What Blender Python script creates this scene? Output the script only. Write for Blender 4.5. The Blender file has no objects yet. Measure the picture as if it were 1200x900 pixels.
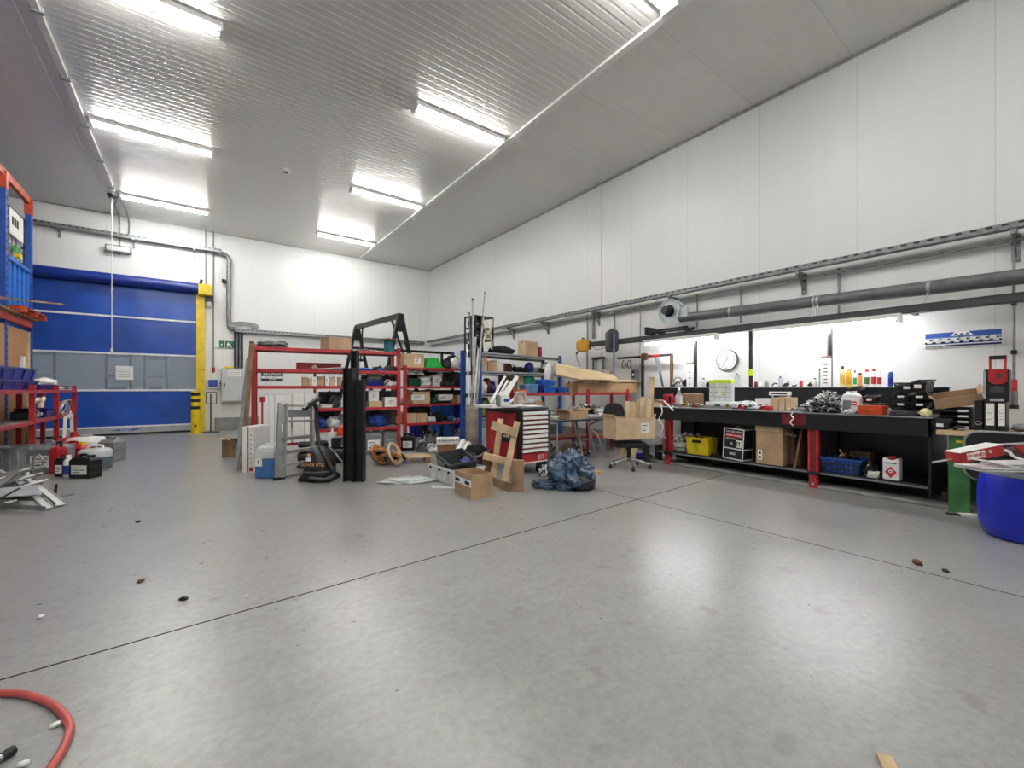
import bpy, math, random
from mathutils import Vector, Matrix, noise
PI = math.pi
R = math.radians
random.seed(11)
COL = bpy.context.scene.collection
EYE = 1.15                     # height of the viewpoint above the floor
YAW = R(36.5)
FW = (math.sin(YAW), math.cos(YAW)); RT = (math.cos(YAW), -math.sin(YAW))
ROOM_X0, ROOM_X1, ROOM_Y0, ROOM_Y1, ROOM_Z = -6.6, 6.78, -5.5, 14.2, 5.41

def xy(u, d):
    k = (u - 600) / 500 * d
    return (FW[0]*d + RT[0]*k, FW[1]*d + RT[1]*k)
def at(u, v, d=None, Z=None, X=None, Y=None):
    dx = FW[0] + RT[0]*(u-600)/500; dy = FW[1] + RT[1]*(u-600)/500; dz = (455-v)/500
    if Z is not None: d = (Z-EYE)/dz
    elif X is not None: d = X/dx
    elif Y is not None: d = Y/dy
    return Vector((dx*d, dy*d, EYE+dz*d))
def fl(u, v): return at(u, v, Z=0)

class Fr:                      # a local frame on the plan: origin, angle
    def __init__(s, ox, oy, ang=None):
        s.o = Vector((ox, oy)); s.a = -YAW if ang is None else ang
        s.ex = Vector((math.cos(s.a), math.sin(s.a))); s.ey = Vector((-s.ex.y, s.ex.x))
    def w(s, x, y, z=0): p = s.o + s.ex*x + s.ey*y; return Vector((p.x, p.y, z))
    def xa(s, u, yl):          # local x and depth where column u meets local line y
        d = Vector((FW[0] + RT[0]*(u-600)/500, FW[1] + RT[1]*(u-600)/500))
        b = s.o + s.ey*yl
        det = d.x*(-s.ex.y) + s.ex.x*d.y
        t = (b.x*(-s.ex.y) + s.ex.x*b.y)/det
        p = d*t - b
        return p.dot(s.ex), t
def slot(fr, u0, u1, vt, z, yl, d, dr=0.0, vb=None):
    x0, d0 = fr.xa(u0, yl); x1, d1 = fr.xa(u1, yl)
    dm = (d0+d1)/2
    if vb is not None: z = EYE + (455-vb)/500*dm
    h = EYE + (455-vt)/500*dm - z
    p = fr.w((x0+x1)/2, yl + d/2, z)
    return dict(loc=p, rz=fr.a+dr, w=abs(x1-x0), d=d, h=max(h, .02))
def face(d): x, y = FW[0]*d, FW[1]*d; return Fr(x, y)
def ground(u0, u1, vt, vb, dep, dr=0.0):   # stands on the floor, front edge seen at v = vb
    d = EYE*500/(vb-455)
    return slot(face(d), u0, u1, vt, 0, 0, dep, dr)

# ---------------------------------------------------------------- materials
def lin(c):
    if isinstance(c, str):
        c = c.lstrip('#'); c = [int(c[i:i+2], 16)/255 for i in (0, 2, 4)]
    return tuple(x/12.92 if x <= .04045 else ((x+.055)/1.055)**2.4 for x in c)
MATS = {}
def mat(name, c, rough=.5, metal=0.0, var=.12, scale=9.0, bump=.0, coat=0.0, trans=0.0, spec=.5, c2=None, detail=4):
    if name in MATS: return MATS[name]
    m = bpy.data.materials.new(name); m.use_nodes = True
    nt = m.node_tree; b = nt.nodes['Principled BSDF']; L = nt.links.new
    tc = nt.nodes.new('ShaderNodeTexCoord'); nz = nt.nodes.new('ShaderNodeTexNoise')
    nz.inputs['Scale'].default_value = scale; nz.inputs['Detail'].default_value = detail
    L(tc.outputs['Object'], nz.inputs['Vector'])
    rp = nt.nodes.new('ShaderNodeValToRGB'); l = lin(c)
    l2 = lin(c2) if c2 else tuple(x*(1-var*2) for x in l)
    rp.color_ramp.elements[0].position = .3; rp.color_ramp.elements[1].position = .68
    rp.color_ramp.elements[0].color = (*l2, 1); rp.color_ramp.elements[1].color = (*(tuple(min(1, x*(1+var*.4)) for x in l)), 1)
    L(nz.outputs['Fac'], rp.inputs['Fac']); L(rp.outputs['Color'], b.inputs['Base Color'])
    b.inputs['Roughness'].default_value = rough; b.inputs['Metallic'].default_value = metal
    b.inputs['Specular IOR Level'].default_value = spec
    if coat: b.inputs['Coat Weight'].default_value = coat
    if trans: b.inputs['Transmission Weight'].default_value = trans
    if bump:
        bp = nt.nodes.new('ShaderNodeBump'); bp.inputs['Strength'].default_value = bump; bp.inputs['Distance'].default_value = .01
        L(nz.outputs['Fac'], bp.inputs['Height']); L(bp.outputs['Normal'], b.inputs['Normal'])
    MATS[name] = m
    return m
def emit(name, c, s):
    if name in MATS: return MATS[name]
    m = bpy.data.materials.new(name); m.use_nodes = True
    nt = m.node_tree; b = nt.nodes['Principled BSDF']
    b.inputs['Base Color'].default_value = (.9, .9, .9, 1)
    b.inputs['Emission Color'].default_value = (*lin(c), 1); b.inputs['Emission Strength'].default_value = s
    MATS[name] = m
    return m

# ---------------------------------------------------------------- mesh builder
class MB:
    def __init__(s, m=None): s.v = []; s.f = []; s.mi = []; s.sm = []; s.mats = []; s.M = Matrix.Identity(4); s.c = 0; m and s.use(m)
    def use(s, m):
        if m not in s.mats: s.mats.append(m)
        s.c = s.mats.index(m); return s
    def at(s, loc=(0,0,0), rot=(0,0,0)):
        s.M = Matrix.Translation(loc) @ (Matrix.Rotation(rot[2],4,'Z') @ Matrix.Rotation(rot[1],4,'Y') @ Matrix.Rotation(rot[0],4,'X')); return s
    def add(s, vs, fs, smooth=False):
        n = len(s.v); s.v += [s.M @ Vector(p) for p in vs]
        for f in fs: s.f.append([n+i for i in f]); s.mi.append(s.c); s.sm.append(smooth)
        return s
    def bx(s, x0, y0, z0, x1, y1, z1):
        return s.add([(x0,y0,z0),(x1,y0,z0),(x1,y1,z0),(x0,y1,z0),(x0,y0,z1),(x1,y0,z1),(x1,y1,z1),(x0,y1,z1)],
                     [(0,3,2,1),(4,5,6,7),(0,1,5,4),(1,2,6,5),(2,3,7,6),(3,0,4,7)])
    def box(s, c, sz):
        return s.bx(c[0]-sz[0]/2, c[1]-sz[1]/2, c[2]-sz[2]/2, c[0]+sz[0]/2, c[1]+sz[1]/2, c[2]+sz[2]/2)
    def fru(s, z0, w0, d0, z1, w1, d1, cx=0, cy=0):
        return s.add([(cx-w0/2,cy-d0/2,z0),(cx+w0/2,cy-d0/2,z0),(cx+w0/2,cy+d0/2,z0),(cx-w0/2,cy+d0/2,z0),
                      (cx-w1/2,cy-d1/2,z1),(cx+w1/2,cy-d1/2,z1),(cx+w1/2,cy+d1/2,z1),(cx-w1/2,cy+d1/2,z1)],
                     [(0,3,2,1),(4,5,6,7),(0,1,5,4),(1,2,6,5),(2,3,7,6),(3,0,4,7)])
    def bar(s, p, q, w, h, up=(0,0,1)):
        p, q = Vector(p), Vector(q); a = (q-p).normalized(); up = Vector(up)
        if abs(a.dot(up)) > .99: up = Vector((1,0,0))
        sd = a.cross(up).normalized(); u2 = sd.cross(a).normalized()
        o = [sd*(i*w/2) + u2*(j*h/2) for i, j in ((-1,-1),(1,-1),(1,1),(-1,1))]
        return s.add([p+x for x in o] + [q+x for x in o], [(0,1,2,3),(7,6,5,4),(0,4,5,1),(1,5,6,2),(2,6,7,3),(3,7,4,0)])
    def tube(s, pts, r, n=8, closed=False, smooth=True):
        pts = [Vector(p) for p in pts]; m = len(pts); rr = r if isinstance(r, (list, tuple)) else [r]*m
        vs = []; prev = None
        for i, p in enumerate(pts):
            a = pts[(i+1) % m] if (closed or i < m-1) else p; b = pts[i-1] if (closed or i > 0) else p
            t = (a-b).normalized() if (a-b).length > 1e-9 else Vector((0,0,1))
            if prev is None:
                k = Vector((0,0,1)) if abs(t.z) < .9 else Vector((1,0,0)); x = t.cross(k).normalized()
            else:
                x = (prev - t*prev.dot(t)); x = x.normalized() if x.length > 1e-6 else t.orthogonal().normalized()
            prev = x; y = t.cross(x)
            vs += [p + x*math.cos(2*PI*j/n)*rr[i] + y*math.sin(2*PI*j/n)*rr[i] for j in range(n)]
        fs = []
        for i in range(m if closed else m-1):
            for j in range(n):
                a, b = i*n+j, i*n+(j+1) % n; c, d = ((i+1) % m)*n+(j+1) % n, ((i+1) % m)*n+j
                fs.append((a,b,c,d))
        s.add(vs, fs, smooth)
        if not closed:
            s.add(vs[:n], [tuple(range(n))[::-1]]); s.add(vs[-n:], [tuple(range(n))])
        return s
    def cyl(s, p, q, r, r2=None, n=16): return s.tube([p, q], [r, r if r2 is None else r2], n)
    def lathe(s, prof, n=20, c=(0,0), sx=1.0, sy=1.0):
        vs = []; fs = []
        for r, z in prof: vs += [(c[0]+r*math.cos(2*PI*j/n)*sx, c[1]+r*math.sin(2*PI*j/n)*sy, z) for j in range(n)]
        for i in range(len(prof)-1):
            for j in range(n): fs.append((i*n+j, i*n+(j+1) % n, (i+1)*n+(j+1) % n, (i+1)*n+j))
        s.add(vs, fs, True)
        if prof[0][0] > 1e-4: s.add(vs[:n], [tuple(range(n))[::-1]])
        if prof[-1][0] > 1e-4: s.add(vs[-n:], [tuple(range(n))])
        return s
    def prism(s, poly, y0, y1, plane='xz'):
        f = {'xz': lambda a, b, t: (a, t, b), 'xy': lambda a, b, t: (a, b, t), 'yz': lambda a, b, t: (t, a, b)}[plane]
        n = len(poly); vs = [f(a, b, y0) for a, b in poly] + [f(a, b, y1) for a, b in poly]
        return s.add(vs, [tuple(range(n)), tuple(range(n, 2*n))[::-1]] + [(i, i+n, (i+1) % n+n, (i+1) % n) for i in range(n)])
    def rr(s, w, h, r, y0, y1, c=(0,0), n=5):      # rounded rectangle in xz, extruded along y
        poly = []
        for k, (sx, sz) in enumerate(((1,1),(-1,1),(-1,-1),(1,-1))):
            for i in range(n+1):
                a = PI/2*k + PI/2*i/n
                poly.append((c[0]+sx*(w/2-r)+r*math.cos(a), c[1]+sz*(h/2-r)+r*math.sin(a)))
        return s.prism(poly, y0, y1)
    def tray(s, w, d, h, t=.006, taper=.0, rim=.0, front=None):     # open-topped box standing on z = 0
        w0, d0 = w-2*taper, d-2*taper; hf = h if front is None else front
        o = [(-w0/2,-d0/2,0),(w0/2,-d0/2,0),(w0/2,d0/2,0),(-w0/2,d0/2,0),(-w/2,-d/2,hf),(w/2,-d/2,hf),(w/2,d/2,h),(-w/2,d/2,h)]
        i = [(-w0/2+t,-d0/2+t,t),(w0/2-t,-d0/2+t,t),(w0/2-t,d0/2-t,t),(-w0/2+t,d0/2-t,t),(-w/2+t,-d/2+t,hf),(w/2-t,-d/2+t,hf),(w/2-t,d/2-t,h),(-w/2+t,d/2-t,h)]
        s.add(o+i, [(0,3,2,1),(0,1,5,4),(1,2,6,5),(2,3,7,6),(3,0,4,7),(8,9,10,11),(8,12,13,9),(9,13,14,10),(10,14,15,11),(11,15,12,8),(4,5,13,12),(5,6,14,13),(6,7,15,14),(7,4,12,15)])
        if rim:
            for a, b in ((o[4],o[5]),(o[5],o[6]),(o[6],o[7]),(o[7],o[4])):
                s.bar(Vector(a)+Vector((0,0,-rim/2)), Vector(b)+Vector((0,0,-rim/2)), rim, rim)
        return s
    def blob(s, c, rad, seed=0, amp=.25, freq=2.0, sub=16, flat=None, ridge=False):
        vs = []; n = sub; m = sub*2
        for i in range(n+1):
            th = PI*i/n
            for j in range(m):
                ph = 2*PI*j/m; q = Vector((math.sin(th)*math.cos(ph), math.sin(th)*math.sin(ph), math.cos(th)))
                k = noise.noise(q*freq + Vector((seed*3.1, seed*1.7, seed)))
                if ridge: k = .6*k + .5*(.4-abs(noise.noise(q*freq*2.2 + Vector((seed, 9, 4)))))
                q = q*(1+amp*k); p = [c[0]+q.x*rad[0], c[1]+q.y*rad[1], c[2]+q.z*rad[2]]
                if flat is not None: p[2] = max(p[2], flat)
                vs.append(tuple(p))
        fs = [(i*m+j, (i+1)*m+j, (i+1)*m+(j+1) % m, i*m+(j+1) % m) for i in range(n) for j in range(m)]
        return s.add(vs, fs, True)
    def done(s, name, parent=None, bevel=0.0, seg=2, loc=None, rz=0.0):
        me = bpy.data.meshes.new(name); me.from_pydata([tuple(p) for p in s.v], [], s.f)
        for m in s.mats: me.materials.append(m)
        me.polygons.foreach_set('material_index', s.mi); me.polygons.foreach_set('use_smooth', s.sm); me.update()
        o = bpy.data.objects.new(name, me); COL.objects.link(o)
        if parent is not None: o.parent = parent
        if loc is not None: o.location = loc
        if rz: o.rotation_euler = (0, 0, rz)
        if bevel:
            b = o.modifiers.new('edge', 'BEVEL'); b.width = bevel; b.segments = seg; b.limit_method = 'ANGLE'; b.angle_limit = R(40); b.harden_normals = False
        return o
def tag(o, label=None, cat=None, group=None, kind=None):
    if label: o['label'] = label
    if cat: o['category'] = cat
    if group: o['group'] = group
    if kind: o['kind'] = kind
    return o
def thing(name, label, cat, loc=(0,0,0), rz=0.0, group=None, rot=None):
    o = bpy.data.objects.new(name, None); COL.objects.link(o); o.location = loc
    o.rotation_euler = rot if rot else (0, 0, rz); o.empty_display_size = .1
    return tag(o, label, cat, group)
def one(mb, name, label, cat, loc=None, rz=0.0, group=None, bevel=0.0, kind=None):
    return tag(mb.done(name, None, bevel, loc=loc, rz=rz), label, cat, group, kind)
def struct(mb, name, bevel=0.0): return tag(mb.done(name, None, bevel), kind='structure')
def curve(pts, n=6):           # smooth path through points
    P = [Vector(p) for p in pts]; P = [P[0]*2-P[1]] + P + [P[-1]*2-P[-2]]; out = []
    for i in range(1, len(P)-2):
        for k in range(n):
            t = k/n; a, b, c, d = P[i-1], P[i], P[i+1], P[i+2]
            out.append(.5*((2*b)+(c-a)*t+(2*a-5*b+4*c-d)*t*t+(3*b-a-3*c+d)*t**3))
    out.append(P[-2]); return out
def text(parent, s, loc, size, m, rot=(PI/2,0,0), name='lettering', align='CENTER', ext=.0008, sx=1.0):
    c = bpy.data.curves.new(name, 'FONT'); c.body = s; c.size = size; c.extrude = ext; c.align_x = align; c.align_y = 'CENTER'
    c.materials.append(m); o = bpy.data.objects.new(name, c); COL.objects.link(o); o.parent = parent
    o.location = loc; o.rotation_euler = rot; o.scale = (sx, 1, 1)
    return o
# ---------------------------------------------------------------- palette
WHITE = mat('white_plastic', 'e8e8e6', .4, var=.04); PAPER = mat('paper', 'efeeea', .8, var=.06, scale=30); GREY = mat('grey_plastic', '7d8184', .45)
LGREY = mat('light_grey_plastic', 'a9adb0', .45); DGREY = mat('dark_grey_plastic', '3d4144', .45); BLACK = mat('black_plastic', '17181a', .4, var=.3)
RUBBER = mat('black_rubber', '121213', .65, var=.3); BSTEEL = mat('black_steel', '1b1c1e', .35, metal=.3, var=.35, scale=5)
STEEL = mat('bare_steel', '9a9c9e', .32, metal=.9, var=.25, scale=14); GALV = mat('galvanised_steel', '8d9193', .42, metal=.7, var=.2, scale=22)
ALU = mat('aluminium', 'b9bbbc', .35, metal=.75, var=.12, scale=12); DSTEEL = mat('dark_steel', '3a3b3d', .4, metal=.6, var=.4, scale=10)
RED = mat('red_paint', 'b3222a', .4, var=.2, scale=7); RED2 = mat('red_shelf_paint', 'bb2a30', .42, var=.22, scale=5, coat=.1)
DRED = mat('dark_red_plastic', '6e1518', .45); ORANGE = mat('orange_paint', 'c9502a', .5, var=.2); ORPL = mat('orange_plastic', 'e0561f', .4)
YELLOW = mat('yellow_paint', 'e6c816', .4, var=.12, scale=6); YPL = mat('yellow_plastic', 'dfc61c', .42); AMBER = mat('amber_plastic', 'd99b12', .35)
GREEN = mat('green_plastic', '1aa53c', .4); DGREEN = mat('dark_green_plastic', '14503c', .45); GREENP = mat('green_paint', '3d7a42', .5, var=.2)
BLUE = mat('blue_paint', '2450a8', .45, var=.15); NAVY = mat('navy_plastic', '141f86', .35, var=.2); MBLUE = mat('mid_blue_plastic', '1e64c8', .4)
DRUMB = mat('drum_blue', '0c22b8', .38, var=.15, scale=4); CBLUE = mat('container_blue', '2272cf', .45, var=.1)
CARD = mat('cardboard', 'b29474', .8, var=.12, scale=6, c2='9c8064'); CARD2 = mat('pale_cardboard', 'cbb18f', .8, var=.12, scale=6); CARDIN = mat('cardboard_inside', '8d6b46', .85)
TAPE = mat('brown_tape', '9c7648', .3); WOOD = mat('pine_wood', 'd3b88f', .6, var=.25, scale=4, bump=.2); WOOD2 = mat('weathered_wood', '94775a', .7, var=.3, scale=5, bump=.2)
DWOOD = mat('brown_wood', '6b4a30', .7, var=.3, scale=5); PLY = mat('plywood', 'dcc298', .55, var=.12, scale=3)
TEAL = mat('teal_wire', '17707a', .5, var=.25, scale=40); TEALN = mat('teal_net', '0f8a72', .6, var=.25, scale=40); FABB = mat('blue_fabric', '1d3f8f', .85, var=.3, scale=12, bump=.5)
FABBLK = mat('black_fabric', '16171a', .85, var=.4, scale=14, bump=.5); ROPE = mat('orange_hose', 'c8864f', .6, var=.3, scale=20)
INK = mat('black_ink', '121214', .7, var=.05); RINK = mat('red_ink', 'c4242c', .6, var=.05); WINK = mat('white_ink', 'f2f2f2', .6, var=.02); OINK = mat('orange_ink', 'e0a064', .6)
BINK = mat('blue_ink', '2a49a0', .6, var=.05)
BRASS = mat('brass', 'a88342', .35, metal=.8)
CLEARP = mat('clear_plastic', 'dfe8ee', .12, trans=.75, var=.02)
MILKY = mat('milky_plastic', 'dde2e2', .3, trans=.25, var=.04)
LIQB = mat('blue_liquid', '3c6ea8', .15, var=.06)

# ---------------------------------------------------------------- room surfaces
def nodes(name):
    m = bpy.data.materials.new(name); m.use_nodes = True; nt = m.node_tree
    return m, nt, nt.nodes['Principled BSDF'], nt.links.new
def mth(nt, op, a, b=None, c=None):
    n = nt.nodes.new('ShaderNodeMath'); n.operation = op
    for i, x in enumerate((a, b, c)):
        if x is None: continue
        if isinstance(x, (int, float)): n.inputs[i].default_value = x
        else: nt.links.new(x, n.inputs[i])
    return n.outputs[0]
def noi(nt, vec, sc, det=5, rough=.55, scale3=None):
    if scale3:
        mp = nt.nodes.new('ShaderNodeMapping'); nt.links.new(vec, mp.inputs['Vector']); mp.inputs['Scale'].default_value = scale3; mp.inputs['Rotation'].default_value = (0, 0, .5); vec = mp.outputs[0]
    n = nt.nodes.new('ShaderNodeTexNoise'); nt.links.new(vec, n.inputs['Vector'])
    n.inputs['Scale'].default_value = sc; n.inputs['Detail'].default_value = det; n.inputs['Roughness'].default_value = rough
    return n.outputs['Fac']
def ramp(nt, fac, stops):
    r = nt.nodes.new('ShaderNodeValToRGB'); nt.links.new(fac, r.inputs['Fac']); e = r.color_ramp.elements
    while len(e) < len(stops): e.new(.5)
    for i, (p, c) in enumerate(stops): e[i].position = p; e[i].color = (*(lin(c) if isinstance(c, str) else (c, c, c)), 1)
    return r.outputs['Color']
def mix(nt, f, a, b, mode='MIX'):
    n = nt.nodes.new('ShaderNodeMix'); n.data_type = 'RGBA'; n.blend_type = mode
    for s, x in ((n.inputs[0], f), (n.inputs[6], a), (n.inputs[7], b)):
        if isinstance(x, (int, float)): s.default_value = x
        elif isinstance(x, tuple): s.default_value = (*x, 1)
        else: nt.links.new(x, s)
    return n.outputs[2]

def floor_material():
    m, nt, b, L = nodes('polished_concrete')
    g = nt.nodes.new('ShaderNodeNewGeometry').outputs['Position']; sp = nt.nodes.new('ShaderNodeSeparateXYZ'); L(g, sp.inputs[0])
    big = noi(nt, g, .45, 6, .6); med = noi(nt, g, 2.2, 10, .66); fine = noi(nt, g, 26, 6, .7)
    scr = noi(nt, g, 3.2, 9, .62, (1.1, 2.6, 1)); spots = noi(nt, g, 5.5, 2, .5)
    c = ramp(nt, big, [(.3, '6f6f6e'), (.55, '888887'), (.75, '969593')])
    c = mix(nt, .5, c, ramp(nt, med, [(.15, '5c5c5b'), (.5, '8f8f8d'), (.95, 'b4b3b0')]), 'MIX')
    c = mix(nt, .3, c, ramp(nt, scr, [(.15, '60605e'), (.52, '929290'), (.95, 'b2b2af')]))
    c = mix(nt, .22, c, ramp(nt, fine, [(.3, '5c5c5a'), (.6, 'aaaaa8')]))
    dk = ramp(nt, spots, [(.66, 0.0), (.72, 1.0)])
    c = mix(nt, mth(nt, 'MULTIPLY', dk, .35), c, lin('5f5d5a'))
    # saw-cut joints
    j1 = mth(nt, 'LESS_THAN', mth(nt, 'ABSOLUTE', mth(nt, 'SUBTRACT', sp.outputs[0], 3.66)), .006)
    yy = mth(nt, 'SUBTRACT', mth(nt, 'SUBTRACT', sp.outputs[1], 2.585), mth(nt, 'MULTIPLY', sp.outputs[0], .052))
    j2 = mth(nt, 'LESS_THAN', mth(nt, 'ABSOLUTE', yy), .0065)
    j = mth(nt, 'MAXIMUM', j1, j2)
    c = mix(nt, mth(nt, 'MULTIPLY', j, .95), c, lin('2c2b2a'))
    L(c, b.inputs['Base Color'])
    r = mth(nt, 'ADD', mth(nt, 'MULTIPLY', scr, .14), mth(nt, 'ADD', mth(nt, 'MULTIPLY', med, .22), .125))
    L(mth(nt, 'MAXIMUM', mth(nt, 'MAXIMUM', r, .283), mth(nt, 'MULTIPLY', j, .8)), b.inputs['Roughness'])
    L(mth(nt, 'SUBTRACT', .62, mth(nt, 'MULTIPLY', j, .6)), b.inputs['Specular IOR Level'])
    bp = nt.nodes.new('ShaderNodeBump'); bp.inputs['Strength'].default_value = .4; bp.inputs['Distance'].default_value = .004
    h = mth(nt, 'SUBTRACT', mth(nt, 'ADD', mth(nt, 'MULTIPLY', scr, .6), mth(nt, 'ADD', mth(nt, 'MULTIPLY', fine, .3), mth(nt, 'MULTIPLY', med, .8))), j)
    L(h, bp.inputs['Height']); L(bp.outputs[0], b.inputs['Normal'])
    return m
def panel_material(name, base, axis, pitch, rib=None, rough=.4, spec=.5, seam=.35, metal=0.0, dirt=.0):
    m, nt, b, L = nodes(name)
    g = nt.nodes.new('ShaderNodeNewGeometry').outputs['Position']; sp = nt.nodes.new('ShaderNodeSeparateXYZ'); L(g, sp.inputs[0]); a = sp.outputs[axis]
    nz = noi(nt, g, .8, 5); c = mix(nt, .6, lin(base), ramp(nt, nz, [(.3, tuple(x*.93 for x in lin(base)) and base), (.7, base)]))
    sm = noi(nt, g, 1.3, 4, .6, (6, 6, .5)); c = mix(nt, mth(nt, 'MULTIPLY', sm, .10), c, lin('9a9a98'))
    fr = mth(nt, 'MULTIPLY', mth(nt, 'ABSOLUTE', mth(nt, 'SUBTRACT', mth(nt, 'FRACT', mth(nt, 'DIVIDE', a, pitch)), .5)), pitch)
    s = mth(nt, 'LESS_THAN', fr, .004)
    c = mix(nt, mth(nt, 'MULTIPLY', s, seam), c, lin('6c6e6e'))
    if dirt:
        d = noi(nt, g, 1.1, 7, .7); lowz = mth(nt, 'SUBTRACT', 1.0, mth(nt, 'DIVIDE', sp.outputs[2], 2.6))
        c = mix(nt, mth(nt, 'MULTIPLY', mth(nt, 'MAXIMUM', mth(nt, 'MULTIPLY', lowz, d), 0.0), dirt), c, lin('8d8b86'))
    L(c, b.inputs['Base Color']); b.inputs['Roughness'].default_value = rough; b.inputs['Specular IOR Level'].default_value = spec; b.inputs['Metallic'].default_value = metal
    h = mth(nt, 'MULTIPLY', s, -1.0)
    if rib:
        f2 = mth(nt, 'ABSOLUTE', mth(nt, 'SUBTRACT', mth(nt, 'FRACT', mth(nt, 'DIVIDE', a, rib[0])), .5))
        prof = nt.nodes.new('ShaderNodeMapRange'); prof.interpolation_type = 'SMOOTHSTEP'; L(f2, prof.inputs[0])
        prof.inputs[1].default_value = 0.0; prof.inputs[2].default_value = rib[2]; prof.inputs[3].default_value = -1.0; prof.inputs[4].default_value = 0.0
        h = mth(nt, 'ADD', h, prof.outputs[0])
    bp = nt.nodes.new('ShaderNodeBump'); bp.inputs['Strength'].default_value = .8 if rib else .5; bp.inputs['Distance'].default_value = rib[1] if rib else .003
    L(h, bp.inputs['Height']); L(bp.outputs[0], b.inputs['Normal'])
    return m
FLOORM = floor_material()
WALLM = panel_material('white_wall_panel', 'e9eae9', 1, 1.17, rough=.38, seam=.22, dirt=.5)
WALLB = panel_material('white_back_wall_panel', 'e9eae9', 0, 1.17, rough=.38, seam=.22, dirt=.5)
CEILM = panel_material('ribbed_metal_ceiling', 'dddcd9', 1, 1.2, rib=(.11, .0034, .2), rough=.3, spec=.5, seam=.25, metal=.15)
KERB = mat('concrete_kerb', '8a8a87', .7, var=.15, scale=6)

X0, X1, Y0, Y1, ZC = ROOM_X0, ROOM_X1, ROOM_Y0, ROOM_Y1, ROOM_Z
m = MB(FLOORM); m.bx(X0-.3, Y0-.3, -.2, X1+.3, Y1+7.5, 0); struct(m, 'floor')
m = MB(CEILM); m.bx(X0-.3, Y0-.3, ZC, X1+.3, Y1+.3, ZC+.2); struct(m, 'ceiling')
m = MB(WALLM); m.bx(X1, Y0-.3, 0, X1+.2, Y1+.2, ZC); struct(m, 'wall_right')
m = MB(WALLM); m.bx(X0-.2, Y0-.3, 0, X0, Y1+.2, ZC); struct(m, 'wall_left')
m = MB(WALLB); m.bx(X0, Y0-.2, 0, X1, Y0, ZC); struct(m, 'wall_behind_viewpoint')
DX0, DX1, DZ = -4.6, .06, 3.72
m = MB(WALLB); m.bx(X0, Y1, 0, DX0, Y1+.2, ZC); m.bx(DX1, Y1, 0, X1, Y1+.2, ZC); m.bx(DX0, Y1, DZ, DX1, Y1+.2, ZC); struct(m, 'wall_back')
m = MB(KERB); m.bx(DX1+.35, Y1-.09, 0, X1, Y1, .34); struct(m, 'baseboard_back', .01)
m = MB(KERB); m.bx(X1-.09, Y0, 0, X1, Y1-.1, .3); struct(m, 'baseboard_right', .01)
m = MB(KERB); m.bx(5.72, -1.6, 0, 5.95, 4.2, .035); struct(m, 'trim_1', .01)     # low concrete kerb along the bench feet
m = MB(ALU); m.bx(X1-.03, Y0, ZC-.03, X1, Y1, ZC); struct(m, 'trim_2')
m = MB(ALU); m.bx(X0, Y1-.02, ZC-.02, X1, Y1, ZC); struct(m, 'trim_3')
m = MB(WALLM); yq = at(703, 300, X=X1).y; m.bx(X1-.022, yq-.05, .3, X1, yq+.05, ZC-.03); struct(m, 'trim_4')

# ---- room behind the roll-up door, seen through its window strip
NEXT = mat('next_room_wall', 'dfe4ea', .5, var=.05)
m = MB(NEXT); m.bx(DX0-1.5, Y1+7, 0, DX1+4, Y1+7.2, 4.4); struct(m, 'wall_next_room_end')
m = MB(NEXT); m.bx(DX0-1.7, Y1+.2, 0, DX0-1.5, Y1+7, 4.4); struct(m, 'wall_next_room_left')
m = MB(NEXT); m.bx(DX1+4, Y1+.2, 0, DX1+4.2, Y1+7, 4.4); struct(m, 'wall_next_room_right')
m = MB(NEXT); m.bx(DX0-1.7, Y1+.2, 4.4, DX1+4.2, Y1+7.2, 4.6); struct(m, 'ceiling_next_room')
m = MB(WHITE); m.bx(-3.2, 15.5, 4.3, -1.6, 15.7, 4.4); m.use(emit('next_room_tube', 'f4f8ff', 30)); m.bx(-3.15, 15.53, 4.27, -1.65, 15.67, 4.3)
one(m, 'ceiling_light', 'fluorescent light on the ceiling of the room behind the blue door', 'ceiling light')
for i, x in enumerate((-3.75, -2.2, -1.35)):
    r = thing('steel_rack', ['tall dark rack seen through the door window, left of the taped note', 'tall dark rack seen through the door window, just right of the taped note',
        'tall dark rack near the right end of the door window'][i], 'rack', (x, 17.3+i*.5, 0))
    for px in (0, .55):
        m = MB(DSTEEL); m.bx(px-.03, -.03, 0, px+.03, .03, 2.6); m.done('post', r)
    for z in (.9, 1.5, 2.1):
        m = MB(GREY); m.bx(0, -.3, z, .55, .3, z+.04); m.done('shelf', r)
    m = MB(NAVY); m.bx(.08, -.25, .94, .45, .2, 1.2); m.done('box', r)

# ---- high-speed roll-up door
door = bpy.data.objects.new('door_1', None); COL.objects.link(door); tag(door, kind='structure')
CURT = mat('blue_door_curtain', '0d49a8', .36, var=.12, scale=1.6, bump=.15, c2='083688')
def curt(z0, z1):
    m = MB(CURT); nx = 60; vs = []; yd = Y1-.10
    for i in range(nx+1):
        x = DX0+.05+(DX1-DX0-.1)*i/nx
        for j in range(9):
            z = z0+(z1-z0)*j/8; a = .012*math.sin(PI*j/8)
            vs.append((x, yd + a*noise.noise(Vector((x*2.2, z0*3, z*.5)))*2, z))
    m.add(vs, [(i*9+j, (i+1)*9+j, (i+1)*9+j+1, i*9+j+1) for i in range(nx) for j in range(8)], True)
    m.done('curtain_panel', door)
curt(.22, 1.08); curt(2.02, 2.88); curt(2.92, DZ)
for z in (1.10, 2.0, 2.9):
    m = MB(WHITE); m.bx(DX0+.05, Y1-.12, z-.022, DX1-.03, Y1-.07, z+.022); m.done('stiffener_bar', door)
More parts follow.
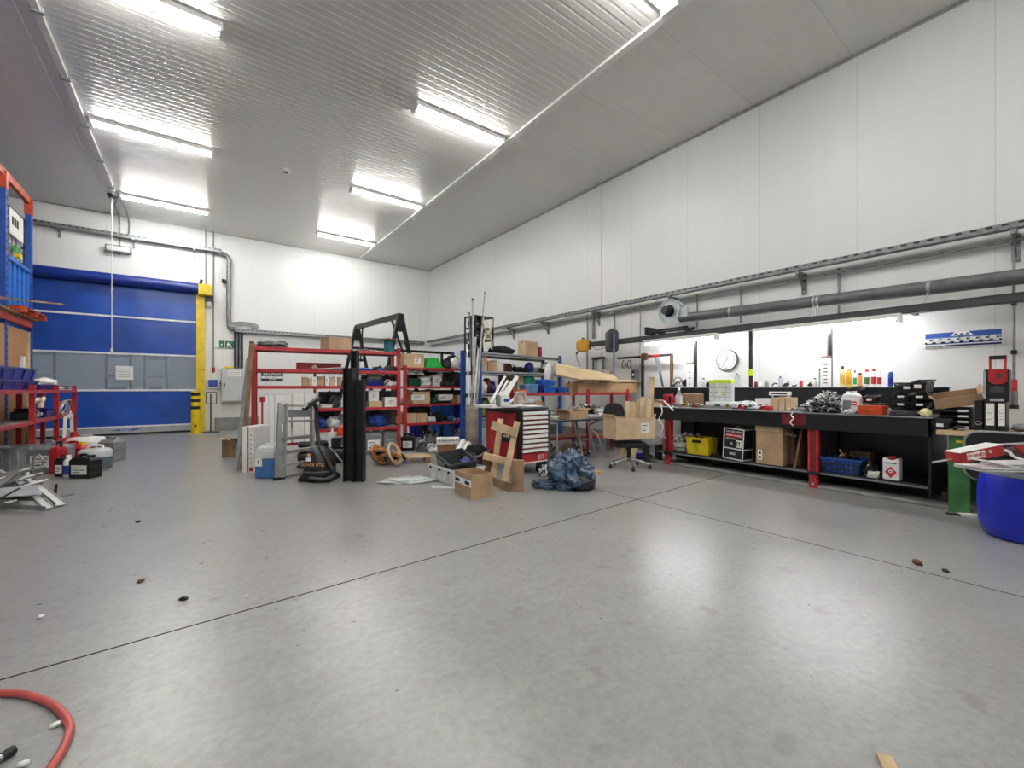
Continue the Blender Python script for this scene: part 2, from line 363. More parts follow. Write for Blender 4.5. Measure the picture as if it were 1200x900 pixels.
m = MB(LGREY); m.bx(DX0+.05, Y1-.14, .05, DX1-.03, Y1-.05, .22); m.use(WHITE); m.bx(DX0+.05, Y1-.145, .19, DX1-.03, Y1-.05, .225); m.use(RUBBER); m.bx(DX0+.05, Y1-.12, 0.005, DX1-.03, Y1-.06, .05)
bb = m.done('bottom_beam', door)
m = MB(BINK); px = at(148, 507, Y=Y1-.15).x; m.prism([(px-.3, .115), (px-.12, .15), (px+.3, .15), (px+.12, .10)], Y1-.146, Y1-.144); m.done('badge', bb)
text(bb, 'DYNACO', (px, Y1-.148, .126), .05, WINK)
gl, nt, b, L = nodes('clear_pvc'); b.inputs['Base Color'].default_value = (.5, .58, .68, 1); b.inputs['Roughness'].default_value = .08; b.inputs['Alpha'].default_value = .28
m = MB(gl); m.bx(DX0+.05, Y1-.096, 1.12, DX1-.03, Y1-.09, 1.98); m.done('window_strip', door)
m = MB(mat('roller_blue', '0b2c86', .35)); m.cyl((DX0-.1, Y1-.24, DZ+.06), (DX1+.02, Y1-.24, DZ+.06), .13, n=20); m.done('roller', door)
for x in (DX1+.04, DX0-.04):
    m = MB(YELLOW); m.bx(x-.1, Y1-.2, 0, x+.08, Y1, DZ-.08); m.use(AMBER); m.bx(x-.1, Y1-.205, 1.62, x+.08, Y1-.2, 1.66); m.bx(x-.03, Y1-.205, 0.02, x-.025, Y1-.2, DZ-.1); m.done('side_guide', door, .01)
m = MB(YELLOW); m.bx(DX1-.02, Y1-.42, DZ-.12, DX1+.28, Y1, DZ+.16); mt = m.done('motor_housing', door, .015)
m = MB(BLACK); m.cyl((DX1+.0, Y1-.25, DZ+.0), (DX1-.0+.05, Y1-.25, DZ+.3), .03); m.done('cap', mt)
nt_ = thing('paper_note', 'white paper note taped to the clear window of the blue door', 'note', at(146, 437, Y=Y1-.13))
m = MB(PAPER); m.bx(-.16, 0, -.17, .16, .003, .17); m.use(LGREY); [m.bx(-.12, -.001, z, .12, 0, z+.015) for z in (-.1, -.04, .02, .08)]; m.done('sheet', nt_)
# yellow bollard with black bands
bo = thing('bollard', 'yellow bollard with black bands guarding the right side of the blue door', 'bollard', (fl(229, 508).x, fl(229, 508).y, 0))
m = MB(YELLOW); m.cyl((0,0,0), (0,0,1.08), .095, n=20); m.done('post', bo)
for z in (.62, .8, .96):
    m = MB(BLACK); m.cyl((0,0,z), (0,0,z+.075), .098, n=20); m.done('band', bo)
m = MB(YELLOW); m.box((0,0,.01), (.28,.28,.02)); m.done('base_plate', bo, .004)
m = MB(BLACK); m.box((0, -.1, .2), (.05,.01,.06)); m.done('sticker', bo)

# ---------------------------------------------------------------- ceiling fittings
TUBE = emit('fluorescent_tube', 'fffdf8', 56.0)
def batten(x, y, z, label, group, length=1.58, dirx=True, cover=True, name='ceiling_light', w=.21, tubes=2, m_=None):
    t = thing(name, label, 'ceiling light' if name == 'ceiling_light' else 'light', (x, y, z), 0 if dirx else -PI/2, group)
    m = MB(WHITE); m.fru(-.05, length, w*.85, 0, length, w, 0, 0); m.bx(-length/2-.01, -w/2, -.095, -length/2+.02, w/2, 0); m.bx(length/2-.02, -w/2, -.095, length/2+.01, w/2, 0); m.done('housing', t, .003)
    for k in range(tubes):
        yy = 0 if tubes == 1 else (-.038, .038)[k]
        m = MB(m_ or TUBE); m.cyl((-length/2+.04, yy, -.07), (length/2-.04, yy, -.07), .016, n=10); tb = m.done('tube', t)
        for s in (-1, 1):
            m = MB(ALU); m.cyl((s*(length/2-.02), yy, -.075), (s*(length/2-.045), yy, -.075), .0168, n=10); m.done('end_cap', tb)
    return t
YR = [12.5, 9.28, 6.0, 2.75, -.5, -3.75]
place = ['farthest back, nearest the blue door wall', 'second from the back wall', 'third from the back wall', 'fourth from the back wall', 'fifth from the back wall', 'sixth from the back wall']
for i, y in enumerate(YR):
    batten(3.42, y, ZC, 'twin tube ceiling light of the right row, ' + place[i], 'twin tube lights on the ribbed ceiling')
    batten(-.55, y+.1, ZC, 'twin tube ceiling light of the left row, ' + place[i], 'twin tube lights on the ribbed ceiling')
# conduit tray along the left row and cover strip along the right row
m = MB(WHITE); m.bx(-1.47, Y0, ZC-.05, -1.40, 12.7, ZC)
t = m.done('cable_duct'); tag(t, 'white cable duct on the ceiling beside the left row of lights', 'cable duct')
for k in range(14):
    m = MB(LGREY); y = Y0+.8+k*1.3; m.bx(-1.49, y-.03, ZC-.056, -1.38, y+.03, ZC); m.done('clip', t)
m = MB(WHITE); m.tube([(-1.62, y, ZC-.012+.0*y) for y in (Y0+.1, 0, 6, 12.4)], .012)
one(m, 'cable_conduit', 'thin white conduit on the ceiling just left of the white cable duct', 'conduit')
m = MB(WHITE); m.bx(4.27, Y0, ZC-.035, 4.36, Y1-.02, ZC); t = m.done('ceiling_cover_strip'); tag(t, 'long white cover strip on the ceiling along the right row of lights', 'cover strip')
sd = at(335, 199, Z=ZC)
t = thing('smoke_detector', 'small round white smoke detector on the ceiling between the light rows', 'detector', (sd.x, sd.y, ZC))
m = MB(WHITE); m.lathe([(.05,-.05),(.075,-.035),(.085,-.0)], 24); m.done('housing', t)
m = MB(DGREY); m.lathe([(.02,-.062),(.045,-.05)], 16); m.done('sensor', t)
jb = at(131, 231, Z=ZC-.06)
t = thing('junction_box', 'small grey junction box on the ceiling with cables above the door', 'junction box', (jb.x, jb.y, ZC))
m = MB(DGREY); m.bx(-.07,-.07,-.07,.07,.07,0); m.done('housing', t, .006)
pc = thing('ceiling_pull', 'long thin white pull cord hanging from the ceiling before the door', 'pull cord', (jb.x, jb.y, ZC-.07))
m = MB(WHITE); m.tube([(0,0,0),(0,0,-3.3)], .009, 6); m.done('cord', pc)
m = MB(WHITE); m.lathe([(.012,-3.42),(.03,-3.4),(.03,-3.36),(.01,-3.3)], 12); m.done('grip', pc)
for a, b2, lb in ((140, 0, 'left'), (151, 0, 'right')):
    p = at(a, 262, Y=Y1-.06)
    m = MB(GALV); m.tube(curve([(jb.x+.1, jb.y, ZC-.02), (p.x, (jb.y+p.y)/2, ZC-.03), (p.x, p.y, ZC-.12), (p.x, p.y, 4.93 if lb == 'right' else 4.42)], 6), .016)
    one(m, 'cable_conduit', 'grey conduit dropping from the ceiling box above the door, the %s one of the pair' % lb, 'conduit')
# back wall tray
def cable_tray(pts, name, label, w=.13, h=.09, up=(0,0,1), step=None, cat='cable tray', brk=(), side=None):
    t = thing(name, label, cat)
    m = MB(GALV); [m.bar(a, b, w, .01, up) for a, b in zip(pts, pts[1:])]; m.done('tray_floor', t)
    for k in (-1, 1):
        m = MB(GALV)
        for a, b in zip(pts, pts[1:]):
            a, b = Vector(a), Vector(b); ax = (b-a).normalized(); sd = ax.cross(Vector(up)).normalized()*(w/2*k); o = Vector(up)*(h/2)
            m.bar(a+sd+o, b+sd+o, .008, h, up); n = int((b-a).length/.11)
            m.use(DSTEEL)
            for i in range(n): q = a + ax*(i+.5)*.11 + sd*1.06 + o*1.35; m.bar(q, q+ax*.05, .008, .022, up)
            m.use(GALV)
        m.done('side_rail', t)
    return t
zt = 4.84
cable_tray([(X0+.1, Y1-.12, zt), (.55, Y1-.12, zt)], 'cable_tray', 'perforated galvanised cable tray on the back wall above the blue door')
t = thing('cable_pipe', 'grey pipe bending down from the tray beside the green exit sign', 'pipe')
m = MB(GALV); cx = at(268, 340, Y=Y1-.07).x; m.tube(curve([(cx-.35, Y1-.1, zt+.0), (cx-.12, Y1-.1, zt-.01), (cx, Y1-.1, zt-.15), (cx, Y1-.1, zt-.5), (cx, Y1-.1, 2.98), (cx+.06, Y1-.1, 2.82), (cx+.25, Y1-.1, 2.78), (cx+.6, Y1-.1, 2.78)], 6), .055, 12); m.done('pipe', t)
m = MB(DSTEEL); m.bx(cx-.14, Y1-.1, 4.05, cx+.02, Y1, 4.12); m.done('bracket', t); m = MB(DSTEEL); m.cyl((cx-.16, Y1-.12, 4.09), (cx-.08, Y1-.12, 4.09), .05); m.done('knob', t)
cable_tray([(cx+.15, Y1-.1, 2.72), (X1-.25, Y1-.1, 2.72)], 'cable_tray', 'perforated cable tray running along the back wall behind the red shelves')
for x in (-3.9, -2.55, -1.25, -.05):
    m = MB(GALV); m.bx(x-.02, Y1-.22, zt-.05, x+.02, Y1, zt-.01); m.bx(x-.02, Y1-.03, zt-.2, x+.02, Y1, zt+.1); one(m, 'tray_bracket', 'small galvanised bracket carrying the cable tray above the door', 'bracket', group='brackets of the tray above the door')
m = MB(DSTEEL); 
coil = thing('cable_bundle', 'loose bundle of grey cables looped where the wall pipe turns right', 'cables')
for k in range(5):
    m = MB(LGREY); z = 2.86+.012*k; m.tube([(cx+.35+math.cos(a)*(.24+.03*k), Y1-.14-.02*math.sin(a*2), z+math.sin(a)*(.05+.012*k)) for a in [2*PI*i/18 for i in range(18)]], .014, 6, True); m.done('cable', coil)
m = MB(GREY)
vb = thing('cable_drop', 'row of dark vertical conduits entering the top of the grey cabinet', 'conduits')
for k in range(5):
    x = at(275+k*2.2, 400, Y=Y1-.06).x
    m = MB(GREY if k % 2 else DSTEEL); m.tube([(x, Y1-.08, 1.6), (x, Y1-.08, 2.72)], .018); m.done('conduit', vb)
# emergency light on rods
p = at(139, 292, Y=Y1-.12)
t = thing('emergency_light', 'small white rectangular emergency light hung above the blue door', 'emergency light', p)
m = MB(GREY); m.bx(-.24,-.05,-.08,.24,.05,.08); m.done('housing', t, .008)
m = MB(WHITE); m.bx(-.21,-.056,-.055,.21,-.05,.055); m.done('diffuser', t)
# exit sign
p = at(261.5, 403.5, Y=Y1-.01)
GREENS = mat('exit_green', '0d6b4a', .5, var=.04)
t = thing('exit_sign', 'green and white emergency exit sign on the back wall', 'exit sign', p)
m = MB(WHITE); m.bx(-.26,-.012,-.1,.26,0,.1); m.done('panel', t)
m = MB(GREENS); m.bx(-.09,-.015,-.095,.02,-.012,.095); m.bx(.04,-.015,-.095,.25,-.012,.095)
m.use(WINK); m.lathe([(.0,0),(.0,0)], 8) if 0 else None
m.prism([(-.055,-.03),(-.035,.03),(-.015,-.03)][::1], -.017, -.015)
for poly in ([(.10,.06),(.13,.06),(.13,.03),(.10,.03)], [(.07,.02),(.17,.03),(.17,.0),(.09,-.01)], [(.11,0),(.14,0),(.11,-.07),(.08,-.07)], [(.13,0),(.16,-.01),(.2,-.06),(.17,-.07)]): m.prism(poly, -.017, -.015)
m.done('pictogram', t)
# cabinet, control box
p0 = at(259.5, 471, Y=Y1-.26); p1 = at(285, 432, Y=Y1-.26)
t = thing('electrical_cabinet', 'light grey steel electrical cabinet mounted on the back wall', 'cabinet', ((p0.x+p1.x)/2, Y1, p0.z)); w = p1.x-p0.x; h = p1.z-p0.z
CABG = mat('cabinet_grey', 'c3c7c6', .5, var=.05)
m = MB(CABG); m.bx(-w/2,-.25,0,w/2,0,h); m.done('body', t, .01)
m = MB(CABG); m.bx(-w/2+.02,-.27,.03,w/2-.02,-.25,h-.03); dr = m.done('door', t, .006)
m = MB(BLACK); m.bx(-w/2+.05,-.285,h*.45,-w/2+.08,-.27,h*.55); m.done('lock', dr)
m = MB(PAPER); m.bx(-w*.2,-.274,h*.76,w*.42,-.27,h*.93); m.use(LGREY); [m.bx(-w*.15,-.276,h*z,w*.35,-.274,h*z+.02) for z in (.8,.86)]; m.done('label', dr)
m = MB(YELLOW); m.bx(-w*.36,-.26,h+.001,w*.05,-.1,h+.05); m.done('warning_tape', t)
p = at(252, 449, Y=Y1-.1)
t = thing('door_control', 'small blue and white control box beside the yellow door guide', 'control box', (p.x, Y1, p.z))
m = MB(WHITE); m.bx(-.17,-.1,-.14,.2,0,.12); m.done('housing', t, .01)
m = MB(BINK); m.bx(-.15,-.106,-.1,.06,-.1,.09); m.done('display', t)
m = MB(DGREY); [m.cyl((.12,-.115,z),(.12,-.1,z),.025) for z in (-.06,0,.06)]; m.done('button', t)
p = at(250, 452, Y=Y1-.04)
t = thing('cable_drop', 'thin vertical conduit with a plug ending above the door control box', 'conduit')
m = MB(GREY); x = at(250,400,Y=Y1-.04).x; m.tube([(x, Y1-.04, ZC), (x, Y1-.04, 1.72)], .014); m.done('conduit', t)
m = MB(WHITE); m.bx(x-.05, Y1-.09, 1.42, x+.05, Y1, 1.58); m.use(RED); m.cyl((x, Y1-.06, 1.56),(x, Y1-.06, 1.72), .035); m.done('plug', t, .004)
m = MB(GREY); x = at(241,300,Y=Y1-.04).x; m.tube([(x, Y1-.04, ZC), (x, Y1-.04, 3.95)], .012); one(m, 'cable_conduit', 'thin conduit running up from the yellow door motor to the ceiling', 'conduit')
p = at(244.5, 353, Y=Y1-.12)
t = thing('plug_socket', 'dark grey plug socket hanging below the yellow door motor', 'socket', p)
m = MB(DGREY); m.bx(-.08,-.06,-.02,.1,.08,.16); m.done('housing', t, .01); m = MB(WHITE); m.lathe([(.05,-.16),(.075,-.1),(.06,-.02)],16); m.done('lamp', t)
# stand with small frame
b0 = fl(247, 507)
t = thing('metal_stand', 'thin black metal stand with a small rectangular frame beside the yellow guide', 'stand', (b0.x, b0.y, 0))
m = MB(BLACK); m.cyl((0,0,0),(0,0,.02),.2,n=20); m.done('base', t); m = MB(BLACK); m.cyl((0,0,.02),(0,0,1.0),.016); m.done('pole', t)
m = MB(DGREY); [m.bar(a, b, .02, .02) for a, b in (((-.1,0,.75),(.12,0,.75)),((.12,0,.75),(.12,0,1.05)),((.12,0,1.05),(-.1,0,1.05)),((-.1,0,1.05),(-.1,0,.75)))]; m.done('frame', t)
# sign on the back wall
p = at(319, 441, Y=Y1-.012); sw = .56
t = thing('wall_sign', 'dark blue and white lettered sign on the back wall seen through the red shelf', 'sign', p)
SGN = mat('sign_navy', '1c1b33', .4, var=.03)
m = MB(SGN); m.bx(-sw/2,-.01,-.13,sw/2,0,.13); m.done('panel', t); m = MB(WINK); m.bx(-sw/2+.01,-.013,-.065,sw/2-.01,-.01,.0); m.done('stripe', t)
text(t, 'BELMER', (0,-.014,.062), .13, WINK, sx=1.05); text(t, 'SECURITY', (0,-.016,-.032), .05, SGN, sx=1.6); text(t, 'SYSTEM', (0,-.014,-.097), .05, WINK)
# small pits and scratches in the concrete
rnd = random.Random(31)
m = MB(mat('floor_pit', '6b6965', .8, var=.3, scale=20))
for k in range(170):
    x, y = rnd.uniform(-1.5, 5.4), rnd.uniform(.4, 7.0); r = rnd.uniform(.002, .006)*(1+.25*y)
    n = 7; a0 = rnd.random()*6
    m.add([(x+r*(.6+.6*rnd.random())*math.cos(a0+2*PI*i/n)*1.5, y+r*(.5+.6*rnd.random())*math.sin(a0+2*PI*i/n), .0012) for i in range(n)], [tuple(range(n))])
tag(m.done('floor_pits'), kind='structure')
# ================================================================ generic makers (each returns one thing with its parts)
def carton(label, s, open_=False, m_=None, stick=None, group=None, stick_w=None, name='cardboard_box', cat='box', tape=True, band=None, gap=None, flaps=True):
    w, d, h = s['w'], s['d'], s['h']; m_ = m_ or CARD
    t = thing(name, label, cat, s['loc'], s['rz'], group)
    if open_:
        m = MB(m_).tray(w, d, h, .008); m.use(CARDIN); m.bx(-w/2+.01,-d/2+.01,.009,w/2-.01,d/2-.01,.012); b = m.done('body', t)
        f = min(w, d)*.38; k = open_ if isinstance(open_, (int, float)) and not isinstance(open_, bool) else .5
        for sx in (-1, 1) if flaps else ():
            m = MB(m_); x = sx*w/2; m.add([(x,-d/2,h),(x,d/2,h),(x+sx*f*k,d/2,h+f*(.35)),(x+sx*f*k,-d/2,h+f*.35)], [(0,1,2,3)])
            o = m.done('flap', t); sm = o.modifiers.new('thick', 'SOLIDIFY'); sm.thickness = .006
    else:
        m = MB(m_).bx(-w/2,-d/2,0,w/2,d/2,h); m.use(CARDIN); m.bx(-w/2-.0008,-.002,h-.0005,w/2+.0008,.002,h+.001); b = m.done('body', t, .006)
        if tape:
            m = MB(TAPE); m.bx(-w/2-.001,-.025,h*.86,-w/2+.01,.025,h); m.bx(w/2-.01,-.025,h*.86,w/2+.001,.025,h); m.bx(-w/2,-.025,h,w/2,.025,h+.0015); m.done('tape', t)
    if stick:
        sw = stick_w or .45; m = MB(PAPER); x = w*(.5-sw)/1.2; m.bx(x-w*sw/2,-d/2-.003,h*.3,x+w*sw/2,-d/2-.0005,h*.75); m.use(INK)
        for k in range(3): m.bx(x-w*sw*.38,-d/2-.004,h*(.38+.12*k),x+w*sw*(.05+.1*k),-d/2-.003,h*(.42+.12*k))
        m.done('sticker', t)
    if band:
        m = MB(PAPER); m.bx(-w/2-.003,-d/2-.003,h*.5,w/2+.003,-d/2-.0005,h*.78); m.bx(-w/2-.003,-d/2-.003,h*.5,-w/2-.0005,d/2,h*.78); m.use(INK)
        for k in (-.32, .28): m.bx(w*k-.05*1,-d/2-.0045,h*.57,w*k+.05,-d/2-.003,h*.71)
        for k in (-.3, .2): m.bx(-w/2-.0045,d*k-.04,h*.57,-w/2-.003,d*k+.04,h*.71)
        m.done('printed_band', t)
    return t
def bin_(label, s, m_=None, group=None, lab=True, cat='storage bin', name='storage_bin', fill=None):
    w, d, h = s['w'], s['d'], s['h']; m_ = m_ or BLACK
    t = thing(name, label, cat, s['loc'], s['rz'], group)
    m = MB(m_).tray(w, d, h, .006, taper=.02, rim=.012, front=h*.72); [m.bx(x-.004,-d/2+.0,.02,x+.004,-d/2+.012,h*.6) for x in (-w*.42, w*.42)]; b = m.done('body', t)
    if lab:
        m = MB(PAPER); m.bx(-w*.2,-d/2-.006,h*.3,w*.2,-d/2+.004,h*.58); m.done('label', t)
    if fill:
        m = MB(fill); random.seed(len(label)); 
        for k in range(9):
            x, y = random.uniform(-.33,.33)*w, random.uniform(-.3,.3)*d; a = random.uniform(0, PI); q = Vector((math.cos(a), math.sin(a), random.uniform(-.2,.3)))*w*.16
            z = h*.55; m.bar((x-q.x,y-q.y,z-q.z),(x+q.x,y+q.y,z+q.z), .02, .012)
        m.done('contents', t)
    return t
def jerry(label, s, m_=None, cap=None, lab=None, liquid=None, group=None, name='jerrycan', cat='jerrycan'):
    w, d, h = s['w'], s['d'], s['h']; m_ = m_ or GREY
    t = thing(name, label, cat, s['loc'], s['rz'], group)
    m = MB(m_); m.fru(0, w*.94, d*.94, h*.04, w, d); m.fru(h*.04, w, d, h*.78, w, d); m.fru(h*.78, w, d, h*.9, w*.8, d*.62)
    for z in (.2, .5): m.bx(-w/2-.004,-d/2-.004,h*z,w/2+.004,d/2+.004,h*z+.012)
    m.done('body', t, min(w, d)*.08, 3)
    m = MB(m_); m.tube(curve([(-w*.26,0,h*.86),(-w*.24,0,h*.98),(-w*.1,0,h*1.0),(w*.06,0,h*.99),(w*.1,0,h*.88)], 4), min(.018, w*.07), 8); m.done('handle', t)
    m = MB(cap or m_); m.cyl((w*.3,0,h*.88),(w*.3,0,h*1.0), min(.035, w*.13), n=14); m.done('cap', t)
    if lab:
        m = MB(lab if lab is not True else PAPER); m.bx(-w*.36,-d/2-.005,h*.18,w*.36,-d/2-.001,h*.58); m.use(INK); [m.bx(-w*.3,-d/2-.006,h*z,w*(.05+.2*(i%2)),-d/2-.005,h*z+h*.03) for i, z in enumerate((.26,.36,.46))]; m.done('label', t)
    return t
def bottle(label, s, m_, cap=None, lab=None, r=None, neck=.35, group=None, name='bottle', cat='bottle', cone=.78):
    h = s['h']; r = r or s['w']/2
    t = thing(name, label, cat, s['loc'], s['rz'], group)
    m = MB(m_); m.lathe([(r*.85,0),(r,h*.03),(r,h*cone*.9),(r*.8,h*cone),(r*neck,h*.86),(r*neck,h*.9)], 18); m.done('body', t)
    m = MB(cap or BLACK); m.lathe([(r*neck*1.15,h*.86),(r*neck*1.15,h*.99),(r*neck*.9,h)], 14); m.done('cap', t)
    if lab:
        m = MB(lab); m.lathe([(r*1.015,h*.14),(r*1.015,h*.55)], 18); m.done('label', t)
    return t
def crate(label, s, m_=None, group=None, name='plastic_crate', cat='crate', ribs=6, fill=None):
    w, d, h = s['w'], s['d'], s['h']; m_ = m_ or GREY
    t = thing(name, label, cat, s['loc'], s['rz'], group)
    m = MB(m_).tray(w, d, h, .01, taper=.025, rim=.02)
    for k in range(ribs):
        x = -w*.44+w*.88*k/(ribs-1); m.bar((x*.95,-d/2+.02,.01),(x,-d/2-.004,h-.03), .012, .012)
        m.bar((x*.95,d/2-.02,.01),(x,d/2+.004,h-.03), .012, .012)
    for k in range(4):
        y = -d*.4+d*.8*k/3; m.bar((-w/2+.02,y*.95,.01),(-w/2-.004,y,h-.03), .012, .012)
    m.done('body', t)
    for sx in (-1, 1):
        m = MB(BLACK); m.bx(sx*w/2-.008 if sx > 0 else sx*w/2-.014,-.06,h*.62,sx*w/2+.014 if sx > 0 else sx*w/2+.008,.06,h*.78); m.done('handle', t)
    return t
def junk(label, s, m_=None, m2=None, seed=1, n=9, name='machine_part', cat='machine part', group=None):
    """a lump of small hardware: motor drum, housing, brackets and leads, each its own part"""
    w, d, h = s['w'], s['d'], s['h']; m_ = m_ or DSTEEL; m2 = m2 or STEEL; rnd = random.Random(seed)
    t = thing(name, label, cat, s['loc'], s['rz'], group)
    m = MB(m_); m.bx(-w*.45,-d*.35,0,w*.2,d*.35,h*.5); m.fru(h*.5,w*.55,d*.6,h*.7,w*.3,d*.4,-w*.12); m.done('housing', t, min(w,d,h)*.06)
    m = MB(m2); r = h*.28; m.cyl((w*.0,-d*.42,h*.35),(w*.0,d*.4,h*.35), r, n=16); m.cyl((w*.28,-d*.3,h*.25),(w*.48,-d*.3,h*.25), r*.7, n=14); m.done('motor', t)
    m = MB(m_)
    for k in range(n):
        a = Vector((rnd.uniform(-.48,.48)*w, rnd.uniform(-.4,.4)*d, rnd.uniform(.05,.6)*h)); b = a+Vector((rnd.uniform(-.3,.3)*w, rnd.uniform(-.2,.2)*d, rnd.uniform(.1,.4)*h))
        b.x = max(-w/2, min(w/2, b.x)); b.z = min(b.z, h); m.use(m_ if k % 2 else m2); m.bar(a, b, .018*max(1, h/.3), .012)
    m.done('bracket', t)
    m = MB(RUBBER); m.tube(curve([(-w*.45,-d*.4,.02),(-w*.2,-d*.45,h*.4),(w*.15,-d*.42,h*.6),(w*.42,-d*.38,.03)], 5), max(.008, h*.03), 7); m.done('lead', t)
    return t
def heap(label, s, m_, seed=1, amp=.35, name='cloth_heap', cat='cloth', freq=1.8, group=None, kids=None, ridge=True):
    t = MB(m_).blob((0,0,s['h']*.42), (s['w']/2,s['d']/2,s['h']*.55), seed, amp, freq, 18, flat=0.0, ridge=ridge)
    return one(t, name, label, cat, s['loc'], s['rz'], group)
def papers(label, s, seed=1, n=6, m_=None, name='paper_stack', cat='papers', group=None):
    rnd = random.Random(seed); t = thing(name, label, cat, s['loc'], s['rz'], group); z = 0; hh = s['h']/n
    for k in range(n):
        m = MB((m_ or PAPER) if k % 3 else LGREY); a = rnd.uniform(-.35,.35); m.at((rnd.uniform(-.06,.06)*s['w'], rnd.uniform(-.05,.05)*s['d'], z), (0,0,a)); m.box((0,0,hh/2), (s['w']*.85,s['d']*.8,hh*.9)); m.done('sheet', t); z += hh
    return t
def coil(label, loc, r, m_, turns=5, tr=.012, rz=0, flat=True, name='cable_coil', cat='cable coil', sq=1.0, seed=3, rot=None, lump=.15):
    rnd = random.Random(seed); t = thing(name, label, cat, loc, rz, rot=rot)
    for k in range(turns):
        rr = r*(1-.07*k*rnd.random()); z = tr*(1+k*1.5); ph = rnd.random()*6
        m = MB(m_); m.tube([(rr*math.cos(a)*sq, rr*math.sin(a), z+lump*tr*4*math.sin(2*a+ph)*(k > 0)) for a in [2*PI*i/22 for i in range(22)]], tr, 6, True); m.done('loop', t)
    return t

# ================================================================ pallet rack on the left
RK = Fr(-2.5, 0, PI/2)         # local x runs along world Y, local y into the rack
rack = thing('pallet_rack', 'tall blue and orange pallet rack at the left edge of the photo', 'pallet rack', (-2.5, 0, 0), PI/2)
for x in (7.7, 10.56, 11.9):
    for y in (0.04, 1.1):
        m = MB(BLUE); m.bx(x-.05, y-.04, 0, x+.05, y+.04, 4.42); m.use(DSTEEL)
        for k in range(34): m.bx(x-.035, y-.043, .3+k*.12, x-.015, y-.039, .34+k*.12); m.bx(x+.015, y-.043, .3+k*.12, x+.035, y-.039, .34+k*.12)
        m.use(ORANGE); m.bx(x-.06, y-.05, 4.42, x+.06, y+.05, 4.7); m.done('upright', rack)
    for z in (.6, 1.7, 2.8, 3.9):
        m = MB(BLUE); m.bar((x,.08,z),(x,1.08,z+.5),.03,.03); m.bar((x,1.08,z+.5),(x,.08,z+1.0) if z < 3.5 else (x,.5,z+.75),.03,.03); m.done('brace', rack)
for y in (0.04, 1.1):
    m = MB(ORANGE); m.bx(7.7, y-.03, 4.62, 11.9, y+.03, 4.74); m.done('beam', rack)
    m = MB(ORANGE); m.bx(7.7, y-.06, 2.28, 11.85, y+.03, 2.40); m.done('beam', rack)
for z in (4.36, 3.98):
    m = MB(BLUE); m.bx(10.56, 1.08, z, 11.9, 1.12, z+.04); m.done('tie_bar', rack)
# board platform + pallets
m = MB(WOOD2); [m.bx(7.6+.16*k, -.1, 2.405, 7.6+.16*k+.12, 1.15, 2.43) for k in range(27)]; o = m.done('wooden_decking', rack)
for j, (x0, lb) in enumerate(((8.3, 'partly outside the left edge'), (10.72, 'between the two blue uprights'))):
    t = thing('pallet', 'reddish pallet under the blue container ' + lb, 'pallet', RK.w(x0+.55, .42, 2.432), PI/2)
    m = MB(ORANGE if j else WOOD2); [m.bx(-.62+k*.25,-.6,.09,-.62+k*.25+.18,.5,.11) for k in range(5)]; m.done('deck_board', t)
    for x in (-.6, 0, .55): m = MB(ORANGE); m.bx(x-.05,-.62,0,x+.05,.5,.09); m.done('runner', t)
    t = thing('steel_container', 'ribbed bright blue container on the pallet rack ' + lb, 'container', RK.w(x0+.55, .5, 2.545), PI/2)
    m = MB(CBLUE).tray(1.12, .9, .84, .02); [m.bx(-.5+k*.25,-.475,.03,-.5+k*.25+.1,-.45,.76) for k in range(5)]; [m.bx(-.585,-.4+k*.28,.03,-.56,-.3+k*.28,.76) for k in range(4)]; m.done('body', t, .008)
    m = MB(CBLUE); m.bx(-.59,-.5,.76,.59,-.44,.84); m.bx(-.59,.4,.76,.59,.46,.84); m.bx(-.6,-.5,.76,-.54,.46,.84); m.bx(.54,-.5,.76,.6,.46,.84); m.done('rim', t, .008)
    t = thing('tank_cage', 'white liquid tank in a steel cage on the pallet rack ' + lb, 'tank', RK.w(x0+.55, .5, 3.39), PI/2)
    m = MB(MILKY); m.rr(.98, .86, .12, -.38, .38, (0, .45)); m.done('tank', t, .02)
    cg = MB(STEEL)
    for z in (.03, .25, .47, .69, .9): [cg.bar(a, b, .02, .02) for a, b in (((-.52,-.42,z),(.52,-.42,z)),((.52,-.42,z),(.52,.42,z)),((.52,.42,z),(-.52,.42,z)),((-.52,.42,z),(-.52,-.42,z)))]
    for k in range(6): cg.bar((-.52+.208*k,-.42,0),(-.52+.208*k,-.42,.91),.018,.018); cg.bar((-.52+.208*k,.42,0),(-.52+.208*k,.42,.91),.018,.018)
    for k in range(5): cg.bar((-.52,-.42+.21*k,0),(-.52,-.42+.21*k,.91),.018,.018); cg.bar((.52,-.42+.21*k,0),(.52,-.42+.21*k,.91),.018,.018)
    cg.done('cage', t)
    m = MB(PAPER); m.bx(-.3,-.44,.42,.4,-.43,.86); m.use(INK); [m.bx(-.2+.12*k,-.445,.6,-.12+.12*k,-.44,.74) for k in range(3)]; m.done('label_sheet', t)
    m = MB(YPL); m.cyl((0,-.43,.1),(0,-.5,.1),.06); m.use(GREEN if j else YPL); m.bx(-.1,-.46,.16,.1,-.43,.26); m.done('tap', t)
t = thing('wooden_strip', 'thin pointed wooden strip sticking out of the pallet rack', 'wooden strip')
p, q = at(-60, 342, X=-2.68), at(76, 357, d=8.2); m = MB(WOOD2); m.bar(p, q+(q-p)*-.06, .05, .03); m.prism([(0,0),(0,0),(0,0)],0,0) if 0 else None; m.done('strip', t); m = MB(WOOD2); m.tube([q+(q-p)*-.06, q], [.03,.004], 4); m.done('tip', t)
OSB = mat('chipboard', 'b98f62', .75, var=.35, scale=38, bump=.25, c2='86603c')
t = thing('chipboard_crate', 'large chipboard crate standing under the pallet rack', 'crate', RK.w(9.9, .56, 0), PI/2)
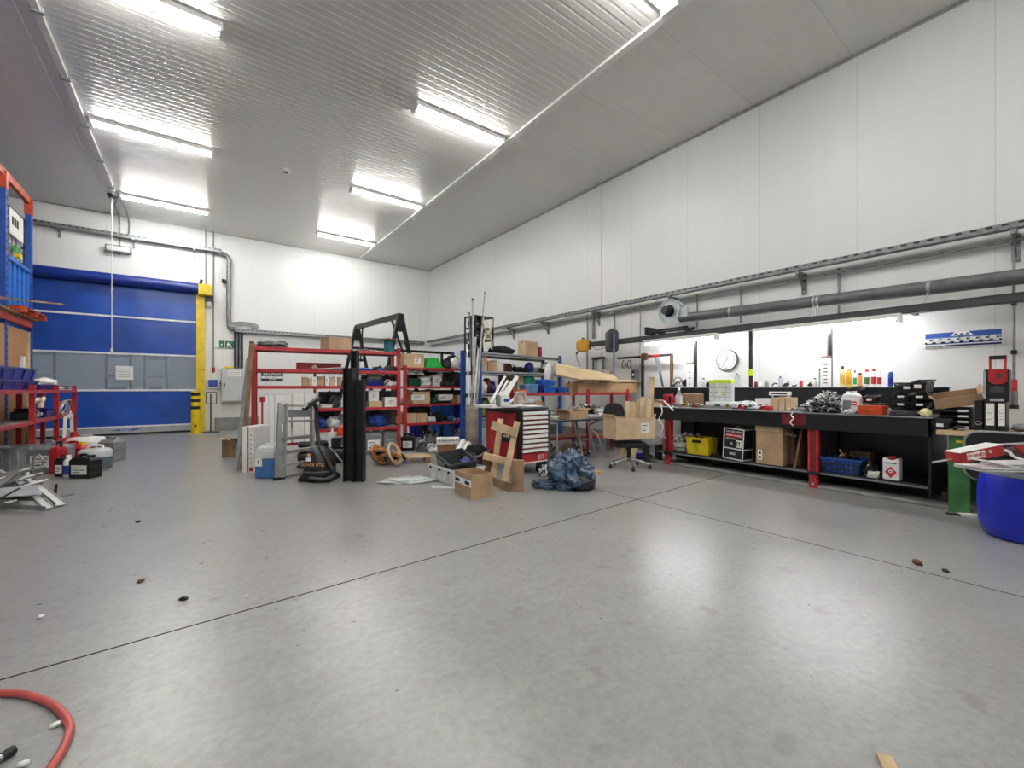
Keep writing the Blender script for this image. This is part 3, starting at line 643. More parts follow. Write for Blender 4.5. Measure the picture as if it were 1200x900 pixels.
m = MB(OSB); m.bx(-1.9,-.55,.1,1.83,.5,2.2); m.done('body', t)
m = MB(WOOD2); [m.bx(x,-.56,0,x+.12,.5,.1) for x in (-1.8,-.1,1.6)]; m.done('skid', t)
m = MB(WOOD); m.bx(1.73,-.575,.12,1.83,-.55,2.19); m.done('corner_batten', t)

# ================================================================ red steel frame shelf in front of it
RC = Fr(-1.9, 0, PI/2)
t = thing('steel_frame_shelf', 'low red steel frame shelf standing before the chipboard crate', 'shelf frame', (-1.9, 0, 0), PI/2)
for x in (7.55, 9.06, 10.37, 11.7):
    for y in (0, .42):
        m = MB(RED); m.bx(x-.03, y-.03, 0, x+.03, y+.03, 1.2); m.done('post', t)
for z in (1.12, .68):
    for y in (-.005, .425):
        m = MB(RED); m.bx(7.55, y-.025, z-.045, 11.7, y+.025, z); m.done('rail', t)
    m = MB(GREY if z < 1 else RED); m.bx(7.55, 0, z-.02, 11.7 if z < 1 else 10.37, .42, z+.004); m.done('deck', t)
def rc(u0, u1, vt, z, yl, d, dr=0): return slot(RC, u0, u1, vt, z, yl, d, dr)
crate('long dark blue crate on the red frame shelf, lower of the stacked pair', dict(rc(-40, 46, 447.5, 1.125, .03, .36), h=.135), NAVY, group='dark blue crates on the red frame shelf')
s = rc(-36, 43, 434, 1.125, .03, .36); zz = EYE+7.5/500*6.9; s['loc'].z = 1.262; s['h'] = .17
crate('long dark blue crate on the red frame shelf, upper of the stacked pair', s, NAVY, group='dark blue crates on the red frame shelf')
bin_('small dark blue bin beside the stacked blue crates on the red frame shelf', rc(46, 67, 448.5, 1.125, .05, .3), NAVY, lab=False)
heap('crumpled white plastic wrap on the corner of the dark blue crates', dict(loc=at(50, 450, X=-2.1)+Vector((0,0,-.04)), rz=0, w=.3, d=.3, h=.14), WHITE, 4, .5, 'plastic_wrap', 'plastic wrap')
p = at(26.5, 434, X=-2.12)
t = thing('white_bracket', 'upright white L-shaped bracket standing on the dark blue crates', 'bracket', (p.x, p.y, s['loc'].z+.012), PI/2); m = MB(WHITE); m.bx(-.04,-.02,0,.04,.02,.36); m.done('upright_plate', t); m = MB(WHITE); m.bx(-.09,-.04,0,.19,.04,.015); m.done('foot_plate', t)
heap('white crumpled sheet lying on the right end of the red frame shelf', rc(66, 80, 453.5, 1.13, .05, .3), PAPER, 6, .4, 'paper_sheet', 'paper')
coil('black cable loop lying on the right end of the red frame shelf', rc(70, 82, 455, 1.13, .1, .2)['loc'], .13, RUBBER, 3, .012)
bin_('dark blue bin on the lower tier of the red frame shelf', rc(54, 68, 478, .69, .0, .3), NAVY, lab=False)
t = thing('cable_coil', 'hanging coil of grey and white cable on the red frame shelf', 'cable coil', at(72, 480, X=-1.92))
for k in range(6):
    m = MB((WHITE, LGREY, ROPE)[k % 3]); r = .17+.012*k; m.tube([(.03*math.sin(a*2+k)+.01*k, r*math.cos(a)*1.6+.02*k, r*math.sin(a)*.75) for a in [2*PI*i/20 for i in range(20)]], .012, 6, True); m.done('loop', t)
m = MB(WHITE); m.tube(curve([(0.05,-.1,-.12),(0.05,-.05,-.3),(0.05,.1,-.42),(0.05,.2,-.5)], 5), .012); m.done('loose_end', t)
t = thing('white_rectangle', 'small white open rectangle leaning on the right post of the red frame shelf', 'metal frame', at(80, 509, X=-1.78), PI/2); t.location.z = .22
m = MB(WHITE); [m.bar(a, b, .04, .04) for a, b in (((-.28,0,.02),(.28,0,.0)),((.28,0,0),(.24,0,.46)),((.24,0,.46),(-.2,0,.44)),((-.2,0,.44),(-.28,0,.02)))]; m.done('bar', t)
junk('black hand tool and white clips on the lower tier of the red frame shelf', rc(41, 53, 473, .69, .02, .3), BLACK, LGREY, 3, 6, 'hand_tool', 'tool')
t = thing('white_handle_tool', 'cream trigger-handled tool hanging under the top of the red frame shelf', 'tool', at(47, 470, X=-1.88), PI/2)
m = MB(mat('cream_plastic', 'd8cfb8', .5)); m.tube(curve([(-.3,0,.0),(-.1,0,.03),(.05,0,-.01),(.18,0,.04)], 5), [.03]*16, 8); m.done('grip', t); m = MB(WHITE); m.box((.02,0,-.05),(.1,.05,.1)); m.done('trigger', t, .01)

# ---- containers on the floor
crate('grey plastic crate on the floor at the left edge of the photo', ground(-22, 27, 525, 556, .4, .15), LGREY)
t = jerry('wide grey tank with a white label on the floor before the red frame shelf', ground(31, 60, 519, 555, .32, .1), GREY, BLACK, True)
jerry('tall red petrol can beside the wide grey labelled tank', ground(57, 66, 521, 555, .16, .1), RED, BLACK)
jerry('wide red petrol can behind the black oil cans on the left', ground(65, 94, 519, 549, .22, .05), RED, YELLOW)
jerry('black can with a small white label in front of the red petrol cans', ground(63, 73, 535, 559, .14, .1), BLACK, BLACK, True)
bottle('white bottle with a blue label between the two black cans', ground(71, 81, 534, 560, .1), WHITE, WHITE, BINK, neck=.4)
jerry('black oil can with a wide white label on the floor at left', ground(80, 106, 534, 561, .16, -.05), BLACK, BLACK, True)
t = thing('plastic_tub', 'pale translucent handled tub with grey liquid on the floor at left', 'tub', fl(112, 551)); w = .31
m = MB(MILKY); m.lathe([(.14,0),(.165,.02),(.175,.2),(.178,.27),(.15,.3),(.06,.31)], 24); m.done('body', t); m = MB(mat('grey_liquid', '5e6b72', .3)); m.lathe([(.145,.012),(.1785,.03),(.18,.19)], 24); m.done('contents', t)
m = MB(WHITE); m.tube(curve([(-.08,0,.3),(-.06,0,.345),(.06,0,.345),(.08,0,.3)], 4), .014); m.done('handle', t)
t = thing('plastic_tub', 'round white lidded tub behind the red petrol can', 'tub', fl(101, 536))
m = MB(WHITE); m.lathe([(.2,0),(.235,.03),(.25,.26),(.22,.33),(.08,.35)], 24); m.done('body', t); m = MB(LGREY); m.cyl((0,0,.35),(0,0,.38),.08); m.done('lid', t)
jerry('tall grey jerrycan rightmost of the containers on the left floor', ground(114, 132, 513, 541, .24, .1), GREY, LGREY)
t = thing('jack_bars', 'red steel jack bars lying across the tops of the red petrol cans', 'jack', at(62, 516, d=6.7)); p0 = t.location.copy()
m = MB(RED); a, b = at(64, 519, d=6.75)-p0, at(89, 510, d=7.3)-p0; m.bar(a, b, .06, .04); m.bar(a+Vector((0,0,-.02)), at(92, 518, d=7.0)-p0, .05, .035); m.done('arm', t); m = MB(RED); c = at(87, 511, d=7.2)-p0; m.cyl(c+Vector((0,0,-.05)), c+Vector((0,0,.07)), .05); m.done('pivot', t)

# ---- heap of metal offcuts
rnd = random.Random(5); g = 'metal offcuts in the heap on the left floor'
c0 = fl(12, 590)
for k in range(40):
    v0 = rnd.uniform(574, 607); u0 = rnd.uniform(-75, -5); u1 = rnd.uniform(8, 56); v1 = v0 - rnd.uniform(4, 24)
    if k % 4 == 0: v0, v1 = v1, min(603, v0)
    p, q = fl(u0, v0), fl(u1, v1); hh = .02+.011*(k % 9); p.z = hh+rnd.uniform(0, .05); q.z = max(.015, hh*.6+rnd.uniform(-.01, .2)*(k % 4 != 0))
    m = MB((ALU, WHITE, STEEL, GALV, DSTEEL)[k % 5]); w_ = rnd.choice((.025,.04,.055))
    if k % 3 == 0: m.bar(p, q, w_, .006); m.bar(p+Vector((0,0,.018)), q+Vector((0,0,.018)), .006, .036)
    elif k % 3 == 1: m.cyl(p, q, w_*.35, n=10)
    else: m.bar(p, q, w_, w_*.5)
    one(m, 'metal_offcut', 'metal strip or tube offcut lying in the heap at the left edge', 'metal offcut', group=g)
for k, (u0, v0, u1, v1, lb) in enumerate(((15,575,56,598,'nearer'), (27,574,71,594,'farther'))):
    p, q = fl(u0, v0), fl(u1, v1); p.z = .17; q.z = .02
    t = thing('metal_profile', 'long white-edged metal profile at the right of the offcut heap, the %s of two' % lb, 'metal profile')
    m = MB(WHITE); m.bar(p, q, .075, .008); m.done('web', t)
    for s_ in (-1, 1):
        sd = (q-p).cross(Vector((0,0,1))).normalized()*.035*s_; m = MB(ALU); m.bar(p+sd+Vector((0,0,.012)), q+sd+Vector((0,0,.012)), .007, .03); m.done('flange', t)
p = fl(38, 577); t = thing('hooked_rod', 'thin upright hooked metal rod standing in the offcut heap', 'rod', (p.x, p.y, 0))
m = MB(STEEL); m.tube(curve([(0,0,0),(0,0,.15),(0.005,0.005,.36),(.03,-.02,.41),(.06,-.04,.41),(.09,-.06,.36),(.09,-.06,.3)], 5), .009); m.done('rod', t)
p = fl(66, 583); t = thing('metal_bracket', 'small metal T bracket on the floor at the tip of the offcut heap', 'bracket', (p.x, p.y, 0), .4)
m = MB(GALV); m.bx(-.12,-.02,0,.14,.02,.01); m.done('base_plate', t); m = MB(DSTEEL); m.cyl((-.01,0,.01),(0.0,0,.14),.012); m.done('stud', t)
m = MB(BLUE); m.tube([(-.16,-.02,.02),(-.13,-.02,.03),(-.11,.02,.02)], .02); m.done('clip', t)
t = thing('metal_plate', 'grey bent plate lying in the middle of the offcut heap', 'metal plate', fl(18, 594)); t.location.z = .14; t.rotation_euler = (.25, .1, .4)
m = MB(GREY); m.bx(-.16,-.12,0,.16,.12,.012); m.done('plate', t, .003); m = MB(GREY); m.bx(-.16,-.12,0,-.148,.12,.06); m.done('lip', t)

# ---- red hose, debris in the foreground
HOSE = mat('red_hose', 'b9504a', .4, var=.12, scale=6)
pts = [fl(*q) for q in ((-90, 800),(-40, 812),(0, 816),(25,817),(48,823),(65,832),(77,845),(82,858),(78,873),(68,892),(52,915),(30,950))]
for q in pts: q.z = .0125
t = thing('hose', 'red rubber hose curving across the floor in the bottom left corner', 'hose'); m = MB(HOSE); m.tube(curve(pts, 8), .0125, 12); m.done('tube', t)
m = MB(BRASS); m.cyl(pts[-1], pts[-1]+Vector((.0,-.06,0)), .014); m.done('coupling', t)
p = fl(2, 893); t = thing('hose_coupling', 'small metal hose coupling on the floor in the bottom left corner', 'coupling', (p.x, p.y, .014), .8)
m = MB(STEEL); m.cyl((-.03,0,0),(.0,0,0),.011); m.done('nipple', t); m = MB(DSTEEL); m.cyl((0,0,0),(.03,0,0),.014,n=6); m.done('nut', t)
for u, v, s_, lb, mm in ((66,851,.018,'white plastic scrap inside the curve of the red hose',WHITE),(28,897,.017,'white scrap at the bottom edge beside the red hose',WHITE),(93,832,.006,'tiny white crumb just outside the red hose',WHITE),
        (165,682,.022,'dark leaf-like scrap on the bare floor left of centre, farther one',DWOOD),(215,703,.022,'dark scrap on the bare floor left of centre, nearer one',DSTEEL),(289,700,.015,'white scrap just behind the floor joint left of centre',WHITE),
        (1075,661,.035,'dark brown scrap on the right side of the floor',DWOOD),(1108,670,.022,'small black scrap on the far right of the floor',BLACK),(48,724,.02,'white crumb on the floor at the far left',WHITE),(162,612,.02,'dark crumb on the floor below the red petrol cans',DSTEEL)):
    p = fl(u, v); m = MB(mm).blob((0,0,s_*.35),(s_,s_*.6,s_*.45), int(u), .5, 2.4, 8, flat=0)
    one(m, 'floor_scrap', lb, 'scrap', (p.x, p.y, 0), u*.1)
p = fl(1040, 897); t = thing('wood_offcut', 'small wooden offcut at the bottom edge of the photo', 'wood offcut', (p.x, p.y, 0), .5)
m = MB(WOOD); m.bx(-.03,-.02,0,.03,.02,.012); m.done('block', t, .001); m = MB(DWOOD); m.bx(-.03,-.021,.002,.0,-.02,.01); m.done('knot', t)
# ================================================================ red shelf unit (front left) 
A0 = Vector((.71, 7.69)); A1 = Vector((2.92, 7.36)); SA = Fr(A0.x, A0.y, math.atan2(A1.y-A0.y, A1.x-A0.x)); SW = (A1-A0).length
LV = [1.80, 1.455, 1.19, .82, .47, .28]
t = thing('shelving_unit', 'long red steel shelving unit with perforated posts behind the stepladder', 'shelving unit', (A0.x, A0.y, 0), SA.a)
XB = SA.xa(371, 0)[0]
for x in (0, SW):
    for y in (0, .5):
        m = MB(RED2); m.bx(x-.028, y-.022, 0, x+.028, y+.022, 1.84 if x == 0 else 1.87); m.use(BLACK)
        for k in range(42): m.bx(x-.012, y-.0235, .08+k*.042, x+.0, y-.0215, .096+k*.042)
        m.done('post', t)
for x in (XB,):
    m = MB(RED2); m.bx(x-.02, .46, 0, x+.02, .5, 1.5); m.done('post', t)
    m = MB(ALU); m.bx(x-.012, -.005, 0, x+.012, .02, .82); m.done('post', t)
def deck(x0, x1, z, th=.05, inner=None):
    m = MB(RED2); m.bx(x0, -.012, z-th, x1, .012, z); m.bx(x0, .49, z-th, x1, .51, z); m.bx(x0, 0, z-th, x0+.012, .5, z); m.bx(x1-.012, 0, z-th, x1, .5, z)
    m.use(inner or LGREY); m.bx(x0+.012, .012, z-.02, x1-.012, .49, z-.004); m.done('shelf', t)
for z in LV[:3]: deck(0, SW, z)
for z in LV[3:5]: deck(XB, SW, z)
deck(0, XB, LV[5]); 
m = MB(RED2); m.bar((.02,.5,.1),(SW*.5,.51,1.1), .03, .004); m.done('brace', t)
def sa(u0, u1, vt, k, yl=.03, d=.3, dr=0.0, z=None): return slot(SA, u0, u1, vt, (LV[k] if z is None else z)+.001, yl, d, dr)
# top tier
s = sa(298, 337, 399, 0, .05, .35); cc = thing('wire_coil', 'flattened coil of black and grey wires on top of the red shelving unit', 'cable coil', s['loc']+Vector((0,0,.0)), s['rz'])
rnd = random.Random(8)
for k in range(12):
    m = MB((RUBBER, GREY, LGREY, RUBBER)[k % 4]); w_, d_ = s['w']*(.36+.13*rnd.random()), .1+.05*rnd.random(); ph = rnd.random()*6
    m.tube([(w_*math.cos(a)+.03*rnd.random(), d_*math.sin(a), .015+.007*k+.01*math.sin(2*a+ph)) for a in [2*PI*i/20 for i in range(20)]], .009, 6, True); m.done('loop', cc)
m = MB(YPL); m.box((-s['w']*.2,0,.1), (.03,.05,.03)); m.done('clip', cc)
carton('long cardboard box on top of the red shelving unit, left of the black frame', sa(380, 409, 395, 0, .08, .34, .35), band=False)
rl = thing('cable_reel', 'reel of teal wire with brown flanges on top of the red shelving unit', 'cable reel', sa(446, 469, 391, 0, .1, .3)['loc'], 0)
m = MB(DWOOD); m.lathe([(.13,0),(.13,.012)], 24); m.done('lower_flange', rl); m = MB(TEAL); m.lathe([(.085+.004*(i % 2), .014+i*.008) for i in range(27)], 24); m.done('wire', rl); m = MB(mat('copper_board', '9c6247', .6)); m.lathe([(.165,.232),(.165,.245)], 24); m.done('upper_flange', rl); m = MB(BLACK); m.cyl((0,0,.245),(0,0,.27),.02); m.done('hub', rl)
junk('low grey tool tray beside the teal wire reel on the red shelving unit', sa(424, 441, 407.5, 0, .1, .2), LGREY, STEEL, 4, 5, 'tool_tray', 'tool tray')
# second tier
rp = thing('red_sheet', 'red sheet with a round cream emblem behind the red shelf beams', 'sheet', SA.w(SA.xa(374, .5)[0], .47, LV[1]), SA.a)
w = SA.xa(400,.47)[0]-SA.xa(347,.47)[0]
m = MB(RED); m.bx(-w/2,0,0.002,w/2,.015,.14); m.done('sheet', rp); m = MB(mat('cream_disc', 'e6d2a8', .5)); m.cyl((-w*.1,-.004,.06),(-w*.1,0,.06),.045); m.done('emblem', rp)
for k in range(7):
    a = sa(371+k*.5, 404, 426+k, 1, .04+.05*k, .02)
    m = MB((ALU, RUBBER, WHITE)[k % 3]); h_ = .02+.012*(k % 4); m.tube([(-a['w']/2, 0, .013+.0*k), (a['w']/2, .0, h_)], .011, 8)
    one(m, 'pipe', 'thin tube lying on the second tier of the red shelving unit', 'tube', a['loc'], a['rz']+(k-3)*.03, group='tubes on the second tier of the red shelving unit')
heap('flat blue folded sheet on the second tier of the red shelving unit', sa(413, 438, 430.5, 1, .04, .3), MBLUE, 3, .2, 'folded_sheet', 'sheet')
junk('black clamp with a blue handle on the second tier of the red shelving unit', sa(438, 450, 427, 1, .05, .25), BLACK, MBLUE, 6, 6, 'clamp', 'clamp')
junk('dark grey electric tool at the right end of the second tier, below the wire reel', sa(451, 465, 425, 1, .05, .25), DGREY, BLACK, 9, 6, 'power_tool', 'tool')
# third tier
spec = [(354, 361, 442, CARD, 'leftmost of the small boxes'), (361.5, 365.5, 443.5, CARD2, 'second from the left, narrow and tan'), (366, 371.5, 441.5, PAPER, 'white one left of the middle'),
        (372.5, 380, 441, CARD, 'tallest brown one, in the middle'), (381, 385.5, 440, PAPER, 'narrow white one right of the middle'), (386, 391, 442, CARD2, 'tan one right of the narrow white one'), (391.5, 395, 441, PAPER, 'white one second from the right'), (395.5, 400, 442, CARD, 'rightmost, against the steel beams')]
for u0, u1, vt, mm, lb in spec:
    s = sa(u0, u1, vt, 2, .03, .22); carton('small box on the red unit third tier, ' + lb, s, m_=mm, tape=False, group='small boxes on the third tier of the red shelving unit', stick=(mm == PAPER), stick_w=.5)
bin_('dark blue bin of small parts on the third tier of the red shelving unit', sa(430, 449, 444, 2, .02, .25), NAVY, lab=False, fill=LGREY)
papers('pile of white packets behind the dark blue bin on the red shelving unit', sa(431, 448, 438, 2, .29, .18), 4, 8)
junk('grey and cream electrical part right of the dark blue bin on the third tier', sa(450, 465, 441, 2, .04, .22), LGREY, PAPER, 12, 8, 'electrical_part', 'electrical part')
papers('white packets at the left of the dark blue bin on the third tier', sa(421, 429, 446, 2, .05, .2), 5, 5)
# fourth tier
pp = papers('loose white papers on the fourth tier, left of the upright steel beams', sa(374, 390, 474, 3, .03, .3), 9, 5)
junk('black power drill standing on the fourth tier, left of the steel beams', sa(386, 400, 455, 3, .1, .25), BLACK, DGREY, 14, 8, 'power_drill', 'drill')
carton('white printed box standing on a tan box on the fourth tier of the red unit', slot(SA, 433, 444, 457.5, LV[3]+.105, .06, .18), m_=PAPER, tape=False, stick=True)
s = sa(433, 448, 466, 3, .03, .28); s['h'] = .102; carton('tan cardboard box under a white printed box on the fourth tier', s, m_=CARD2)
carton('low white cardboard box right of the tan box on the fourth tier', sa(451, 465, 465.5, 3, .03, .28), m_=PAPER, tape=False, stick=True)
# fifth tier
heap('blue plastic bag with clothes on the fifth tier, left part', sa(369, 384, 489, 4, .05, .35), FABB, 5, .5, 'plastic_bag', 'bag')
heap('white and clear crumpled bag on the fifth tier beside the steel beams', sa(383, 400, 488, 4, .02, .3), MILKY, 12, .5, 'plastic_bag', 'bag')
junk('white handled machine piece behind the bags on the fifth tier', sa(388, 400, 482, 4, .34, .12), WHITE, NAVY, 15, 5, 'machine_part')
heap('dark blue cloth heap on the fifth tier, right of the steel beams', sa(431, 456, 486, 4, .04, .35), FABB, 7, .4)
heap('small black cloth on the fifth tier beside the dark blue cloth', sa(424, 434, 490, 4, .1, .2), FABBLK, 9, .4)
# under the shelf
jerry('grey jerrycan with a white label under the red shelving unit, the wider one', slot(SA, 428, 448, 503.5, 0, .0, .3), GREY, GREY, True)
jerry('grey jerrycan with a moulded handle under the right end of the red unit', slot(SA, 449.5, 465, 501.5, 0, .03, .28), GREY, GREY)
jerry('narrow dark can with a white label between the steel beams and the grey jerrycan', slot(SA, 423.5, 428.5, 504, 0, .05, .25), DGREY, BLACK, True)
# items in front, left
def lean(u0, v0, u1, v1, w_, th, mm, label, name='wooden_board', cat='board', X=None, d2=.35, endm=None):
    a = fl(u0, v0); d0 = EYE*500/(v0-455); b = at(u1, v1, d=d0+d2)
    t = thing(name, label, cat); a.z += th*.5; m = MB(mm); m.bar(a, b, w_, th, up=(FW[0], FW[1], 0)); m.done('board', t)
    if endm: m = MB(endm); m.bar(b, b+(b-a).normalized()*.02, w_*1.002, th*1.002, up=(FW[0], FW[1], 0)); m.done('end', t)
    return t
lean(284, 553, 295, 402, .055, .03, WOOD2, 'long brown wooden board leaning against the left post of the red unit', endm=BLACK)
lean(277, 552, 291, 420, .05, .022, ALU, 'long pale metal strip leaning left of the brown board', 'metal_strip', 'metal strip', d2=.33)
s = ground(284, 297.5, 500, 554, .38); s['loc'] += Vector((0, 0, 0))
t = carton('narrow white box with a red stripe standing on the floor beside the blue jug', s, m_=PAPER, tape=False, name='foam_box'); w, h, d = s['w'], s['h'], s['d']
m = MB(RED); m.bx(-w*.04,-d/2-.002,0.0,w*.04,-d/2-.0005,h); m.bx(w*.12,-d/2-.003,h*.03,w*.42,-d/2-.0005,h*.12); m.use(LGREY); [m.bx(w*.17,-d/2-.002,h*z,w*.3,-d/2-.0005,h*z+.02) for z in (.2,.3,.4,.5,.6,.7,.8)]; m.done('print', t)
s = slot(SA, 303, 341, 463, LV[5]+.001, -.05, .4)
t = carton('big white box with a red edge stripe on the lowest tier of the red unit', s, m_=PAPER, tape=False, name='foam_box'); w, h, d = s['w'], s['h'], s['d']
m = MB(RED); m.bx(-w*.42,-d/2-.002,0,-w*.36,-d/2-.0005,h*.86); m.bx(-w*.47,-d/2-.003,h*.86,-w*.3,-d/2-.0005,h*.97); m.use(LGREY); m.bx(-w*.2,-d/2-.002,0,-w*.19,-d/2-.0005,h); m.bx(-.01,-d/2-.002,0,0.0,-d/2-.0005,h); m.done('print', t)
s = slot(SA, 343, 370, 461, LV[5]+.001, -.02, .4)
t = carton('big plain white box behind the ladder on the lowest tier of the red unit', s, m_=PAPER, tape=False, name='foam_box')
w, h, d = s['w'], s['h'], s['d']; m = MB(LGREY); m.bx(-.005,-d/2-.002,0,.005,-d/2-.0005,h); m.bx(-w/2,-d/2-.002,h*.55,w/2,-d/2-.0005,h*.56); m.done('seam', t)
# coils of black hose behind the ladder
sp = ground(340, 370, 520, 551, .3)
t = thing('hose_coil', 'stack of coiled black hoses on the floor behind the stepladder', 'hose coil', sp['loc']+Vector((FW[0]*.15, FW[1]*.15, 0)))
for k in range(9): m = MB(RUBBER if k % 4 else DGREY); r = .2-.006*(k % 3); m.tube([(r*math.cos(a)+.01*(k % 2), r*math.sin(a)*.8, .022+k*.04+.008*math.sin(a*2+k)) for a in [2*PI*i/24 for i in range(24)]], .019, 7, True); m.done('loop', t)
# blue jug
s = ground(298, 322, 521, 561, .26); w, h, d = s['w'], s['h'], .26
t = thing('water_jug', 'translucent jug half full of blue liquid on the floor beside the ladder', 'jug', s['loc'], s['rz'])
m = MB(MILKY); m.fru(h*.56, w, d, h*.86, w, d); m.fru(h*.86, w, d, h*.95, w*.7, d*.6); m.done('body', t, .03, 4)
m = MB(LIQB); m.bx(-w/2,-d/2,0,w/2,d/2,h*.56); m.done('blue_liquid', t, .02, 3)
m = MB(WHITE); m.cyl((-w*.1,0,h*.94),(-w*.1,0,h),.04); m.done('cap', t); m = MB(WHITE); m.tube(curve([(0,0,h*.93),(w*.08,0,h*.99),(w*.28,0,h*.99),(w*.34,0,h*.9)], 4), .014); m.done('handle', t)
m = MB(PAPER); m.bx(-w*.46,-d/2-.004,h*.36,-w*.12,-d/2-.0005,h*.6); m.use(INK); m.bx(-w*.32,-d/2-.005,h*.44,-w*.28,-d/2-.004,h*.53); m.done('label', t)
# stepladder
t = thing('step_ladder', 'folded aluminium stepladder standing in front of the white boxes', 'ladder')
LM = mat('ladder_aluminium', 'a3a4a5', .42, metal=.55, var=.08)
a, b = fl(327, 562), fl(366, 553); d0 = EYE*500/(562-455)
atop = at(331, 473, d=d0+.28); btop = at(366, 474, d=EYE*500/(553-455)+.28)
ax = (b-a).normalized(); nn = Vector((0,0,1)).cross(ax)
m = MB(LM); m.bar(a+Vector((0,0,.02)), atop, .13, .03, up=nn); m.bar(a+Vector((0,0,.02))+ax*.05, atop+ax*.05, .02, .09, up=nn); m.prism([(0,0)]*3,0,0) if 0 else None; m.done('side_rail', t, .004)
m = MB(LM); m.bar(b+Vector((0,0,.02)), btop, .05, .05, up=nn); m.done('side_rail', t, .004)
m = MB(RUBBER); m.bar(a, a+Vector((0,0,.03)), .14, .05, up=nn); m.done('foot', t); m = MB(RUBBER); m.bar(b, b+Vector((0,0,.03)), .06, .06, up=nn); m.done('foot', t)
for f, hh in ((.03,.02),(.17,.03),(.34,.05),(.52,.05),(.755,.035),(.975,.03)):
    p, q = a.lerp(atop, f), b.lerp(btop, f); m = MB(ALU); m.bar(p, q, .07, hh*.9, up=(0,0,1)); m.done('step', t, .003)
m = MB(GREY); p, q = a.lerp(atop, .86), b.lerp(btop, .86); m.bar(p+nn*.05, q+nn*.05, .02, .1); m.done('top_panel', t)
for f in (.45,): m = MB(WHITE); p = a.lerp(atop, .62); m.bar(p-nn*.02, p-nn*.02+Vector((0,0,.1)), .02, .004, up=nn); m.done('sticker', t)
# black vacuum: bag body with hose and lettering
s = ground(350, 384, 524, 566, .36); w, h = s['w'], s['h']; c = s['loc']
t = thing('vacuum_cleaner', 'black domed workshop vacuum with orange lettering before the stepladder', 'vacuum cleaner', c, s['rz'])
m = MB(BLACK); m.lathe([(w*.5,0.03),(w*.53,.07),(w*.53,h*.22),(w*.52,h*.3),(w*.515,h*.5),(w*.48,h*.66),(w*.4,h*.8),(w*.27,h*.92),(w*.08,h)], 28); m.done('dome', t)
m = MB(DGREY); m.lathe([(w*.545,h*.25),(w*.55,h*.28),(w*.53,h*.31)], 28); m.done('rim_band', t)
m = MB(BLACK); m.bx(-w*.56,-w*.35,.0,w*.56,w*.35,.08); m.done('base', t, .02)
for x in (-.5, .5):
    for y in (-.35, .35): m = MB(RUBBER); m.cyl((w*x,w*y-.02,.028),(w*x,w*y+.02,.028),.028); m.done('castor', t)
text(t, 'POWER VITES', (0,-w*.535,h*.5), h*.13, OINK, sx=.8)
m = MB(WINK); m.lathe([(.0,h*.7),(.0,h*.7)],4) if 0 else None; m.prism([(-.09,h*.6),(-.03,h*.6),(-.035,h*.7),(-.085,h*.7)], -w*.51, -w*.44); m.use(OINK); m.prism([(-.08,h*.73),(-.04,h*.73),(-.04,h*.8),(-.08,h*.8)], -w*.47, -w*.38); m.done('emblem', t)
m = MB(DGREY); m.tube(curve([(w*.1,-w*.2,h*.95),(w*.3,-w*.35,h*.8),(w*.5,-w*.3,h*.45),(w*.62,-.2*w,h*.2),(w*.4,-w*.5,h*.1),(-w*.1,-w*.58,h*.16)], 6), .022, 10); m.done('hose', t)
m = MB(BLACK); q = Matrix.Rotation(-s['rz'],4,'Z')
L_ = lambda u, v, d: q @ (at(u, v, d=d) - c)
m.tube(curve([L_(378,535,5.3), L_(373,515,5.4), L_(371,495,5.45), L_(371,481,5.45), L_(368,474,5.4), L_(362,474,5.3)], 6), .025, 10); m.done('pipe', t)
m = MB(BLACK); m.bar(L_(356,480,5.25), L_(374,466,5.45), .07, .045); m.done('nozzle', t, .008)
# compressor behind
s = ground(384, 402, 528, 549, .35); t = thing('air_compressor', 'dark compressor with a black tank beside the upright steel beams', 'compressor', s['loc'], s['rz']); w = .42
m = MB(BLACK); m.lathe([(.02,-.2),(.1,-.18),(.13,-.12),(.13,.12),(.1,.18),(.02,.2)], 20); o = m.done('tank', t); o.rotation_euler = (0, PI/2, 0); o.location = (0,0,.17)
m = MB(DSTEEL); m.bx(-.1,-.08,.29,.02,.08,.42); m.use(STEEL); [m.bx(.04,-.09,.3+k*.025,.14,.09,.312+k*.025) for k in range(6)]; m.done('pump_head', t)
m = MB(ORPL); m.cyl((.02,-.02,.56),(.14,-.02,.56),.05); m.bx(-.02,-.06,.45,.16,.06,.56); m.done('cover', t, .01)
m = MB(WHITE); m.bx(-.17,-.05,.44,-.05,.05,.5); m.cyl((-.12,0,.5),(-.12,0,.56),.018); m.done('gauge_block', t)
m = MB(STEEL); m.tube(curve([(-.15,-.1,.1),(-.05,-.16,.25),(.1,-.18,.1),(.2,-.15,.05)], 5), .012); m.done('pipe', t)
for x in (-.14, .14): m = MB(RUBBER); m.bx(x-.03,-.12,0,x+.03,.12,.06); m.done('foot', t)
s = ground(369, 384, 520, 545, .2); junk('orange-bodied tool lying between the vacuum and the compressor', dict(s, loc=s['loc']+Vector((FW[0]*.12,FW[1]*.12,0))), ORPL, BLACK, 22, 7, 'power_tool', 'tool')
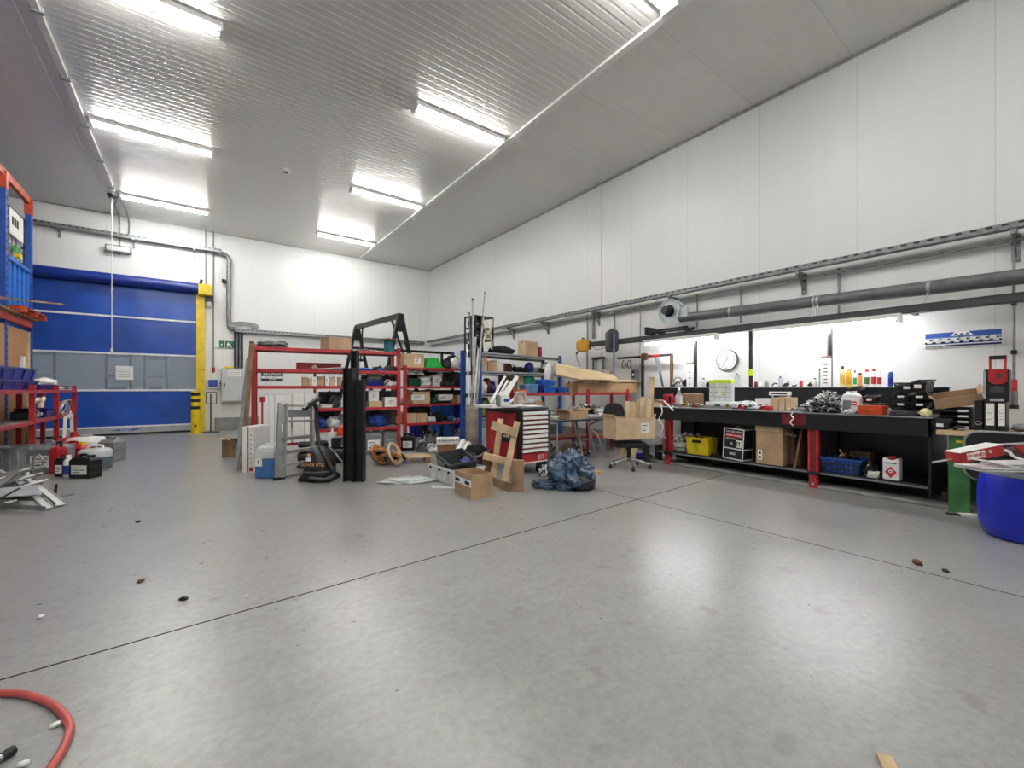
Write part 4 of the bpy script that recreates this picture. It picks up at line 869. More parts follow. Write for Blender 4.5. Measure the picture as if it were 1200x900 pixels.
# three standing steel beams
for u0, u1, vt, vb, kind, lb in ((401.5, 413, 431, 565, 'H', 'middle one'), (413, 425, 445, 565.5, 'H', 'shortest, on the right'), (404, 412, 411, 561, 'U', 'tallest and slimmest, at the back')):
    s = ground(u0, u1, vt, vb, .12); w, h = s['w'], s['h']; 
    if kind == 'U': s['loc'] += Vector((FW[0]*.18, FW[1]*.18, 0)); h += .03
    t = thing('steel_beam', 'black steel section standing upright before the red shelving, ' + lb, 'steel beam', s['loc'], s['rz'], 'upright black steel sections before the red shelving')
    mm = BSTEEL if kind == 'H' else DSTEEL
    m = MB(mm); m.bx(-w*.44,-.006,0,w*.44,.006,h) if kind == 'H' else m.bx(-w/2,.03,0,w/2,.04,h); m.done('web', t)
    for sx in (-1, 1): m = MB(mm); x = sx*(w/2-.006); m.bx(x-.006,-.055,0,x+.006,.055 if kind == 'H' else .04,h); m.done('flange', t, .003)

# ================================================================ black gantry frame behind
t = thing('gantry', 'black steel A-frame gantry rising behind the red shelving units', 'gantry')
r1, r2 = at(469, 370, d=9.5), at(418, 383, d=11.3); r2.z = r1.z
def vec(u, v, d): return at(u, v, d=d)
m = MB(BSTEEL); m.bar(r1, r2, .09, .11); m.done('ridge_beam', t)
for i, (r, spread_) in enumerate(((r1, .62), (r2, .62))):
    for sx in (-1, 1):
        m = MB(BSTEEL); m.bar((r.x+sx*.03, r.y, r.z), (r.x+sx*spread_, r.y, 0), .09, .07); m.done('leg', t)
    m = MB(BSTEEL); m.prism([(r.x-.06, r.z+.04), (r.x+.06, r.z+.04), (r.x+.14, r.z-.36), (r.x-.14, r.z-.36)], r.y-.05, r.y-.035); m.done('gusset', t)
    m = MB(BSTEEL); z = 1.9; f = (r.z-z)/r.z*spread_; m.bar((r.x-f, r.y, z), (r.x+f, r.y, z), .05, .06); m.done('cross_bar', t)
    dy = .5 if i == 0 else -.5
    m = MB(BSTEEL); m.bar((r.x+.1, r.y, r.z-.9), (r.x, r.y+dy, r.z-.05), .035, .035); m.done('brace', t)
# ================================================================ second unit: red beams, blue right post
B0 = Vector((3.27, 7.92)); SB = Fr(B0.x, B0.y, 0.0)
BW = SB.xa(543.5, 0)[0]; LB = [1.56, 1.19, .84, .46]
t = thing('shelving_unit', 'shelving unit with red tiers and a tall blue right post in the middle', 'shelving unit', (B0.x, B0.y, 0))
for y in (0, .5):
    m = MB(RED2); m.bx(-.03,y-.025,0,.03,y+.025,1.6); m.done('post', t); m = MB(BLUE); m.bx(BW-.035,y-.025,0,BW+.035,y+.025,1.96); m.done('post', t)
for z in LB: m = MB(RED2); m.bx(0,-.012,z-.045,BW,.012,z); m.bx(0,.49,z-.045,BW,.51,z); m.use(DRED); m.bx(0,.012,z-.02,BW,.49,z-.004); m.done('shelf', t)
m = MB(BSTEEL); m.bx(-.85,.48,1.9,BW,.53,1.95); m.bx(BW-.28,.48,1.56,BW-.24,.53,1.9); m.done('top_rail', t)
def sb(u0, u1, vt, k, yl=.03, d=.3, dr=0.0, z=None): return slot(SB, u0, u1, vt, (LB[k] if z is None else z)+.001, yl, d, dr)
carton('large tan cardboard box with a white label on top of the middle shelving unit', sb(473, 497, 414.5, 0, .05, .38, .0), m_=CARD2, stick=True, stick_w=.3)
s = sb(499, 519, 419.5, 0, .03, .3); w, h = s['w'], s['h']; t = thing('green_crate', 'bright green tapered crate upside down on top of the middle shelving unit', 'crate', s['loc'], s['rz'])
m = MB(GREEN); m.fru(.012, w, .3, h, w*.62, .2, 0, 0); m.bx(-w/2-.03,-.17,0,w/2+.05,.17,.018); m.done('body', t, .008); m = MB(DGREEN); m.bx(-w/2-.002,-.05,h*.3,-w/2+.03,.05,h*.6); m.done('hand_hole', t)
junk('flat black tool case behind the green crate on the middle unit', sb(497, 511, 415, 0, .36, .12), BLACK, BLACK, 31, 3, 'tool_case', 'tool case')
s = sb(519, 530, 416, 0, .06, .1); t = thing('spare_castor', 'black wheel standing on top of the middle shelving unit', 'wheel', s['loc']+Vector((0,0,.1))); m = MB(RUBBER); m.tube([(.085*math.cos(a),0,.085*math.sin(a)+.01) for a in [2*PI*i/20 for i in range(20)]], .024, 8, True); m.done('tyre', t); m = MB(DGREY); m.cyl((0,-.02,.01),(0,.02,.01),.07); m.done('rim', t)
heap('white plastic bag with grey print beside the black wheel on the middle unit', sb(530, 541, 418.5, 0, .05, .2), WHITE, 14, .3, 'plastic_bag', 'bag')
heap('black cloth behind the white bag on top of the middle unit', sb(524, 541, 416, 0, .28, .2), FABBLK, 15, .35)
crate('dark green box on the second tier of the middle unit', sb(479, 493, 443.5, 1, .03, .26), DGREEN)
papers('pile of white cards and trays on the second tier of the middle unit', sb(494, 506, 441, 1, .05, .25), 21, 7)
carton('white printed box on the second tier of the middle unit', sb(507, 518, 440, 1, .16, .16), m_=PAPER, tape=False, stick=True)
junk('black angular machine part on the second tier of the middle unit', sb(518, 531, 443, 1, .04, .25), BLACK, DGREY, 33, 10, 'machine_part')
junk('dark box-shaped part at the right end of the second tier of the middle unit', sb(531, 541, 441, 1, .05, .25), DGREY, BLACK, 34, 8, 'machine_part')
for i, u in enumerate((482, 492, 515)):
    p = SB.w(SB.xa(u, .2)[0], .2, LB[0]-.14); t = thing('work_lamp', 'white cone lamp hanging under the top of the middle unit, ' + ('leftmost', 'second from the left', 'rightmost')[i], 'lamp', p); m = MB(WHITE); m.lathe([(.09,0),(.05,.1)], 16); m.done('shade', t); m = MB(BLACK); m.cyl((0,0,.1),(0,0,.12),.03); m.done('socket', t)
s = sb(500, 538, 436, 1, .1, .3, z=LB[0]-.105); t = thing('sling_tray', 'shallow black tray slung under the top tier of the middle unit', 'tray', s['loc'], 0); m = MB(BLACK); w = s['w']; m.prism([(-w/2,.06),(-w*.3,.012),(w*.3,.0),(w/2,.05),(w/2,.03),(w*.3,-.015),(-w*.3,-.003),(-w/2,.04)], -.12, .12); m.done('tray', t)
carton('open cardboard box with a white side label on the third tier of the middle unit', sb(484, 504, 459, 2, .03, .34), open_=.6, m_=CARD2, stick=True, stick_w=.75)
s = sb(515, 531, 466.5, 2, .03, .2, z=LB[2]+.055); s['h'] = .125
carton('white box with black printing raised on the third tier of the middle unit', s, m_=PAPER, tape=False, stick=True, stick_w=.7)
junk('dark fitting under the white printed box on the third tier', dict(sb(514, 529, 465, 2, .05, .2), h=.054), DSTEEL, STEEL, 36, 4, 'metal_fitting', 'fitting')
junk('black tool between the open box and the white box on the third tier', sb(504, 514, 462, 2, .05, .25), BLACK, DGREEN, 37, 8, 'power_tool', 'tool')
carton('small narrow tan box at the right end of the third tier of the middle unit', sb(536, 540, 463, 2, .03, .15), m_=CARD2, tape=False)
carton('small pink-brown box on the third tier of the middle unit', sb(528.5, 534, 467, 2, .03, .15), m_=WOOD2, tape=False)
bottle('white roll standing left on the third tier of the middle unit', sb(471, 476, 464, 2, .1, .1), WHITE, WHITE, name='roll', cat='roll')
for i, (u0, u1) in enumerate(((477, 488), (488.5, 500.5))): carton('tan cardboard box on the lowest tier of the middle unit, the %s of two' % ('left', 'right')[i], sb(u0, u1, 484.5, 3, .03, .3), m_=CARD2)
carton('small brown box left of the middle unit, behind the red post', slot(SB, 467.5, 474, 485, LB[3]+.001, .1, .25), m_=CARD, tape=False)
junk('dark motor with grey fittings on the lowest tier of the middle unit', sb(509, 525, 479, 3, .04, .3), DSTEEL, BLACK, 41, 10, 'electric_motor', 'motor')
t = papers('white packets in front of the dark motor on the lowest tier', sb(502, 512, 488.5, 3, .02, .1), 44, 3)
junk('small blue and white fitting at the right of the lowest tier of the middle unit', sb(526, 539, 486, 3, .03, .2), MBLUE, LGREY, 45, 6, 'fitting', 'fitting')
# blue containers and cable drums on the floor behind
for u0, u1, vt, dd, mm, lb in ((505, 517, 470, 9.9, CBLUE, 'bright blue, in the middle of the row'), (517.5, 528, 470, 9.9, CBLUE, 'bright blue, on the right'), (529, 541, 470, 9.9, NAVY, 'dark blue, behind the tall blue post'), (478, 503, 473, 10.0, NAVY, 'dark blue and wide, on the left')):
    s = slot(face(dd), u0, u1, vt, 0, 0, .5); t = thing('plastic_bin', 'tall bin behind the middle shelving unit, ' + lb, 'bin', s['loc'], s['rz'], 'tall blue bins behind the middle shelving unit'); w, h = s['w'], s['h']
    m = MB(mm).tray(w, .5, h, .012, taper=.03, rim=.025); [m.bar((w*x,-.245+.02,.05),(w*x*1.05,-.26,h-.06),.02,.02) for x in (-.25,.25)]; m.done('body', t)
# things below the middle unit
s = ground(470, 485, 509, 528, .12); jerry('black can with a white label on the floor below the middle unit', s, BLACK, BLACK, True)
s = ground(486, 503, 511, 530, .3); t = junk('grey metal gearbox on the floor below the middle unit', s, GREY, STEEL, 51, 12, 'gearbox', 'gearbox')
s = ground(492, 512, 500, 520, .3); junk('dark metal fittings on the floor behind the grey gearbox', s, DSTEEL, GREY, 52, 14, 'metal_fitting', 'fitting')
s = ground(498, 512, 516, 531, .2); junk('pale casting on the floor right of the grey gearbox', s, LGREY, WHITE, 53, 8, 'metal_casting', 'casting')
s = ground(459, 470, 508, 527, .12); bottle('dark bottle with a cream label beside the grey jerrycans on the floor', s, BLACK, WHITE, PAPER)
s = ground(512, 526, 494, 512, .3); junk('black machine housing on the floor under the middle unit, right part', s, BLACK, DSTEEL, 54, 8)
s = ground(528, 541, 498, 515, .3); junk('dark tangle of fittings at the foot of the tall blue post', s, DSTEEL, LGREY, 55, 10, 'metal_fitting', 'fitting')
# heap of orange and blue hoses
s = ground(428, 466, 521, 547, .4)
for k in range(13):
    rnd = random.Random(60+k); c = s['loc']+Vector((FW[0]*rnd.uniform(-.1,.2)+RT[0]*rnd.uniform(-.24,.26), FW[1]*rnd.uniform(-.1,.2)+RT[1]*rnd.uniform(-.24,.26), 0)); r = rnd.uniform(.09,.17)
    tl = rnd.uniform(.3, 1.2); m = MB((ROPE, BLACK, ROPE, DSTEEL, CARD2, ROPE, FABB)[k % 7])
    for j in range(3): m.tube([(r*math.cos(a)*(1+.1*j), r*math.sin(a)*math.cos(tl)*(1+.06*j), r*1.05*math.sin(tl)+.02+r*math.sin(a)*math.sin(tl)+.01*j) for a in [2*PI*i/20 for i in range(20)]], .016, 7, True)
    one(m, 'hose_coil', 'coiled orange, black or blue strap or hose in the heap before the grey jerrycans', 'hose coil', c, rnd.random()*3, 'coils in the heap before the grey jerrycans')
s = ground(461, 479, 530, 543, .2); t = thing('glove', 'pair of blue and white work gloves on the floor beside the hose heap', 'gloves', s['loc'], s['rz'])
for k in (-1, 1):
    m = MB(MBLUE).blob((k*.07,0,.03),(.05,.1,.03),k+5,.3,2,12,flat=0); [m.tube([(k*.07+f*.02,-.08,.03),(k*.07+f*.028,-.15,.015)], .011) for f in (-1.5,-.5,.5,1.5)]; m.done('glove', t); m = MB(WHITE); m.cyl((k*.07,.07,.035),(k*.07,.13,.035),.035); m.done('cuff', t)
s = ground(474, 498, 528, 543, .35); t = thing('pallet_piece', 'small wooden slatted platform on the floor right of the hose heap', 'pallet', s['loc'], s['rz']+.3); w = .38
m = MB(WOOD); [m.bx(-w/2,-.17+k*.12,.08,w/2,-.08+k*.12,.1) for k in range(3)]; m.done('deck_board', t); 
for x in (-.15, .15): m = MB(WOOD2); m.bx(x-.04,-.17,0,x+.04,.16,.08); m.done('block', t)
# white plastic film on the floor
m = MB(MILKY).blob((0,0,.01),(.3,.16,.035),77,.7,3.2,22,flat=.001,ridge=True); p = fl(478, 564); one(m, 'plastic_film', 'crumpled clear plastic film lying on the floor left of the white crate', 'plastic film', (p.x, p.y, 0), -.5)
# right-hand clutter in front: crates
s = ground(502, 564, 543, 572, .5); d = EYE*500/(568-455)
WF = Fr(*fl(502, 560).xy, math.atan2(fl(534,572).y-fl(502,560).y, fl(534,572).x-fl(502,560).x)); s = dict(loc=WF.w(.31, .23, 0), rz=WF.a, w=.62, d=.46, h=.19)
wc = s; t = crate('low white crate with reinforced rim on the floor, holding the dark grey crate', s, WHITE, ribs=7)
w, h = s['w'], s['h']
for x in (-.24, 0, .24):
    m = MB(BLACK); m.box((x*w*1.6,-.238,h*.8),(.03,.01,.03)); m.done('catch', t)
s2 = dict(loc=wc['loc']+Vector((.02,.03,.10)), w=.46, d=.36, h=.2, rz=wc['rz']+.35)
t = crate('dark grey crate tilted inside the low white crate', s2, DGREY, ribs=5); t.rotation_euler = (.1, .2, wc['rz']-.1)
m = MB(GREY); m.bx(-.16,-.19,.04,.1,-.182,.16); m.done('side_panel', t)
s = slot(Fr(*fl(533, 577).xy, math.atan2(fl(552,586).y-fl(533,577).y, fl(552,586).x-fl(533,577).x)), 533, 552, 553, 0, 0, .26); s['h'] = (586-553)/500*(EYE*500/(586-455))*.86
carton('open cardboard box with a white printed band on the floor before the white crate', s, open_=True, m_=CARD, band=True, flaps=False)
s['loc'] += Vector((0,0,0))
p = fl(520, 572); m = MB(WHITE); m.bx(-.14,-.02,0,.14,.02,.012); one(m, 'white_strip', 'short white plastic strip on the floor in front of the white crate', 'strip', (p.x,p.y,0), -.75, bevel=.003)
s = ground(513, 531, 519, 545, .25); s['h'] = .3; carton('plain brown cardboard box behind the dark grey crate', s, m_=mat('dark_cardboard', '8a5f40', .8))
s3 = dict(loc=s['loc']+Vector((.02,0,.305)), w=.34, d=.24, h=.1, rz=s['rz']+.15)
t = thing('white_case', 'white perforated case lying on the plain brown box', 'case', s3['loc'], s3['rz']); m = MB(WHITE); m.bx(-.17,-.12,0,.17,.12,.045); m.done('base', t, .006); m = MB(WHITE); m.bx(-.17,-.12,.048,.17,.12,.09); m.done('lid', t, .008); [MB(INK).bx(-.13+k*.05,-.1215,.055,-.11+k*.05,-.12,.07).done('hole', t) for k in range(6)]
s = ground(535, 560, 517, 553, .35); t = thing('tub_chair', 'black padded tub seat leaning with a grey frame behind the crates', 'seat', s['loc'], s['rz'], rot=(-.3, .25, s['rz'])); w = .42
m = MB(FABBLK).blob((0,0,.12),(.21,.17,.12),5,.25,2,16,flat=0); m.done('cushion', t); m = MB(FABBLK).blob((.05,.13,.24),(.2,.06,.15),6,.2,2,16); m.done('backrest', t); m = MB(GREY); m.tube(curve([(-.2,-.17,.1),(.05,-.2,.16),(.2,-.1,.3),(.24,.05,.38)], 5), .014); m.done('frame', t)
for i, (u0, v0, u1, v1, lb) in enumerate(((527, 545, 543, 517, 'left one'), (537, 543, 549, 520, 'right one'))):
    p, q = at(u0, v0, d=6.6), at(u1, v1, d=7.1); t = thing('white_pipe', 'thick white pipe leaning over the clutter before the pole bundle, ' + lb, 'pipe'); m = MB(WHITE); m.cyl(p, q, .05, n=16); m.done('pipe', t); m = MB(BLACK); ax = (p-q).normalized(); m.cyl(p, p+ax*.002, .04, n=16); m.done('bore', t)
t = thing('plastic_spray', 'dark blue plastic sheet hanging in the right end of the white crate', 'sheet', wc['loc']+Vector((.18,.0,.12))); m = MB(NAVY).blob((0,0,.07),(.12,.12,.07),9,.4,2,12,flat=0); m.done('sheet', t)
# long white sheets leaning on tool chest left side
for k in range(5):
    u0 = 562+k*4; a, b = at(u0+3, 531, d=6.55+.05*k), at(u0+16 if k < 4 else u0+10, 487+k*2, d=6.75+.05*k); t = thing('white_profile', 'long white plastic profile leaning in the bunch left of the tool chest', 'profile', group='white profiles leaning left of the tool chest')
    a.z = .004; m = MB(WHITE if k % 2 == 0 else PAPER); m.bar(a, b, .055, .018, up=(FW[0],FW[1],0)); m.done('profile', t); m = MB(BINK if k == 3 else LGREY); m.bar(a+(b-a)*.02, a+(b-a)*.12, .056, .019, up=(FW[0],FW[1],0)); m.done('end_wrap', t)
# pole bundle in cardboard tube
c = xy(553, 7.35); t = thing('cardboard_tube', 'tall brown tube standing on the floor and holding the bunch of long rods', 'tube', (c[0], c[1], 0))
m = MB(mat('brown_tube', '83746a', .6, var=.25, scale=5)); m.lathe([(.11,0),(.11,.86),(.095,.86),(.095,.02)], 20); m.done('tube', t); m = MB(LGREY); m.lathe([(.113,.8),(.113,.84)], 20); m.done('tape_band', t)
rods = [(550, 368, .012, GALV, 'dark-tipped thin one left of the thick ones'), (554, 352, .02, ALU, 'thick pale one in the middle'), (568, 344, .009, STEEL, 'thinnest and tallest one, leaning right'), (557, 395, .025, ALU, 'wide pale one right of the middle'), (561, 408, .018, WHITE, 'white one leaning right'), (547, 403, .015, WHITE, 'short white one leaning left'), (565, 382, .016, ALU, 'pale one against the thinnest rod'), (551.5, 395, .016, DSTEEL, 'dark one beside the thick pale one')]
for i, (u, v, r_, mm, lb) in enumerate(rods):
    a = 2*PI*i/8; p = Vector((c[0]+.05*math.cos(a), c[1]+.05*math.sin(a), .03)); q = at(u, v, d=7.45)
    t = thing('long_rod', 'long rod in the brown tube, ' + lb, 'rod'); m = MB(mm); m.cyl(p, q, r_, n=8); m.done('rod', t); m = MB(DSTEEL); m.cyl(q, q+(q-p).normalized()*.03, r_*1.1, n=8); m.done('tip', t)

# crates added at the back of the tiers to darken their depths
for i, (f, u0, u1, vt, k, lb) in enumerate(((sa, 424, 465, 458, 3, 'fourth tier of the red unit, right part'), (sa, 374, 400, 459, 3, 'fourth tier of the red unit, left part'), (sa, 373, 400, 482, 4, 'fifth tier of the red unit, left part'), (sa, 424, 465, 481, 4, 'fifth tier of the red unit, right part'),
        (sa, 424, 464, 440, 2, 'third tier of the red unit, right part'), (sb, 479, 505, 436, 1, 'second tier of the middle unit, left part'), (sb, 507, 541, 436, 1, 'second tier of the middle unit, right part'), (sb, 480, 508, 457, 2, 'third tier of the middle unit, left part'), (sb, 509, 541, 457, 2, 'third tier of the middle unit, right part'), (sb, 479, 505, 477, 3, 'lowest tier of the middle unit'))):
    s = f(u0, u1, vt, k, .385, .095); crate('black crate at the back of the '+lb, s, BLACK if i % 3 else DGREY, ribs=5)
# ================================================================ blue and grey unit at the right wall end
C0 = Vector(xy(562, 7.9)); C1 = Vector((6.6, 7.1)); SC = Fr(C0.x, C0.y, math.atan2(C1.y-C0.y, C1.x-C0.x)); CW = (C1-C0).length; LC = [1.83, 1.475, 1.05, .6]
t = thing('shelving_unit', 'shelving unit with blue posts and pale grey tiers behind the red tool chest', 'shelving unit', (C0.x, C0.y, 0), SC.a)
for x in (0, CW):
    for y in (0, .5): m = MB(BLUE); m.bx(x-.035,y-.025,0,x+.035,y+.025,1.88); m.done('post', t)
for z in LC: m = MB(LGREY); m.bx(0,-.015,z-.07,CW,.0,z); m.bx(0,.49,z-.07,CW,.51,z); m.use(DSTEEL); m.bx(0,-.018,z-.045,CW,-.0152,z-.03); m.use(GALV); m.bx(0,.0,z-.02,CW,.49,z-.004); m.done('shelf', t)
def sq(u0, u1, vt, k, yl=.03, d=.3, z=None): return slot(SC, u0, u1, vt, (LC[k] if z is None else z)+.001, yl, d)
s = sq(564, 579, 371, 0, .05, .35); w, h = s['w'], s['h']
t = thing('wire_rack', 'black open rack with crossed cream hoses on top of the blue and grey unit', 'rack', s['loc'], s['rz'])
for z in (0, .33, .66, .97): m = MB(BLACK); m.bx(-w/2-.12,-.16,h*z,w/2,.16,h*z+.02); m.done('tier', t)
for x in (-w/2-.12, -w/2+.01, w/2-.015):
    for y in (-.155, .155): m = MB(BLACK); m.bx(x-.012,y-.012,0,x+.012,y+.012,h); m.done('post', t)
m = MB(BLACK); m.bx(-w/2,.13,0,w/2,.15,h); m.done('back_panel', t)
for sg in (-1, 1): m = MB(mat('cream_hose', 'ddd6a8', .5)); m.tube(curve([(sg*w*.35,-.17,h*.95),(sg*w*.3,-.17,h*.7),(-sg*w*.25,-.175+.01*sg,h*.4),(-sg*w*.3,-.17,h*.1)], 5), .018, 8); m.done('hose', t)
for z in (.08, .4, .72): m = MB(DSTEEL); m.bx(-w/2-.1,-.12,h*z-.0,-w/2-.01,.1,h*z+h*.16); m.use(LGREY); m.bx(-w/2-.09,-.125,h*z+.02,-w/2-.03,-.12,h*z+.06); m.done('drawer', t)
heap('flattened coil of black cable and bags on top of the blue and grey unit', sq(580, 607, 404.5, 0, .05, .3), FABBLK, 4, .3, 'cable_heap', 'cables')
carton('tan cardboard box standing alone on top of the blue and grey unit', sq(616, 630, 400, 0, .05, .22), m_=CARD2)
carton('small red box beside the tan box on top of the blue and grey unit', sq(630.5, 635, 407, 0, .05, .15), m_=RED, tape=False)
for i, (u0, u1, vt, mm, lb) in enumerate(((565, 571, 417, CARD2, 'leftmost and tallest'), (572, 577, 423, CARD, 'second from the left'), (577.5, 582, 424, CARD2, 'third from the left'), (583, 590, 422, WHITE, 'white one on the right'))):
    carton('small box on the blue and grey unit second tier, ' + lb, sq(u0, u1, vt, 1, .03, .2), m_=mm, tape=False, group='small boxes on the second tier of the blue and grey unit')
junk('dark red tool with black nose on the second tier of the blue and grey unit', sq(588, 608, 421, 1, .03, .25), DRED, BLACK, 71, 5, 'power_tool', 'tool')
junk('black tools in a row on the second tier of the blue and grey unit', sq(609, 620, 427, 1, .05, .25), BLACK, DSTEEL, 72, 8, 'hand_tool', 'tool')
heap('round dark blue bundle on the second tier of the blue and grey unit', sq(620, 628, 424, 1, .03, .2), NAVY, 3, .2, 'bundle', 'bundle')
heap('white plastic bag hanging over the right end of the blue and grey unit', sq(640, 650, 424, 1, .0, .25), WHITE, 8, .3, 'plastic_bag', 'bag')
junk('white and black part between the blue bundle and the white bag', sq(629, 640, 428, 1, .03, .25), LGREY, BLACK, 73, 6, 'machine_part')
for i, (u0, u1, vt, mm, lb) in enumerate(((566, 573, 446, WHITE, 'white one at the left'), (572, 578, 443, DRED, 'dark red one'), (577, 583, 447, NAVY, 'dark blue one'), (581, 587, 446, WHITE, 'white one at the right'))):
    heap('crumpled bag on the blue and grey unit third tier, ' + lb, sq(u0, u1, vt, 2, .05+.05*(i % 2), .2), mm, 20+i, .4, 'parts_bag', 'bag')
carton('brown cardboard box half hidden by white profiles on the blue and grey unit', sq(594, 606, 436, 2, .1, .25), m_=WOOD2)
carton('pale tan box left of the teal netting on the blue and grey unit', sq(606.5, 616, 437, 2, .1, .25), m_=CARD2)
heap('heap of teal netting on the blue and grey unit', sq(617, 629, 433, 2, .02, .2), TEALN, 5, .5, 'netting', 'net', 3)
heap('yellow and black crumpled bag low on the blue and grey unit', sq(566, 577, 466, 3, .05, .25), mat('olive_bag', '7c8a3a', .6, var=.4, scale=20), 6, .4, 'plastic_bag', 'bag')

# ================================================================ red shelf with boards, right of the tool chest
D0 = Vector(xy(612, 7.08)); D1 = Vector((6.45, 5.08)); SD = Fr(D0.x, D0.y, math.atan2(D1.y-D0.y, D1.x-D0.x)); DW = (D1-D0).length; ZD = 1.075
t = thing('red_shelf', 'long low red shelf carrying blue bins and pale boards right of the tool chest', 'shelf', (D0.x, D0.y, 0), SD.a)
xm = SD.xa(689, 0)[0]
for x in (.02, xm, DW-.02):
    for y in (0, .5): m = MB(RED); m.bx(x-.025,y-.02,0,x+.025,y+.02,ZD+.06); m.done('post', t)
for z in (ZD, .3): m = MB(RED); m.bx(0,-.012,z-.045,DW,.012,z); m.bx(0,.49,z-.045,DW,.51,z); m.use(WOOD2); m.bx(0,.012,z-.02,DW,.49,z-.004); m.done('shelf', t)
def sd_(u0, u1, vt, yl=.03, d=.3, z=ZD): return slot(SD, u0, u1, vt, z+.001, yl, d)
LBL = mat('light_blue_plastic', '6f9fc8', .4)
t = crate('light blue ribbed basket on the red shelf right of the orange funnel', sd_(616, 631, 450), LBL, ribs=8)
s = sd_(608, 619, 452.5, -.1, .12, z=ZD-.06); t = thing('funnel', 'orange plastic funnel in front of the light blue basket', 'funnel', s['loc'], .3); m = MB(ORPL); m.fru(.0, .04, .03, .05, .16, .1); m.fru(.05, .16, .1, .1, .14, .1); m.done('cone', t, .006); m = MB(ORPL); m.cyl((.05,0,.04),(.11,0,.0),.012); m.done('spout', t)
for k, (u0, u1, v0, v1, dz) in enumerate(((637, 652, 449, 458, 0), (636, 651, 440.5, 449, .118), (654, 667, 450.5, 458, 0))):
    s = sd_(u0, u1, v0); s['loc'].z += dz; s['h'] = .112 if k < 2 else .1
    bin_('bright blue storage bin on the red shelf, ' + ('lower of the stacked pair', 'upper of the stacked pair', 'single one on the right')[k], s, MBLUE, lab=False, group='bright blue bins on the red shelf')
s = sd_(632, 637, 448, .05, .2); bin_('dark blue bin squeezed left of the bright blue bins on the red shelf', s, NAVY, lab=False)
heap('white round bag hanging behind the blue bins on the red shelf', sd_(640, 650, 425, .34, .15), WHITE, 31, .2, 'plastic_bag', 'bag')
# boards
s = sd_(677, 747, 448.5, .0, .42); carton('long flat pale cardboard package lying on the red shelf', s, m_=mat('board_brown', 'b5926a', .7, var=.1), tape=False, name='flat_package', cat='package')
zb = s['loc'].z+s['h']; a = SD.w(SD.xa(676,.2)[0],.2,zb+.035); b = SD.w(SD.xa(752,.2)[0],.2,zb+.03)
t = thing('plywood_board', 'flat pale board on the long package, projecting over its right end', 'board'); m = MB(PLY); m.bar(a, b, .46, .035); m.done('board', t, .002); m = MB(WOOD2); m.bar(a+Vector((0,0,-.025)), a+(b-a)*.05+Vector((0,0,-.025)), .4, .014); m.done('batten', t)
p = [at(652, 427, d=7.25), at(722, 442, d=7.45), at(724, 445.5, d=7.45), at(680, 444.5, d=7.3), at(652, 438.5, d=7.2)]
t = thing('plywood_board', 'big pale tapering board lying askew above the blue bins on the red shelf', 'board')
m = MB(PLY); off = Vector((FW[0]*.35, FW[1]*.35, .06)); n = 5; m.add(p+[q+off for q in p], [tuple(range(n))[::-1], tuple(range(n, 2*n))]+[(i, (i+1) % n, (i+1) % n+n, i+n) for i in range(n)]); m.done('board', t)
m = MB(WOOD2); q0, q1 = p[4], p[3]; m.bar(q0+Vector((0,0,-.012)), q1+Vector((0,0,-.012)), .02, .02); m.done('edge_strip', t)
# rusty pile beyond the boards
s = sd_(707, 725, 433, .25, .2, z=1.19); heap('pile of brown and white rags behind the boards on the red shelf', s, mat('rag', '6d5550', .8, var=.6, scale=25, c2='b9aaa4'), 40, .5, 'rag_pile', 'rags')
carton('small tan cardboard box at the far right end of the boards', dict(loc=SD.w(SD.xa(732,.3)[0],.3,1.235), w=.18, d=.15, h=.06, rz=SD.a), m_=CARD, tape=False)

# ================================================================ red tool chest
Y_ = 4.72; q0 = xy(611, 5.55); s_ = Fr(q0[0], q0[1], 0); w = s_.xa(641, 0)[0]; 
TX = s_; 
t = thing('tool_chest', 'red wheeled tool chest with white drawer fronts in the middle of the clutter', 'tool chest', (q0[0], q0[1], 0)); D_ = .84
zt, zb2 = .865, .17
m = MB(BLACK); m.bx(-.0,.02,zb2,w,D_,zt); m.done('body', t, .01)
m = MB(RED); m.bx(-.012,.1,zb2+.02,-.0005,D_-.04,zt-.05); sp_ = m.done('side_panel', t, .004)
m = MB(BLACK); m.bx(-.02,.2,.42,-.012,.42,.62); m.use(WINK); [m.cyl((-.02,.25+.05*k,.5),(-.024,.25+.05*k,.5),.018,n=10) for k in range(3)]; m.done('tool_plate', sp_)
zs = [zt-.02-(zt-.02-(zb2+.12))*k/9 for k in range(10)]
for k in range(9):
    z1, z0 = zs[k], zs[k+1]
    m = MB(RED); m.bx(.015,-.01,z0+.006,w-.015,.03,z1-.004); dd = m.done('drawer', t, .002)
    m = MB(WHITE); m.prism([(-.035, z1-.044), (-.035, z1-.012), (-.009, z1-.004), (-.009, z1-.046)], .01, w-.01, 'yz'); m.done('drawer_pull', dd, .002)
m = MB(RED); m.bx(.015,-.012,zb2+.01,w-.01,.03,zb2+.115); o = m.done('bottom_panel', t, .002); text(o, 'JET', (w*.74,-.014,zb2+.06), .075, WINK)
m = MB(WHITE); m.bx(.01,-.014,zb2-.006,w-.005,.03,zb2+.01); m.done('kick_strip', t)
m = MB(DGREY); m.bx(-.02,-.01,zt,w+.02,D_+.02,zt+.03); m.use(ALU); m.bx(-.4,.05,zt-.005,0,D_+.05,zt+.012) if 0 else None; m.done('top_tray', t, .008)
m = MB(DGREY); m.bx(w+.002,.02,.1,w+.085,D_-.1,zt-.02); m.use(BLACK); [m.bx(w+.085,.06,.2+k*.06,w+.092,D_-.15,.22+k*.06) for k in range(9)]; m.done('side_handle', t, .02)
m = MB(BLACK); m.bx(-.01,-.02,.4,.012,.02,.86); m.done('corner_bumper', t, .004)
